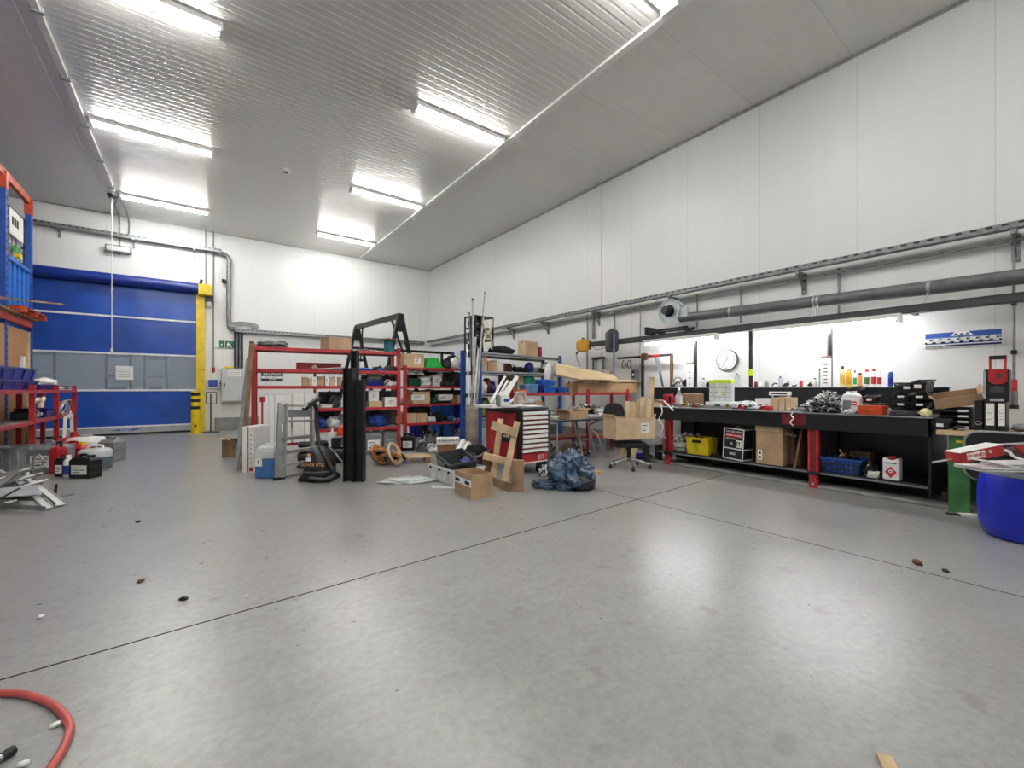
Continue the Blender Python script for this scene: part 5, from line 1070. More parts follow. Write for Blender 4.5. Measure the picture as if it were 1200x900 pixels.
for x in (.06, w-.06):
    for y in (.1, D_-.1): m = MB(DSTEEL); m.bx(x-.025,y-.03,.09,x+.025,y+.03,zb2); c = m.done('castor_fork', t); m = MB(RUBBER); m.cyl((x-.02,y,.05),(x+.02,y,.05),.05); m.done('wheel', c)
ZT = zt+.03
def tc(u0, u1, vt, yl, d, z=None): return slot(TX, u0, u1, vt, (ZT if z is None else z)+.001, yl, d)
t = papers('stack of white papers on top of the red tool chest, right half', tc(612, 640, 477.5, .0, .3), 3, 6)
s = tc(573, 612, 482, -.05, .4); s['h'] = .035; s['w'] = .36; s['loc'].x = q0[0]-.13; s['loc'].z = ZT-.0; 
t = thing('white_tray', 'flat white tray projecting over the left side of the red tool chest', 'tray', (q0[0]-.12, q0[1]+.35, ZT+.001)); m = MB(WHITE).tray(.5, .42, .035, .008); m.done('tray', t); m = MB(LGREY); m.bx(-.2,-.15,.009,.1,.1,.012); m.done('mat', t)
zz = ZT+.045
s = tc(584, 602, 457, .1, .12, z=ZT+.012); 
t = thing('oil_bottle', 'white oil bottle with a blue label and a grey strip on the tool chest', 'bottle', s['loc']); w1 = .13; h1 = max(.2, s['h'])
m = MB(WHITE); m.fru(0,w1,.08,h1*.6,w1,.08); m.fru(h1*.6,w1,.08,h1*.9,.05,.05,-.02); m.done('body', t, .015, 3); m = MB(BINK); m.bx(-.02,-.043,h1*.3,w1*.45,-.04,h1*.5); m.done('label', t); m = MB(GREY); m.bx(-w1/2-.04,-.03,0,-w1/2-.003,.03,h1*.72); m.done('grip_strip', t, .01); m = MB(WHITE); m.cyl((-.02,0,h1*.88),(-.02,0,h1),.02); m.done('cap', t)
s = tc(606, 619, 458, .15, .12, z=ZT+.046)
t = thing('oil_can', 'dirty cream handled canister on top of the tool chest', 'canister', s['loc']); h1 = max(.16, s['h']); CR = mat('dirty_cream', 'b8aba0', .5, var=.2)
m = MB(CR); m.fru(0,.11,.1,h1*.7,.11,.1,-.02); m.fru(h1*.7,.11,.1,h1*.95,.08,.07,-.02); m.done('body', t, .015, 3); m = MB(CR); m.tube(curve([(.02,0,h1*.9),(.07,0,h1*.88),(.085,0,h1*.6),(.08,0,h1*.2),(.04,0,h1*.05)], 5), .016, 8); m.done('handle', t)
heap('crumpled grey bag on top of the tool chest behind the papers', tc(620, 631, 467, .32, .2), LGREY, 41, .3, 'plastic_bag', 'bag')
heap('rusty brown rag on the right rear of the tool chest', tc(632, 639, 469, .1, .15), WOOD2, 43, .4, 'rag', 'rag')
for k, (u0, v0, u1, v1) in enumerate(((575, 480, 592, 441), (580, 478, 595, 446), (584, 470, 600, 447), (590, 468, 606, 441), (597, 473, 607, 463))):
    a, b = at(u0, v0, d=6.05+.02*k), at(u1, v1, d=6.3+.02*k); a.z = max(a.z, ZT+.05)
    t = thing('white_profile', 'white plastic profile leaning up from the tool chest to the shelf', 'profile', group='white profiles leaning up from the tool chest'); m = MB(WHITE); m.bar(a, b, .035 if k != 3 else .06, .015, up=(FW[0],FW[1],0)); m.done('profile', t); m = MB(LGREY); m.bar(b, b+(b-a).normalized()*.004, .03, .012, up=(FW[0],FW[1],0)); m.done('end', t)
junk('grey metal clutter standing right of the tool chest on the floor', ground(632, 641, 545, 560, .12), LGREY, MILKY, 88, 8, 'metal_fitting', 'fitting')

# ---- wooden trestle in front of the chest
t = thing('wooden_trestle', 'rough pine trestle with a leaning frame in front of the tool chest', 'trestle')
def wb(u0, v0, u1, v1, w_, th, d0=None, d1=None, nm='board', mm=WOOD):
    a = fl(u0, v0) if d0 is None else at(u0, v0, d=d0); b = at(u1, v1, d=d1 or (EYE*500/(v0-455))); m = MB(mm); m.bar(a, b, w_, th, up=(FW[0],FW[1],0)); m.done(nm, t); return a, b
wb(577, 566, 587, 491, .072, .03, None, 5.35, 'leaning_leg'); wb(589, 574, 606, 494, .072, .03, None, 5.1, 'leaning_leg')
wb(577, 498, 606, 508, .1, .03, 5.22, 4.98, 'top_rail')
wb(573, 562, 600, 572, .085, .03, 4.95, 4.75, 'bottom_rail', WOOD2); wb(597, 568, 615, 576, .08, .05, 4.85, 4.9, 'foot_beam')
wb(567, 534, 614, 545, .075, .05, 5.15, 5.0, 'middle_rail')
a, b = wb(606, 575, 607, 539, .14, .08, None, None, 'post', WOOD2); wb(570, 563, 570, 530, .1, .07, None, 5.35, 'post', DWOOD)

# ================================================================ trestle table and clutter
q0 = xy(645, 6.5); TB = Fr(q0[0], q0[1], -.12); TW = TB.xa(716, 0)[0]; TZ = .66
t = thing('work_table', 'black topped work table on metal trestle legs right of the tool chest', 'table', (q0[0], q0[1], 0), TB.a)
m = MB(BLACK); m.bx(0,0,TZ-.03,TW,.48,TZ); m.use(GREY); m.bx(0,-.003,TZ-.012,TW,0,TZ); m.done('table_top', t, .003)
for x0, x1 in ((.16,.16),(TW*.62,TW*.78),(TW*.9,TW*.93)):
    for y in (.05, .43): m = MB(ALU); m.cyl((x0,y,TZ-.03),(x1,y,0),.016,n=10); m.done('leg', t)
m = MB(ALU); m.bar((TW*.7,.05,.3),(TW*.7,.43,.3),.025,.025); m.done('cross_bar', t)
def tb(u0, u1, vt, yl, d, z=TZ, dr=0): return slot(TB, u0, u1, vt, z+.001, yl, d, dr)
carton('open shallow cardboard box with torn flaps on the work table', tb(664, 690, 482, .02, .28, dr=.2), open_=.8, m_=CARD)
for i, (u0, u1, vt, yl, lb) in enumerate(((645, 657, 488, .05, 'left front corner'), (653, 664, 482, .3, 'left rear part'), (690, 704, 486, .1, 'right front part, beside the open box'), (700, 714, 478, .3, 'right rear corner'))):
    papers('pile of papers on the work table, ' + lb, tb(u0, u1, vt, yl, .22), 50+i, 7)
for i, (u0, u1, vt, yl, mm, m2) in enumerate(((668, 682, 471, .4, LGREY, WHITE), (683, 696, 468, .42, WHITE, BLACK), (697, 708, 472, .42, DSTEEL, BRASS), (654, 665, 474, .44, BLACK, LGREY))):
    junk('heap of fittings at the back of the work table, ' + ('grey one', 'white one', 'dark brassy one', 'black one at the left')[i], tb(u0, u1, vt, yl, .15), mm, m2, 90+i, 10, 'metal_fitting', 'fitting')
s = dict(loc=Vector((0,0,0))); c = TB.w(TW*.85, .3, 0)
t = thing('bent_metal_tube', 'bent white metal arm leaning under the right end of the work table', 'metal arm', c); m = MB(ALU); m.tube(curve([(.15,-.2,.02),(.05,-.1,.35),(-.05,0,.5),(.2,.0,.6)], 5), .02); m.done('arm', t)
for i, (u, vt, mm, lb) in enumerate(((650, 515, DSTEEL, 'dark one by the left leg'), (672, 513, WOOD2, 'brown one in the middle'), (686, 520, BLACK, 'black one toward the right'))):
    junk('heap of parts on the floor under the work table, ' + lb, slot(TB, u-8, u+8, vt, 0.0, .3, .25), mm, STEEL, 100+i, 10, 'parts_heap', 'parts')
p = fl(700, 556); m = MB(WOOD); m.bx(-.05,-.03,0,.05,.03,.05); t = thing('wood_block', 'small pine block on the floor right of the blue plastic bag', 'wood block', (p.x,p.y,0), .4); m.done('block', t, .003); m = MB(WOOD2); m.bx(-.045,-.0305,.01,.02,-.03,.03); m.done('knot', t)
a, b = fl(684, 531), at(667, 449, d=7.4); a = at(684, 532, d=6.6); a.z = .01; t = thing('broomstick', 'brown wooden broom handle leaning above the blue plastic bag', 'handle'); m = MB(WOOD2); m.cyl(a, b, .016, n=10); m.done('handle', t); m = MB(DWOOD); m.cyl(b, b+(b-a).normalized()*.03, .018, n=10); m.done('tip', t)
# blue plastic bag
BAGM = mat('bag_blue', '2b5276', .2, var=.5, scale=16, c2='0a1824', bump=.5, coat=.5)
s = ground(640, 697, 529, 577, .5); m = MB(BAGM); m.blob((.04,0,.15),(.25,.22,.25),17,.62,2.1,60,flat=0.0,ridge=True); m.blob((-.2,-.03,.04),(.2,.11,.06),18,.6,2.6,30,flat=0.0,ridge=True)
t = thing('plastic_bag', 'crumpled shiny blue plastic sack on the floor beside the work table', 'bag', s['loc'], s['rz']); m.done('sack', t); m = MB(mat('bag_black', '0c1218', .2, coat=.5)); m.blob((.14,-.13,.09),(.15,.1,.1),25,.45,2.4,24,flat=0.0,ridge=True); m.done('black_sack_fold', t)

# ================================================================ office chair with the box of boards
p = xy(737, 6.18); CH = Fr(p[0], p[1])
t = thing('office_chair', 'black office chair on a chrome five-star base carrying a cardboard box', 'chair', (p[0], p[1], 0), CH.a)
for k in range(5):
    a = R(72*k+50); m = MB(ALU); m.tube([(.03*math.cos(a),.03*math.sin(a),.13),(.16*math.cos(a),.16*math.sin(a),.1),(.29*math.cos(a),.29*math.sin(a),.065)], [.026,.02,.014], 8); lg = m.done('leg', t)
    m = MB(RUBBER); x, y = .29*math.cos(a), .29*math.sin(a); m.cyl((x-.015,y,.028),(x+.015,y,.028),.028,n=14); m.bx(x-.01,y-.01,.03,x+.01,y+.01,.07); m.done('castor', lg)
m = MB(BLACK); m.cyl((0,0,.1),(0,0,.37),.028); m.done('gas_column', t)
m = MB(FABBLK); m.rr(.46,.42,.1,0,.06); o = m.done('seat', t, .02, 3); o.rotation_euler = (-PI/2, 0, 0); o.location = (0, 0, .37)
m = MB(FABBLK); m.rr(.36,.34,.14,-.03,.03,(0,0)); o = m.done('backrest', t, .02, 3); o.location = (-.16,.22,.76); o.rotation_euler = (-.1,0,.4)
m = MB(BLACK); m.bar((-.12,.15,.38),(-.16,.25,.72),.05,.012); m.done('back_stem', t)
s = slot(Fr(*xy(739, 5.98), -YAW+.3), 722, 768, 488, .432, 0, .36); s['h'] = .3
carton('large open cardboard box of wooden slats standing on the office chair', s, open_=.12, m_=CARD2, stick=True, stick_w=.22); bx_ = s
for i, (u, vt, l_) in enumerate(((737, 470, -.03), (742, 471, .0), (748, 467, .02), (752, 466, .01), (757, 468, .06), (761, 442, .05))):
    q = at(u, 489, d=6.1+.04*(i % 3)); top = at(u+l_*60, vt, d=6.15+.04*(i % 3)); q.z = .45
    t = thing('wooden_stick', 'pale wooden slat standing in the cardboard box on the chair, ' + ('leftmost', 'second from the left', 'third from the left', 'fourth from the left', 'fifth from the left', 'tallest, at the right')[i], 'wood slat'); m = MB(WOOD if i % 2 else PLY); m.bar(q, top, .07, .022, up=(FW[0]+.2*(i % 3-1),FW[1],0)); m.done('slat', t); m = MB(DWOOD); m.bar(top, top+(top-q).normalized()*.002, .06, .016, up=(FW[0]+.2*(i % 3-1),FW[1],0)); m.done('end_grain', t)
for i, (u0, v0, u1, v1) in enumerate(((724, 545, 730, 521), (731, 543, 741, 521), (737, 545, 749, 518), (741, 540, 744, 521))):
    a = at(u0, v0, d=6.75); a.z = .01; b = at(u1, v1, d=6.85); t = thing('wooden_stick', 'wooden slat leaning on the floor behind the chair base, ' + ('leftmost', 'second', 'third and longest', 'hindmost')[i], 'wood slat', group='wooden slats leaning behind the chair base'); m = MB(WOOD); m.bar(a, b, .07, .022, up=(FW[0],FW[1],0)); m.done('slat', t)
s = slot(face(6.9), 746, 767, 534, 0, 0, .3); bin_('dark blue bin on the floor behind the office chair', s, NAVY, lab=False)
s = slot(face(6.6), 759, 777, 513, .3, 0, .3); t = thing('metal_cabinet', 'light grey metal box between the office chair and the workbench', 'metal box', (s['loc'].x, s['loc'].y, .0), s['rz']); m = MB(LGREY); m.bx(-s['w']/2,-.15,.28,s['w']/2,.15,.42); m.done('box', t, .006)
for x in (-.1,.1): m = MB(BLACK); m.bx(x-.02,-.12,0,x+.02,.12,.28); m.done('leg', t)

# ================================================================ long black workbench on the right wall side
BX = 5.68; BN = Fr(BX, 4.0, -PI/2); BZ = .868; BL = 4.0-.9
t = thing('workbench', 'long black steel workbench with red legs along the right wall', 'workbench', (BX, 4.0, 0), -PI/2)
BT = mat('bench_black', '14181b', .36, var=.45, scale=3.5, metal=.1, c2='0a0b0d')
m = MB(BT); m.bx(0,0,BZ-.19,BL,.03,BZ-.012); m.use(DRED); m.bx(BL*.58,-.0015,BZ-.15,BL*.66,0,BZ-.02); m.done('apron', t, .004)
m = MB(GREY); m.bx(-.01,-.015,BZ-.012,BL+.01,.78,BZ); m.done('bench_top', t, .003)
m = MB(BT); m.bx(-.6,.74,BZ,BL+.02,.77,1.165); m.use(ALU); m.bx(-.6,.735,1.158,BL+.02,.83,1.168); m.done('back_board', t, .003)
m = MB(BT); m.bx(BL-.02,0,.1,BL,.76,BZ-.012); m.done('end_panel', t); m = MB(BT); m.bx(0,.74,.1,BL,.76,BZ-.012); m.done('rear_panel', t)
for x in (4.0-3.78, 4.0-1.89):
    for y in (.03, .66):
        m = MB(RED if y < .1 else BLACK); m.bx(x-.05,y,.16,x+.05,y+.08,BZ-.19 if y < .1 else BZ-.02); m.use(DRED if y < .1 else BLACK); m.bx(x-.03,y-.002,.18,x+.03,y,.7); m.done('leg', t, .004)
        m = MB(RED if y < .1 else BLACK); m.bx(x-.04,y+.005,0,x+.04,y+.075,.16); m.use(BLACK); m.bx(x-.055,y-.005,.15,x+.055,y+.085,.19); m.use(ALU); m.cyl((x,y-.008,.05),(x,y,.05),.015,n=8); m.done('foot', t)
m = MB(BT); m.bx(.0,.06,.16,BL-.02,.74,.2); m.use(GREY); m.bx(0,.055,.165,BL-.02,.06,.185); m.done('lower_shelf', t, .003)
m = MB(BT); m.bx(.0,.6,.02,BL-.02,.62,.16); m.done('rear_plinth', t)
def bn(u0, u1, vt, yl, d, z=BZ, dr=0.0, vb=None): return slot(BN, u0, u1, vt, z+.0008, yl, d, dr, vb)
# --- under the bench
LZ = .2
for i, (u0, v0, u1, v1) in enumerate(((784, 520, 805, 508), (786, 524, 806, 513), (790, 517, 812, 509))):
    a, b = at(u0, v0, X=5.95+.08*i), at(u1, v1, X=6.15+.08*i); t = thing('striped_roll', 'grey and white striped roll under the left end of the workbench, ' + ('upper', 'lower', 'rear')[i], 'roll'); m = MB(LGREY); m.cyl(a, b, .03); m.done('roll', t)
    for k in range(4): c = a+(b-a)*(.15+.23*k); m = MB(WHITE); m.cyl(c, c+(b-a)*.08, .0315); m.done('stripe', t)
papers('pile of papers and leaflets under the left end of the workbench', bn(785, 803, 520, .15, .3, LZ), 61, 8)
s = bn(804, 830, 513, .08, .26, LZ); w, h, d = s['w'], s['h'], s['d']; t = thing('yellow_crate', 'yellow plastic crate on the lower shelf of the workbench', 'crate', s['loc'], s['rz'])
m = MB(YPL).tray(w, d, h, .01, taper=.012, rim=.014); m.done('body', t); m = MB(BLACK); m.bx(-w*.2,-d/2-.012,h*.72,w*.2,-d/2-.003,h*.86); m.done('hand_slot', t); m = MB(mat('olive_patch', 'b0b82a', .5)); m.cyl((-.01,-d/2-.004,h*.4),(-.01,-d/2+.004,h*.4),.03); m.done('patch', t)
junk('black tool lying on top of the yellow crate contents', dict(s, loc=s['loc']+Vector((0,0,.03)), w=w*.8, d=d*.7, h=h*1.25), BLACK, LGREY, 63, 8, 'power_tool', 'tool')
s = bn(845, 875, 500, .05, .22, LZ); w, d = .27, .22; h = .4
t = thing('engine_crate', 'black and white printed machine carton under the workbench', 'box', s['loc']+Vector((0,0,.012)), s['rz'], rot=(0, .055, s['rz']-.12))
m = MB(BLACK); m.bx(-w/2,-d/2,0,w/2,d/2,h); m.done('body', t, .004)
FRM = [((-w/2,0),(w/2,0)),((w/2,0),(w/2,h)),((w/2,h),(-w/2,h)),((-w/2,h),(-w/2,0)),((-w/2,h*.34),(w/2,h*.34))]
m = MB(WHITE)
for (x0, z0), (x1, z1) in FRM:
    m.bar((x0,-d/2-.002,z0),(x1,-d/2-.002,z1),.004,.014,up=(0,-1,0) if 0 else (0,0,1)) if z0 == z1 else m.bx(x0-.007,-d/2-.004,z0,x0+.007,-d/2,z1) if z1 > z0 else m.bx(x0-.007,-d/2-.004,z1,x0+.007,-d/2,z0)
for z in (0, h*.34, h): m.bx(w/2,-d/2,z-.007,w/2+.003,d/2,z+.007)
m.bx(w/2,d/2-.007,0,w/2+.003,d/2,h); m.done('white_frame', t)
text(t, 'VAN BELDRIK', (-.005,-d/2-.003,h*.9), .036, WINK); m = MB(RINK); m.bx(-w*.42,-d/2-.004,h*.72,w*.4,-d/2-.001,h*.83); m.done('red_band', t); text(t, 'POWER MASTER', (0,-d/2-.005,h*.775), .03, WINK, sx=.95)
text(t, 'GENERATOR', (-.04,-d/2-.003,h*.66), .024, WINK); text(t, 'EL', (-.02,-d/2-.003,h*.5), .04, WINK); text(t, '1800', (-.01,-d/2-.003,h*.17), .045, WINK)
m = MB(PAPER); m.bx(w*.14,-d/2-.004,h*.4,w*.42,-d/2-.001,h*.64); m.use(INK)
for k in (0, 1): x = w*(.2+.11*k); m.prism([(x,h*.6),(x+.018,h*.55),(x-.018,h*.55)], -d/2-.006, -d/2-.004); m.bx(x-.005,-d/2-.006,h*.43,x+.005,-d/2-.004,h*.56)
m.done('arrow_label', t); m = MB(WHITE); m.tube(curve([(-.05,0,h),(-.03,0,h+.02),(.03,0,h+.02),(.05,0,h)], 4), .006); m.done('handle', t)
t = coil('black cable loop hanging below the machine carton under the workbench', at(838, 532, X=5.74), .07, RUBBER, 2, .008, rot=(0, PI/2-.1, 0)); t.location.z = .12+.07
s = bn(886, 917, 499, .05, .3, LZ); t = carton('tall brown cardboard box under the middle of the workbench', s, m_=CARD, stick=False); w, h = s['w'], s['h']; m = MB(CARD2); m.bx(-w*.52,-.157,h*.86,w*.4,-.151,h*1.0); m.done('front_flap', t); m = MB(PAPER); m.bx(-w*.42,-.154,h*.1,-w*.26,-.1505,h*.36); m.use(INK); m.bx(-w*.38,-.155,h*.14,-w*.3,-.154,h*.2); m.bx(-w*.38,-.155,h*.25,-w*.3,-.154,h*.31); m.done('sticker', t)
s = bn(918, 930, 506, .3, .3, LZ); carton('dark shaded brown box behind the tall brown box under the workbench', s, m_=CARD)
a, b = at(937, 547, X=5.80), at(945, 504, X=5.95); a.z = LZ+.01; t = thing('wooden_sheet', 'brown wooden panel leaning beside the middle red leg of the workbench', 'board'); m = MB(DWOOD); m.bar(a, b, .02, .3, up=(1,0,0)); m.done('panel', t); m = MB(WOOD2); m.bar(a+Vector((-.152,0,0)), b+Vector((-.152,0,0)), .021, .006, up=(1,0,0)); m.done('edge', t)
a, b = at(908, 506, X=5.75), at(932, 511, X=5.75); m = MB(STEEL); m.cyl(a, b, .008); m.cyl(b, b+(b-a)*.05, .014); one(m, 'metal_rod', 'thin grey rod clipped under the apron of the workbench', 'rod')
s = bn(961, 1008, 537, .08, .28, LZ); t = crate('blue perforated crate on the lower right shelf of the workbench', s, mat('crate_blue', '1f4f9e', .45), ribs=9)
w, h = s['w'], s['h']; m = MB(BLACK); [m.bx(-w*.42+w*.12*k,-.146,h*z,-w*.35+w*.12*k,-.139,h*z+h*.16) for k in range(8) for z in (.2,.5)]; m.done('slot', t)
for i, (u0, u1, vt, mm, lb) in enumerate(((964, 978, 527, BLACK, 'black one at the left'), (979, 992, 525, CARD2, 'tan one in the middle'), (992, 1005, 530, DSTEEL, 'dark one at the right'))):
    sx = bn(u0, u1, vt, .12, .2, LZ+.03); junk('tool or part sticking out of the blue crate, ' + lb, sx, mm, BLACK, 110+i, 6, 'hand_tool', 'tool')
s = bn(995, 1020, 529, .42, .2, LZ); carton('brown board box behind the blue crate under the workbench', s, m_=WOOD2, tape=False)
junk('small heap of silver fittings right of the blue crate', bn(1011, 1025, 539, .1, .2, LZ), STEEL, BLACK, 120, 10, 'metal_fitting', 'fitting')
t = papers('crumpled white rag and papers on the front edge of the lower shelf', bn(1014, 1029, 553, .06, .12, LZ), 64, 3)
s = bn(1034, 1054, 535, .08, .13, LZ); w, h = s['w'], s['h']
t = thing('fuel_canister', 'white canister with a red flammable diamond under the right end of the workbench', 'canister', s['loc'], s['rz'])
m = MB(WHITE); m.prism([(-w/2,0),(w/2,0),(w/2,h*.86),(w*.42,h*.95),(w*.28,h*.9),(w*.1,h*.84),(-w*.1,h*.84),(-w*.28,h*.9),(-w*.42,h*.95),(-w/2,h*.88)], -.065, .065); m.done('body', t, .012, 3)
m = MB(RED); m.cyl((0,0,h*.84),(0,0,h),.03); m.done('cap', t)
m = MB(RINK); m.prism([(0,h*.1),(w*.36,h*.34),(0,h*.58),(-w*.36,h*.34)], -.068, -.0655); m.use(WINK); m.cyl((0,-.07,h*.38),(0,-.068,h*.38),w*.13,n=16); m.use(INK); m.prism([(-.008,h*.35),(.008,h*.35),(0,h*.43)], -.072, -.07); m.bx(-w*.34,-.067,h*.7,w*.34,-.0655,h*.74); m.done('hazard_label', t)
# --- on the bench top
s = bn(776, 790, 462, .25, .2); t = thing('bench_vice', 'red bench vice at the left end of the workbench', 'vice', s['loc'], s['rz']); w, h = s['w'], s['h']
m = MB(RED); m.bx(-w/2,-.08,0,-w*.08,.08,h); m.bx(w*.1,-.07,0,w/2,.07,h*.72); m.done('jaw', t, .01); m = MB(BLACK); m.bx(-w*.1,-.05,.01,w*.12,.05,h*.8); m.done('screw_block', t, .005); m = MB(STEEL); m.cyl((-w*.45,-.1,h*.4),(-w*.45,-.22,h*.4),.012); m.bar((-w*.45-.06,-.2,h*.4+.04),(-w*.45+.06,-.2,h*.4-.04),.012,.012); m.done('spindle', t)
bottle('clear plastic bottle beside the red bench vice', bn(790, 797, 454, .15, .1), CLEARP, WHITE, MILKY, neck=.3, cone=.62)
t = thing('white_rod', 'white rod hanging down over the front of the workbench left end', 'rod'); m = MB(WHITE); a, b = at(778, 470, X=5.66), at(789, 481, X=5.62); m.cyl(a, b, .012); m.done('rod', t); m = MB(WHITE); m.tube(curve([at(774,473,X=5.64), at(776,483,X=5.62), at(772,492,X=5.62), at(777,500,X=5.62), at(773,510,X=5.62), at(780,513,X=5.6)], 5), .008); m.done('cord', t)
s = bn(797, 822, 461, .5, .1); t = thing('wood_beam_offcut', 'brown wooden board standing against the back board of the workbench', 'board', s['loc'], s['rz']); m = MB(WOOD2); m.rr(s['w'],s['h'],.03,-.02,.02,(0,s['h']/2)); m.done('board', t); m = MB(CARD2); m.bx(-s['w']/2+.02,-.021,s['h']-.012,s['w']/2-.02,.021,s['h']+.001); m.done('top_edge', t)
s = bn(830, 856, 444, .35, .14, z=BZ+.09); t = thing('organizer_case', 'clear organizer case with a yellow-green lid standing on the workbench', 'organizer', s['loc'], s['rz']); w, h = s['w'], s['h']
LIME = mat('lime_plastic', 'c6d838', .4)
m = MB(MILKY); m.bx(-w/2,-.05,0,w/2,.05,h*.82); m.done('case', t, .01); m = MB(LIME); m.bx(-w/2-.005,-.055,h*.8,w/2+.005,.055,h*.97); m.done('lid', t, .01)
m = MB(LGREY); [m.bx(-w*.46,-.053,h*z,w*.46,-.05,h*z+.008) for z in (.2,.4,.6)]; [m.bx(w*x,-.053,.02,w*x+.006,-.05,h*.78) for x in (-.25,0,.25)]; m.use(LIME); [m.bx(w*x,-.052,h*z,w*x+.05,-.05,h*z+.02) for x, z in ((-.4,.25),(-.1,.45),(.1,.28),(.2,.62),(-.35,.64))]; m.done('divider', t); m = MB(WHITE); m.bx(-.03,-.056,h*.25,.02,-.053,h*.6); m.done('label', t)
s = bn(825, 857, 466, .15, .45); s['h'] = .088; s['loc'].z = BZ+.0008
t = thing('silver_boxes', 'flat silver metal case under the organizer on the workbench', 'case', s['loc'], s['rz']); w = s['w']; m = MB(ALU); m.bx(-w/2,-.22,0,w/2,.22,.04); m.done('base', t, .004); m = MB(WHITE); m.bx(-w/2+.01,-.21,.045,w/2-.01,.21,.088); m.done('lid', t, .004); m = MB(BLACK); m.bx(-.04,-.225,.03,.04,-.22,.055); m.use(BRASS); m.bx(w*.3,-.225,.02,w*.4,-.22,.06); m.done('latch', t)
FOIL = mat('newspaper', 'c8ccd0', .55, var=.5, scale=34, c2='5a6068')
t = one(MB(FOIL).blob((0,0,.03),(.17,.22,.075),71,.5,2.2,24,flat=0,ridge=True), 'newspaper_heap', 'crumpled heap of newspaper right of the silver case on the workbench', 'newspaper', bn(857,886,465,.1,.4)['loc'])
for i, (u0, u1, vt, mm, yl, lb) in enumerate(((885, 902, 467, WHITE, .25, 'white low box left of the tan boxes'),)):
    carton('flat ' + lb + ' on the workbench', bn(u0, u1, vt, yl, .25), m_=mm, tape=False)
for i, (u0, u1, vt) in enumerate(((903, 911.5, 466), (912.5, 919.5, 465), (920.5, 927, 466))): carton('small tan box on the workbench, %s of the row of three' % ('left', 'middle', 'right')[i], bn(u0, u1, vt, .15, .2), m_=CARD2, tape=False)
s = bn(900, 923, 459, .5, .15, z=BZ); s['h'] = max(.1, s['h']); t = thing('white_tray', 'white tray propped behind the three small tan boxes', 'tray', s['loc'], s['rz']); m = MB(WHITE); w, h = s['w'], s['h']; m.bx(-w/2,-.05,h-.05,w/2,.05,h); m.done('tray', t, .004); m = MB(BLACK); m.bx(-w*.42,-.052,h-.035,w*.42,-.05,h-.015); m.done('slot', t); m = MB(LGREY); [m.bx(x-.01,-.02,0,x+.01,.02,h-.05) for x in (-w*.4, w*.4)]; m.done('support', t)
s = bn(894.5, 902, 476, .03, .1); t = thing('red_box', 'small red box at the front edge of the workbench', 'box', s['loc'], s['rz']); m = MB(RED); m.bx(-s['w']/2,-.04,0,s['w']/2,.04,s['h']*.7); m.done('base', t, .003); m = MB(RINK); m.bx(-s['w']/2,-.04,s['h']*.72,s['w']/2,.04,s['h']); m.done('lid', t, .003)
# loose small clutter left part
for i, u in enumerate((783, 788, 801, 806, 811, 816, 821, 861, 867, 872, 878, 888, 893)):
    s = bn(u-3, u+3.5, 473-(i % 3)*1.5, .04+.05*(i % 4), .08); mm, m2 = ((WHITE, RED), (LGREY, STEEL), (PAPER, BRASS), (TEAL, WHITE))[i % 4]
    junk('small fitting or clip lying loose on the front of the workbench', s, mm, m2, 130+i, 5, 'small_fitting', 'fitting', 'loose small fittings along the front of the workbench')
# pile of small metal clips (uncountable)
rnd = random.Random(99); sL = bn(922, 986, 458, .03, .5); w = sL['w']; m = MB(LGREY); cols = (LGREY, WHITE, BLACK, STEEL, WHITE, BLACK, TEAL, LGREY, WHITE, WHITE, DSTEEL)
for k in range(900):
    x = rnd.gauss(.06, .2)*w; x = max(-w*.5, min(w*.47, x)); y = rnd.uniform(-.22, .22); env = max(.02, (1-abs(x/w-.15)*1.5)*.25*(1-abs(y)*1.4)); z = .012+env*rnd.random()**.6
    a, e = rnd.uniform(0, PI), rnd.uniform(-.6, .6); q = Vector((math.cos(a)*math.cos(e), math.sin(a)*math.cos(e), math.sin(e)))*rnd.uniform(.015,.055); m.use(cols[rnd.randrange(11)])
    c = Vector((x, y, max(z, .008+abs(q.z)))); (m.bar(c-q, c+q, .014, .007) if k % 3 else m.cyl(c-q*.6, c+q*.6, .009, n=6))
m.use(BLACK); m.blob((w*.12,.05,.02),(w*.3,.17,.14),5,.3,2,12,flat=0.0)
one(m, 'clip_pile', 'big glittering pile of small white, black and metal clips on the workbench', 'clips', sL['loc'], sL['rz'], kind='stuff')
t = thing('hanging_strap', 'twisted white strap hanging over the front of the workbench below the clip pile', 'strap'); m = MB(WHITE); m.tube(curve([at(929,483,X=5.66), at(927,487,X=5.65), at(930,490,X=5.64), at(926,495,X=5.65), at(930,499,X=5.65)], 5), .007); m.done('strap', t)
s = bn(985, 1007, 461, .1, .14); w, h = s['w'], s['h']; t = thing('white_canister', 'white canister with a grey window and a red label on the workbench', 'canister', s['loc'], s['rz'])
m = MB(WHITE); m.fru(0,w,.14,h*.82,w,.14); m.fru(h*.82,w,.14,h,w*.7,.1); m.done('body', t, .015, 3); m = MB(GREY); m.bx(-w*.36,-.074,h*.2,w*.05,-.07,h*.66); m.done('window', t); m = MB(RINK); m.bx(w*.08,-.075,h*.42,w*.36,-.07,h*.62); m.use(WINK); m.bx(w*.12,-.076,h*.5,w*.32,-.075,h*.55); m.done('label', t); m = MB(WHITE); m.cyl((-w*.2,0,h*.98),(-w*.2,0,h*1.1),.02); m.done('cap', t)
t = one(MB(FOIL).blob((0,0,.02),(.06,.05,.035),73,.5,2.6,14,flat=0,ridge=True), 'crumpled_rag', 'crumpled grey and white rag at the foot of the white canister', 'rag', bn(990,1001,480,.0,.08)['loc'])
bin_('black storage bin with a white label above the white canister', bn(993, 1009, 452.5, .45, .2, z=1.04), BLACK)
m = MB(BT); 
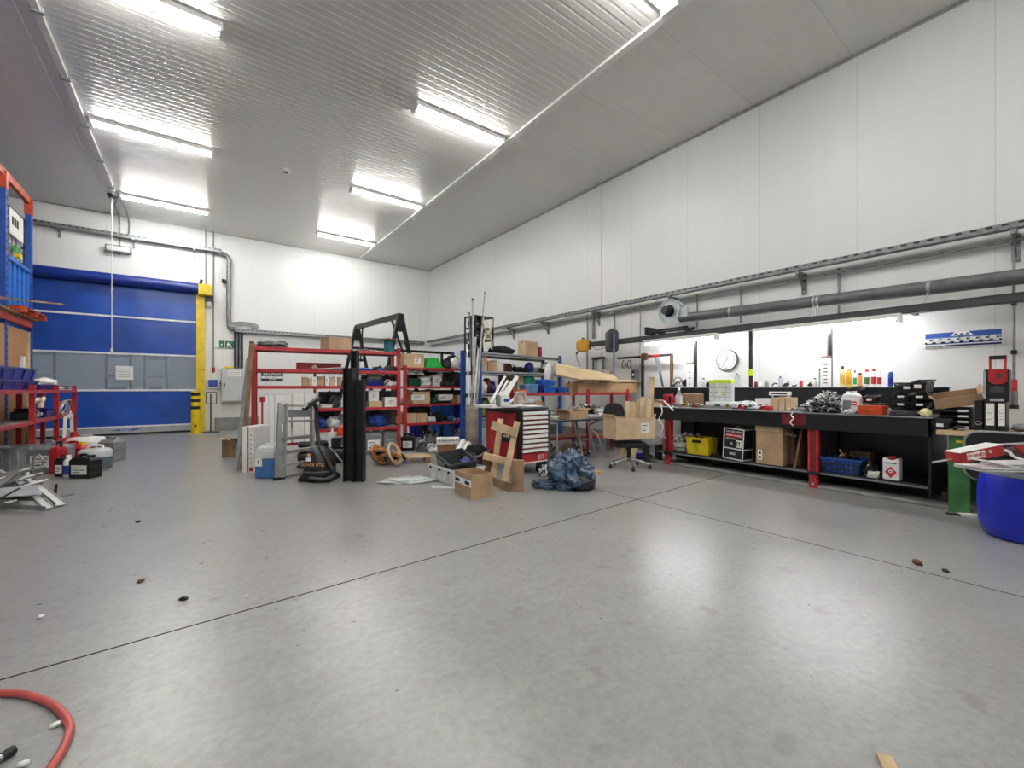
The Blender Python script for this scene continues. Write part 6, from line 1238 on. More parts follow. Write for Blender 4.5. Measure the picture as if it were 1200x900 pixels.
bin_('black storage bin behind the orange boxes on the workbench', bn(1011, 1026, 463, .2, .2, z=BZ+.12), BLACK)
s = bn(1011, 1030, 470, .3, .25); s['h'] = .115; t = thing('tool_case', 'closed black tool case under the bin behind the orange boxes', 'tool case', s['loc'], s['rz']); w = s['w']; m = MB(BLACK); m.bx(-w/2,-.12,0,w/2,.12,.06); m.done('base', t, .008); m = MB(DGREY); m.bx(-w/2,-.12,.062,w/2,.12,.115); m.done('lid', t, .008)
for k in range(2):
    s = bn(1005, 1034, 480, .03, .2); s['h'] = .048; s['loc'].z = BZ+.001+k*.05; OB = mat('orange_box', 'c8481c', .4); w = s['w']
    t = thing('orange_box', 'flat orange organizer box on the workbench, %s of the stacked pair' % ('lower', 'upper')[k], 'organizer', s['loc'], s['rz']-.04*k, 'orange organizer boxes'); m = MB(OB); m.bx(-w/2,-.1,0,w/2,.1,.03); m.done('base', t, .004); m = MB(OB); m.bx(-w/2-.003,-.103,.031,w/2+.003,.103,.048); m.done('lid', t, .003)
# bins stacked at right end
for c_, (u0, u1, lb) in enumerate(((1046, 1065, 'left'), (1067, 1088, 'right'))):
    for k in range(4):
        s = bn(u0, u1, 460, .22, .26); s['h'] = .075 if k < 3 else .1; s['loc'].z = BZ+.001+.081*k
        if k == 3: s['rz'] += (.35, -.1)[c_]; s['h'] = (.1, .13)[c_]
        bin_('black bin in the %s stack at the workbench right end, %s' % (lb, ('lowest', 'second from the bottom', 'third from the bottom', 'on top, open and filled')[k]), s, BLACK, fill=(LGREY if k == 3 and c_ else None), group='black stacked bins at the right end of the workbench')
s = bn(1041, 1072, 478, .02, .18); t = thing('tool_case', 'flat black case in front of the stacked bins on the workbench', 'tool case', s['loc'], s['rz']); w = s['w']; m = MB(BLACK); m.fru(0,w,.17,.05,w*.9,.15); m.done('case', t, .006); m = MB(DGREY); m.bx(-.04,-.09,.02,.04,-.085,.035); m.done('latch', t)
heap('pale yellow folded cloth at the right corner of the workbench', bn(1076, 1090, 479, .03, .14), mat('pale_yellow_cloth', 'd8cf9a', .8), 81, .35)
s = bn(1035, 1042, 473, .2, .1); junk('white plug and cable between the orange boxes and the black case', s, WHITE, LGREY, 140, 4, 'plug', 'plug')
# --- on the ledge of the back board
LG = 1.168
YO, WR = mat('yellow_label', 'e8b928', .45), WHITE
for i, (u0, u1, vt, mm, cap, lab, lb) in enumerate((
    (983.5, 989, 429, mat('pale_yellow', 'e9d88a', .4), BLACK, YO, 'tall yellow bottle with a black cap'), (990, 997, 432, YO, mat('gold_cap', 'c9a860', .4), mat('gold2', 'd89a20', .4), 'golden yellow bottle'),
    (999, 1003, 434, WHITE, BLACK, GREEN, 'slim white bottle with a green base label'), (1004.5, 1010, 437, mat('orange_can', 'e08a48', .4), BLACK, mat('orange_can2', 'd8a070', .4), 'short orange can with a black cap'),
    (1012, 1018, 433, WHITE, RED, GREENP, 'white spray can with a red cap and green label'), (1020, 1026, 432, WHITE, RED, RED, 'white can with a big red cap and red label'),
    (1027, 1032.5, 433, WHITE, WHITE, RED, 'white spray can with a red and blue label'), (1040, 1046, 433, BINK, WHITE, NAVY, 'dark blue spray can standing apart'))):
    bottle(lb + ' on the ledge behind the workbench', bn(u0, u1, vt, .785, .05, z=LG), mm, cap, lab, neck=.62 if i != 2 else .35, name='spray_can' if i > 3 else 'bottle', cat='can' if i > 3 else 'bottle')
for i, (u0, u1, vt, mm, cap, lb) in enumerate(((883, 887, 446, DRED, WHITE, 'small dark red tin, left of the pair'), (888, 892, 446.5, PAPER, RED, 'small white tin, right of the pair'), (895, 900, 446, GREY, BLACK, 'small grey tin'), (911, 916, 441, CLEARP, BLACK, 'clear spray bottle'), (936, 940, 444.5, RED, WHITE, 'red pointed bottle'), (942, 946, 446, WHITE, BLACK, 'small white bottle with a black cap'),
      (951, 957, 443, MILKY, BLACK, 'translucent bottle'), (860, 866, 437, CLEARP, GREY, 'clear bottle with a grey cap under the clock'), (821, 826, 443, MILKY, BLACK, 'pale bottle with a black cap beside the post'), (958, 961, 432, LGREY, BLACK, 'slim grey sprayer beside the punched strip'))):
    bottle(lb + ' on the ledge behind the workbench', bn(u0, u1, vt, .785, .05, z=LG), mm, cap, None, neck=.4)
for i, (u0, u1, vt, mm, m2, lb) in enumerate(((904, 911, 446, CARD2, WHITE, 'tan and white part'), (917, 924, 447, BLACK, DGREY, 'black clamp'), (928, 934, 451, MBLUE, WHITE, 'small blue part'), (946, 951, 447, PAPER, DRED, 'white and red part'), (827, 832, 445, DRED, BLACK, 'dark red box part'), (788, 799, 444, STEEL, LGREY, 'bright ring fitting'), (800, 806, 440, STEEL, BLACK, 'dark bracket'))):
    junk(lb + ' lying on the ledge behind the workbench', bn(u0, u1, vt, .785, .05, z=LG), mm, m2, 150+i, 4, 'small_part', 'part')
t = coil('steel ring standing on the ledge behind the workbench', bn(787, 799, 446, .78, .05, z=LG)['loc']+Vector((0,0,.085)), .08, STEEL, 1, .012, rot=(0, PI/2, 0), name='steel_ring', cat='ring')
for i, (u, vt, vb) in enumerate(((968.5, 420, 453), (809.5, 427, 453))):
    p = at(u, vb, X=6.42); p.z = LG; h = EYE+(455-vt)/500*((p.x*FW[0]+p.y*FW[1]))-LG
    t = thing('punched_strip', 'white upright strip with black slots fixed to the %s bench post' % ('middle', 'left')[i], 'strip', (6.40, p.y, LG), -PI/2); m = MB(WHITE); m.bx(-.055,-.012,0,.055,.012,h); m.done('strip', t); [MB(INK).bx(-.02,-.0135,h*(.12+.13*k),.02,-.012,h*(.15+.13*k)).done('slot', t) for k in range(6)]; m = MB(WOOD2); m.bx(-.055,-.013,h,.055,.013,h+.03); m.done('top_clip', t)
# posts up to the beam
for i, u in enumerate((815, 880, 973)):
    y = at(u, 420, X=6.46).y; t = thing('bench_post', 'dark upright post from the bench ledge to the long beam, ' + ('left one', 'middle one', 'right one')[i], 'post', (6.46, y, LG)); m = MB(DSTEEL); m.bx(-.02,-.02,0,.02,.02,.81); m.done('post', t)
    if i == 1: m = MB(LIME); m.bx(-.03,-.03,.16,.03,.03,.26); m.done('lime_clip', t)
    if i != 1: m = MB(LGREY); m.bx(-.01,.035,0,.02,.065,.81); m.done('conduit', t)
# steel beam
yb0, yb1 = at(692, 402, X=6.38).y, -1.6
t = thing('support_rail', 'long dark steel beam running above the workbench along the right wall', 'beam', (6.38, 0, 1.98)); m = MB(DSTEEL); m.bx(-.05,yb1,0,.05,yb0,.01); m.bx(-.05,yb1,0.08,.05,yb0,.09); m.use(mat('beam_web','45474a',.5,metal=.3)); m.bx(-.045,yb1,.01,-.035,yb0,.08); m.bx(.035,yb1,.01,.045,yb0,.08); m.done('rail', t)
for y in (yb0-.3, 1.2, -.9): m = MB(DSTEEL); m.bx(.05,y-.02,.02,.4,y+.02,.06); m.done('wall_arm', t)
TUBE2 = emit('bench_tube', 'fdfcff', 42.0)
for i, (u0, u1) in enumerate(((840, 757), (1055, 885))):
    y0, y1 = at(u0, 390, X=6.24).y, at(u1, 390, X=6.24).y; 
    batten(6.24, (y0+y1)/2, 1.975, 'bright tube light under the beam over the %s of the workbench' % ('left end', 'middle')[i], 'tube lights over the workbench', length=abs(y1-y0), dirx=False, name='tube_light', w=.12, tubes=1, m_=TUBE2)
# duct and fan
a, b = at(798, 373, X=6.5), at(1230, 320, X=6.5); b = a+(b-a)*1.9
DUCT = mat('duct_grey', '63676a', .45, var=.15)
t = thing('exhaust_duct', 'long dark grey round duct above the beam on the right wall', 'duct'); m = MB(DUCT); m.tube([a, b], .078, 24); m.done('pipe', t)
for u in (857, 955, 959.5, 1089):
    f = (at(u, 350, X=6.5).y-a.y)/(b.y-a.y); c = a+(b-a)*f; dv = (b-a).normalized()*.015; m = MB(ALU); m.tube([c-dv, c+dv], .084, 20); cl = m.done('clamp', t); m = MB(ALU); m.tube([c+Vector((-.05,0,-.06)), Vector((6.38, c.y+.02, 2.07))], .006); m.done('hanger', cl)
c = at(787, 365, X=6.48); t = thing('extractor_fan', 'round galvanised blower with a black motor at the end of the dark duct', 'fan', c, PI/2)
FANM = mat('fan_galvanised', 'c2cdd3', .38, metal=.35, var=.1)
# local y runs away from the wall after the turn
m = MB(FANM); m.cyl((0,-.07,0),(0,.07,0),.2,n=32); m.done('scroll_housing', t, .012, 3)
m = MB(FANM); m.tube([(.19*math.cos(a_),.075,.19*math.sin(a_)) for a_ in [2*PI*i/32 for i in range(32)]], .014, 8, True); m.done('rim', t)
m = MB(BLACK); m.cyl((0,.071,0),(0,.078,0),.1,n=28); m.done('inlet', t)
m = MB(BLACK); m.cyl((0,.07,0),(0,.2,0),.07,n=24); m.use(DGREY); m.cyl((0,.2,0),(0,.21,0),.055,n=20); m.done('motor', t)
m = MB(FANM); m.bx(-.32,-.06,-.13,-.05,.06,.03); m.done('outlet', t, .01)
fz = 2.08
t = thing('fan_bracket', 'dark angle iron frame carrying the blower on the beam', 'bracket', (6.42, c.y-.05, fz)); m = MB(DSTEEL)
m.bx(-.13,-.35,.03,-.1,.45,.07); m.bx(.08,-.35,.03,.11,.45,.07); m.done('rail', t); [MB(DSTEEL).bx(-.15,a_,0,.13,a_+.04,c_).done('cross_piece', t) for a_, c_ in ((-.3,.03),(.2,.03),(.4,.13))]
# wall tray
cable_tray([(6.62, Y1-.2, 2.76), (6.62, -1.6, 2.76)], 'cable_tray', 'long perforated cable tray running along the whole right wall', w=.10, h=.06)
for i, u in enumerate((1190, 940, 790, 700, 640, 600)):
    y = at(u, 300, X=6.7).y; m = MB(GALV); m.bx(6.52, y-.02, 2.69, 6.78, y+.02, 2.735); m.bx(6.755, y-.03, 2.45, 6.78, y+.03, 2.735); m.bar((6.56,y,2.7),(6.76,y,2.5),.02,.02); one(m, 'tray_bracket', 'galvanised arm bracket under the long wall tray', 'bracket', group='arm brackets under the long right wall tray')
m = MB(GALV); m.tube([(6.7, Y1-.3, 2.66), (6.7, -1.6, 2.66)], .018, 10); one(m, 'cable_conduit', 'round grey conduit running just below the long right wall tray', 'conduit')
for i, (u, v0, v1, r_, mm, lb) in enumerate(((688, 372, 436, .014, GALV, 'left of the trunking behind the yellow reel'), (695, 365, 397, .03, GALV, 'stopping above the yellow reel'), (720, 362, 388, .016, GALV, 'above the black reel'), (817, 345, 385, .014, GALV, 'right of the blower'), (868, 330, 378, .014, GALV, 'above the wall clock'), (983, 308, 372, .014, GALV, 'above the punched strip'), (750, 356, 440, .01, LGREY, 'behind the clamp rail'))):
    y = at(u, 400, X=6.74).y; d_ = .595*6.74+.804*y; z1 = EYE+(455-v1)/500*d_; m = MB(mm); m.tube([(6.745, y, 2.72), (6.745, y, z1)], r_, 8); one(m, 'cable_conduit', 'vertical grey conduit on the right wall, ' + lb, 'conduit')
ya, yb_ = at(695, 430, X=6.74).y, at(707, 430, X=6.74).y
t = thing('u_shaped_bars', 'grey U-shaped metal frame fixed on the right wall behind the boards', 'metal frame'); m = MB(GALV); m.bar((6.74,ya,1.2),(6.74,ya,1.78),.03,.03); m.bar((6.74,yb_,1.2),(6.74,yb_,1.78),.03,.03); m.done('upright', t); m = MB(DSTEEL); m.bar((6.74,ya+.03,1.78),(6.74,yb_-.03,1.78),.03,.04); m.done('top_bar', t)
# yellow and black reels
c = at(683, 405, X=6.36); t = thing('hose_reel', 'yellow enclosed cable reel hanging at the far end of the beam', 'cable reel', c, -YAW)
m = MB(AMBER); m.rr(.26,.25,.09,-.09,.09); m.done('housing', t, .02, 3); m = MB(BLACK); m.bx(.12,-.05,-.08,.16,.05,.09); m.bx(-.02,-.03,.11,.03,.03,.16); m.done('mount', t, .006); m = MB(BLACK); m.cyl((-.11,0,-.12),(-.13,0,-.18),.02); m.tube(curve([(-.13,0,-.17),(-.12,0,-.28),(-.08,0,-.36),(-.05,0,-.42)], 4), .006); m.done('cable_end', t)
c = at(717, 400, X=6.3); t = thing('hose_reel', 'black enclosed hose reel with a blue hose hanging from the beam', 'hose reel', c, -YAW)
m = MB(DGREY); m.rr(.22,.42,.07,-.1,.1); m.done('housing', t, .03, 3); m = MB(BLACK); m.rr(.11,.32,.04,-.108,-.1); m.done('opening', t); m = MB(mat('hose_blue', '6b7fae', .4)); m.tube([(.01,-.125,.14),(.01,-.13,-.1),(.0,-.12,-.75)], .017, 8); m.done('hose', t); m = MB(BLACK); m.bx(-.03,-.02,.2,.03,.06,.24); m.done('bracket', t)
t = thing('loose_cable', 'thin grey cable looping between the yellow and black reels', 'cable'); m = MB(GREY); m.tube(curve([at(694,406,X=6.34), at(700,409,X=6.34), at(708,407,X=6.34)], 5)+curve([at(724,412,X=6.34), at(730,416,X=6.34), at(736,418,X=6.36)], 5), .006) if 0 else m.tube(curve([at(694,406,X=6.33), at(700,409.5,X=6.33), at(710,407,X=6.33)], 6), .006); m.done('cable', t)
# clamp rail with hanging clamps at the bench end
z0 = .868; t = thing('clamp_rail', 'dark pipe rail on posts with hanging clamps left of the wall clock', 'rail')
a, b = at(724, 420, X=6.5), at(788, 416, X=6.5); b.z = a.z; m = MB(DSTEEL); m.cyl(a, b, .022); m.done('rail', t)
for u in (753, 787): y = at(u, 430, X=6.5).y; m = MB(DSTEEL if u < 760 else DWOOD); m.bx(6.48,y-.02,1.17 if u > 760 else 1.0,6.52,y+.02,a.z); m.done('post', t)
c = at(756, 418, X=6.46); m = MB(DWOOD); m.cyl(c+Vector((-.05,0,0)), c+Vector((.02,0,0)), .065, n=20); m.use(DSTEEL); m.cyl(c+Vector((-.06,0,0)), c+Vector((-.05,0,0)), .03); m.done('clamp_wheel', t)
m = MB(RED); m.cyl(a.lerp(b,.66), a.lerp(b,.8), .024); m.done('red_sleeve', t)
for u in (731, 737): c = at(u, 422, X=6.46); m = MB(BLACK); m.tube(curve([c, c+Vector((0,.04,-.08)), c+Vector((0,.0,-.15)), c+Vector((0,-.05,-.1)), c+Vector((0,-.02,0))], 5), .008); m.done('clamp', t)
for dx in (0, 1): c = at(768+dx*3, 419, X=6.44); q = at(777, 453, X=6.44); m = MB(GREY); m.bar(c, q, .03, .012, up=(1,0,0)); m.done('hanging_strap', t)
s = slot(BN, 738, 748, 431, 1.2, .8, .12); p = at(743, 445, X=6.6); t = thing('switch_box', 'dark grey switch box with a white tag on the right wall behind the chair', 'switch box', (6.78, p.y, 1.28), -PI/2); m = MB(GREY); m.bx(-.1,-.16,0,.1,0,.24); m.done('housing', t, .008); m = MB(BLACK); m.bx(-.06,-.165,.06,.0,-.16,.2); m.use(WINK); m.bx(-.045,-.167,.1,-.01,-.165,.15); m.done('switch', t)
# small tan boards at the left end of the bench
s = bn(760, 782, 459, .35, .25); t = thing('wood_offcuts', 'pale wooden offcut lying at the left end of the workbench', 'wood offcut', s['loc'], s['rz']-.2); m = MB(PLY); m.bx(-.2,-.1,0,.2,.1,.04); m.done('plank', t); m = MB(CARD); m.bx(-.17,-.06,.041,.12,.1,.09); m.done('upper_plank', t)
# wall clock
y = at(852, 422, X=6.76).y; z = at(852, 422, X=6.76).z; t = thing('wall_clock', 'round white wall clock with a thin dark rim above the workbench', 'clock', (6.78, y, z), -PI/2)
m = MB(DGREY); m.cyl((0,-.035,0),(0,0,0),.168,n=40); m.done('rim', t, .004); m = MB(WHITE); m.cyl((0,-.037,0),(0,-.035,0),.155,n=40); f = m.done('dial', t)
for k in range(12): a_ = R(30*(k+1)); text(f, str(k+1), (.122*math.sin(a_), -.038, .122*math.cos(a_)), .042, INK, name='numeral')
for ang, ln, wd in ((R(17), .075, .008), (R(210), .115, .006)): m = MB(INK); q = Vector((math.sin(ang),0,math.cos(ang))); m.bar(Vector((0,-.04,0))-q*.02, Vector((0,-.04,0))+q*ln, wd, .002, up=(0,1,0)); m.done('hand', t)
# poster
ya, yb_ = at(1083, 400, X=6.77).y, at(1176, 400, X=6.77).y; d_ = .595*6.77+.804*(ya+yb_)/2
z0_, z1_ = EYE+(455-409)/500*(.595*6.77+.804*ya), EYE+(455-391)/500*(.595*6.77+.804*ya); L_ = ya-yb_; hh = z1_-z0_
t = thing('wall_poster', 'long blue poster with a row of white vehicles on the right wall', 'poster', (6.78, (ya+yb_)/2, z0_), -PI/2)
m = MB(WHITE); m.bx(-L_/2,-.02,0,L_/2,0,hh); m.done('board', t)
m = MB(mat('poster_blue', '2450a4', .4, var=.1)); m.bx(-L_/2+.012,-.023,hh*.24,L_/2-.012,-.0205,hh*.95); m.use(mat('poster_mid', '8aa4d4', .4, var=.3, scale=12)); m.bx(-L_/2+.012,-.025,hh*.3,L_/2-.012,-.0235,hh*.66); m.use(mat('poster_navy', '191b5c', .4)); m.bx(-L_*.22,-.023,hh*.06,L_/2-.012,-.0205,hh*.17); m.use(GREY); m.bx(-L_/2+.012,-.023,hh*.04,-L_*.24,-.0205,hh*.14); m.done('print', t)
for k in range(8):
    x = -L_*.42+L_*.12*k; s9 = .9; m = MB(WHITE if k % 2 == 0 else PAPER); m.prism([(x-.05*s9,hh*.32),(x+.05*s9,hh*.32),(x+.05*s9,hh*.44),(x+.03*s9,hh*.46),(x+.015*s9,hh*.6),(x-.05*s9,hh*.6)], -.028, -.0255); m.use(INK); m.prism([(x+.0,hh*.46),(x+.026,hh*.46),(x+.012,hh*.56),(x+.0,hh*.56)], -.03, -.0285); [m.cyl((x+o_,-.03,hh*.33),(x+o_,-.0285,hh*.33),.011,n=10) for o_ in (-.03,.03)]; m.done('vehicle_picture', t)
m = MB(WINK); m.prism([(-.09,hh*.72),(.09,hh*.72),(.05,hh*.95),(-.05,hh*.95)], -.026, -.0235); m.use(mat('poster_navy', '191b5c', .4)); [m.prism([(x-.02,hh*.76),(x+.02,hh*.76),(x,hh*.88)], -.028, -.0265) for x in (-.045,0,.045)]; m.done('emblem', t)
# ================================================================ wooden bench with green legs, far right
GB = Fr(5.63, .86, -PI/2); GZ = .757
t = thing('wooden_bench', 'wood-topped bench with a green steel leg at the right edge', 'workbench', (5.63, .86, 0), -PI/2)
m = MB(WOOD); m.bx(0,0,GZ-.045,2.3,.9,GZ); m.done('bench_top', t, .004)
for x in (.02, 2.1):
    for y in (.02, .8): m = MB(GREENP); m.bx(x+.06,y,0,x+.2,y+.06,GZ-.045); m.use(YELLOW); m.bx(x+.11,y-.003,GZ-.11,x+.16,y,GZ-.09) if y < .1 else None; m.done('leg', t, .003)
m = MB(BT); m.bx(.3,.84,.05,2.2,.86,GZ-.05); m.done('rear_panel', t)
def gb(u0, u1, vt, yl, d, z=GZ, dr=0.0): return slot(GB, u0, u1, vt, z+.0008, yl, d, dr)
bin_('black bin with a white label at the left end of the wooden bench', gb(1091, 1112, 491, .03, .18), BLACK)
junk('small black fittings at the front edge of the wooden bench', gb(1116, 1132, 497, .03, .15), BLACK, LGREY, 170, 9, 'small_fitting', 'fitting')
s = gb(1101, 1137, 470, .25, .3); w = s['w']; t = thing('letter_trays', 'stack of black letter trays with white labels on the wooden bench', 'letter trays', s['loc'], s['rz']); n = 4; hh = .052
for k in range(n):
    m = MB(BLACK); z = k*hh; m.bx(-w/2,-.15,z,w/2,.15,z+.008); m.bx(-w/2,-.15,z,-w/2+.006,.15,z+hh-.002); m.bx(w/2-.006,-.15,z,w/2,.15,z+hh-.002); m.bx(-w/2,.144,z,w/2,.15,z+hh-.002); m.bx(-w/2,-.15,z,w*.1,-.144,z+.025); tr = m.done('tray', t); m = MB(PAPER); m.bx(w*.12,-.156,z+.012,w*.44,-.15,z+.03); m.use(WHITE); m.bx(-w*.4,-.12,z+.009,w*.4,.13,z+.016); m.done('label', tr)
s2 = dict(loc=s['loc']+Vector((0,0,n*hh+.035)), w=.33, d=.24, h=.1, rz=s['rz']); t = carton('open cardboard box tilted on top of the black letter trays', s2, open_=.3, m_=CARD); t.rotation_euler = (.25, -.18, s['rz']+.2)
s = gb(1141, 1152, 469, .2, .3); t = thing('black_speaker', 'tall black box with a round grey badge on the wooden bench', 'box', s['loc'], s['rz']); w, h = s['w'], s['h']; m = MB(BLACK); m.bx(-w/2,-.15,0,w/2,.15,h); m.done('body', t, .006); m = MB(LGREY); m.tube([(.022*math.cos(a_),-.152,h*.25+.014*math.sin(a_)) for a_ in [2*PI*i/16 for i in range(16)]], .004, 6, True); m.done('badge', t)
for i, (u0, u1, lb) in enumerate(((1153, 1167, 'wider left'), (1168, 1179, 'narrower right'))):
    s = gb(u0, u1, 470, .15, .3); w, h = s['w'], s['h']; t = thing('ring_binder', 'black binder with a white spine label on the wooden bench, %s one' % lb, 'binder', s['loc'], s['rz'], 'black binders on the wooden bench'); m = MB(BLACK); m.bx(-w/2,-.14,0,w/2,.14,h); m.done('cover', t, .004); m = MB(PAPER); m.bx(-w*.36,-.143,h*.2,w*.36,-.14,h*.92); m.use(INK); [m.bx(-w*.25,-.144,h*z,w*.2,-.143,h*z+.004) for z in (.4,.5,.6,.7)]; m.done('label', t)
s = gb(1152, 1183, 440, .15, .2, z=GZ+.265); w = s['w']; h = .3; t = thing('jump_starter', 'black and red portable charger with a red handle on the black binders', 'charger', s['loc'], s['rz'])
m = MB(BLACK); m.rr(w,h,.02,-.09,.09,(0,h/2)); m.done('body', t, .01); m = MB(RED); m.prism([(-w*.3,h*.98),(w*.42,h*.98),(w*.42,h*.62),(w*.2,h*.55),(-w*.1,h*.55),(-w*.3,h*.62)], -.096, -.09); m.done('front_panel', t)
m = MB(DGREY); m.prism([(-w*.25,h*.42),(0,h*.52),(w*.32,h*.42),(w*.25,h*.3),(-w*.2,h*.3)], -.1, -.09); m.done('lower_panel', t); m = MB(DGREY); m.cyl((0.02,-.1,h*.8),(0.02,-.096,h*.8),.02); m.done('badge', t); m = MB(LGREY); m.bx(-w*.47,-.094,h*.1,-w*.4,-.09,h*.95); m.bx(-w*.25,-.096,.01,w*.3,-.09,.035); m.done('trim_strip', t)
m = MB(RED); m.bx(-w*.32,-.03,h,-w*.22,.03,h+.12); m.bx(w*.25,-.03,h,w*.35,.03,h+.12); m.use(BLACK); m.bx(-w*.32,-.03,h+.09,w*.35,.03,h+.125); m.done('handle', t, .004)
# vertical air line
y = at(1188, 400, X=6.7).y; t = thing('air_line', 'thin vertical air pipe with a red and chrome end on the right wall', 'air line', (6.72, y, 0)); m = MB(GALV); m.tube([(0,0,2.6),(0,0,1.24)], .012); m.done('pipe', t); m = MB(RED); m.cyl((0,0,1.24),(0,0,1.12),.024); m.done('red_collar', t); m = MB(STEEL); m.cyl((0,0,1.12),(0,0,.98),.028); m.use(BLACK); m.cyl((0,0,.98),(0,0,.94),.035); m.done('coupling', t)
for z in (2.0, 1.5): m = MB(BLACK); m.bx(-.03,-.02,z,.04,.02,z+.04); m.done('clip', t)
s = gb(1183, 1215, 498, .3, .3); heap('grey rag lying on the right part of the wooden bench', s, LGREY, 90, .4)
# blue drum with its load
dc = xy(1206, 3.25); t = thing('plastic_drum', 'bright blue plastic drum at the right edge of the photo', 'drum', (dc[0], dc[1], 0)); DH = .53
m = MB(DRUMB); m.lathe([(.2,0),(.235,.012),(.262,.1),(.272,.22),(.27,.36),(.258,.46),(.24,DH-.02),(.235,DH)], 40); m.done('body', t)
m = MB(mat('drum_ring', '9fa6ae', .4)); m.lathe([(.25,DH-.045),(.262,DH-.03),(.262,DH-.012),(.25,DH)], 40); m.done('clamp_ring', t); m = MB(BLACK); m.lathe([(.25,DH),(.255,DH+.012),(.01,DH+.016)], 40); m.done('lid', t)
top = DH+.02; DFm = face(3.15)
for i, (u0, v0, u1, v1, dz, w_, mm, lb) in enumerate(((1134, 542, 1185, 552, .0, .2, PAPER, 'lower sheaf'), (1160, 533, 1230, 550, .03, .16, WHITE, 'upper sheaf'))):
    a, b = at(u0, v0, d=3.12), at(u1, v1, d=3.12); z = top+dz+.012; c = (a+b)/2; c.z = z
    t = thing('document_sheaf', 'sheaf of white papers on the blue drum, ' + lb, 'papers', c, -YAW-.1+.15*i)
    L2 = (Vector((a.x,a.y))-Vector((b.x,b.y))).length
    for k in range(3): m = MB((mm, LGREY, mm)[k]); m.at((0,0,k*.008),(0,0,.05*(k-1))); m.box((0,0,0),(L2*.95,w_,.007)); m.done('sheet', t)
a, b = at(1119, 535, d=3.1), at(1169, 525, d=3.1); c = (a+b)/2; L2 = (a-b).length; t = thing('red_box', 'long red box with a white printed label lying across the drum papers', 'box', c, -YAW, rot=(0, -math.asin((b.z-a.z)/L2), -YAW)); 
m = MB(RED); m.bx(-L2/2,-.04,-.045,L2/2,.07,.03); m.done('body', t, .004); m = MB(PAPER); m.bx(-L2*.36,-.0425,-.03,L2*.06,-.04,.018); m.use(RINK); m.bx(-.0-L2*.04,-.0435,-.03,-L2*.03,-.0425,.018); m.done('label', t); text(t, 'TECHNICS', (-L2*.17,-.0445,-.006), .028, RINK); m = MB(LGREY); m.cyl((L2*.18,-.043,0),(L2*.18,-.04,0),.014); m.done('stud', t)
m = MB(WHITE); m.bx(-L2/2,-.041,.0295,L2/2,.07,.033); m.done('top_edge', t)
t = thing('metal_rod', 'thin white metal rod pointing left from the load on the blue drum', 'rod'); a, b, c2, e = at(1093, 542, d=3.15), at(1152, 532, d=3.1), at(1158, 534, d=3.1), at(1185, 546, d=3.05); m = MB(ALU); m.tube([a, b], .009, 8); m.done('rod', t); m = MB(WHITE); m.tube(curve([at(1135,537,d=3.06), at(1160,541,d=3.02), at(1200,550,d=3.0)], 5), .006); m.done('wire', t)
t = thing('warning_triangle', 'red triangular plate with a white bar on the load at the right edge', 'triangle'); a = [at(1186, 521, d=3.2), at(1225, 518, d=3.2), at(1215, 540, d=3.2)]; off = Vector((FW[0]*.02, FW[1]*.02, 0)); m = MB(RED); m.add(a+[q+off for q in a], [(0,1,2),(5,4,3),(0,3,4,1),(1,4,5,2),(2,5,3,0)]); m.done('plate', t); m = MB(LGREY); m.tube([at(1170,521,d=3.15), at(1215,519,d=3.15)], .008); m.done('bar', t)
m = MB(WHITE); m.tube(curve([at(1172,527,d=3.1), at(1182,529,d=3.1), at(1190,536,d=3.1), at(1215,543,d=3.1)], 5), .009); one(m, 'white_tube', 'bent white tube on top of the drum papers', 'tube')
heap('dark red and black cloth under the red triangle on the blue drum', dict(loc=Vector((dc[0]+.06, dc[1]+.02, top+.045)), rz=0, w=.3, d=.25, h=.1), mat('maroon', '4a2226', .8, var=.4, scale=18), 95, .4)
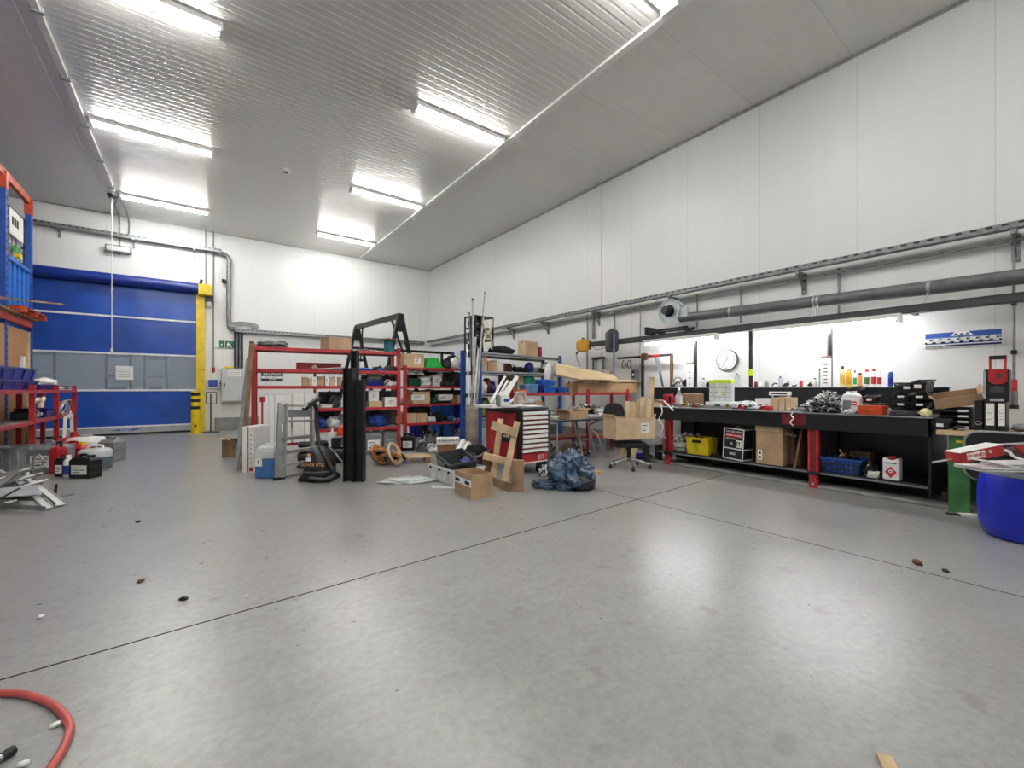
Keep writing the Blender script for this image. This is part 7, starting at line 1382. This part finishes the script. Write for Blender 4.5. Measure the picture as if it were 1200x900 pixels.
# dark rounded panel
p = (5.55, .657-.43); t = thing('rounded_screen', 'large dark rounded sheet with a grey rim standing behind the blue drum', 'screen', (p[0], p[1], 0), -PI/2); PW = .86
m = MB(mat('panel_black', '141416', .5)); m.rr(PW,.42,.09,-.015,.015,(0,.555)); m.done('sheet', t)
poly = []
for k, (sx, sz) in enumerate(((1,1),(-1,1),(-1,-1),(1,-1))):
    for i in range(6): a_ = PI/2*k+PI/2*i/5; poly.append((sx*(PW/2-.09)+.09*math.cos(a_), 0, .555+sz*(.21-.09)+.09*math.sin(a_)))
m = MB(GREY); m.tube(poly, .016, 8, True); m.done('rim', t)
for x in (-.3, .3): m = MB(BLACK); m.bx(x-.02,.02,0,x+.02,.05,.5); m.done('stand', t)
p = fl(1140, 605); m = MB(WHITE); m.bx(-.1,-.03,0,.12,.03,.02); t = thing('floor_bracket', 'white and black metal foot on the floor left of the blue drum', 'bracket', (p.x,p.y,0), -.9); m.done('plate', t); m = MB(BLACK); m.bx(-.18,-.02,0,-.1,.03,.015); m.done('tip', t)
m = MB(BLACK); m.bx(-.4,-.25,0,.4,.25,.5); 
# carton on floor left of the leaning boards
s = ground(260, 276, 516, 536, .3); t = carton('small open cardboard box on the floor left of the leaning boards', s, open_=.9, m_=WOOD2)
t = thing('wood_scraps', 'short wooden sticks poking out of the small open floor box', 'wood', s['loc']+Vector((0,0,.02))); [MB(WOOD if k else WHITE).bar((-.05+.05*k,0,.0),(-.09+.07*k,.02,.3-.05*k),.05,.015).done('stick', t) for k in range(3)]
# ---------------------------------------------------------------- camera and view
cam = bpy.data.cameras.new('camera'); co = bpy.data.objects.new('camera', cam); COL.objects.link(co)
co.location = (0, 0, EYE); co.rotation_euler = (PI/2, 0, -YAW)
cam.sensor_width = 36; cam.lens = 500/1200*36; cam.shift_y = 5/1200; cam.clip_start = .05; cam.clip_end = 100
sc = bpy.context.scene; sc.camera = co
w = bpy.data.worlds.new('world'); sc.world = w; w.use_nodes = True
w.node_tree.nodes['Background'].inputs[0].default_value = (.8, .85, .95, 1); w.node_tree.nodes['Background'].inputs[1].default_value = .3
sc.view_settings.view_transform = 'Standard'; sc.view_settings.look = 'None'; sc.view_settings.gamma = 1
sc.view_settings.use_curve_mapping = False; sc.view_settings.exposure = 1.08
# lettering becomes plain mesh so that each word is an object of its own
dg = bpy.context.evaluated_depsgraph_get(); dg.update()
for o in [o for o in COL.objects if o.type == 'FONT']:
    me = bpy.data.meshes.new_from_object(o.evaluated_get(dg)); n = bpy.data.objects.new('lettering', me); COL.objects.link(n)
    n.parent = o.parent; n.location = o.location; n.rotation_euler = o.rotation_euler; n.scale = o.scale
    nm = o.name.split('.')[0]; bpy.data.objects.remove(o); n.name = nm
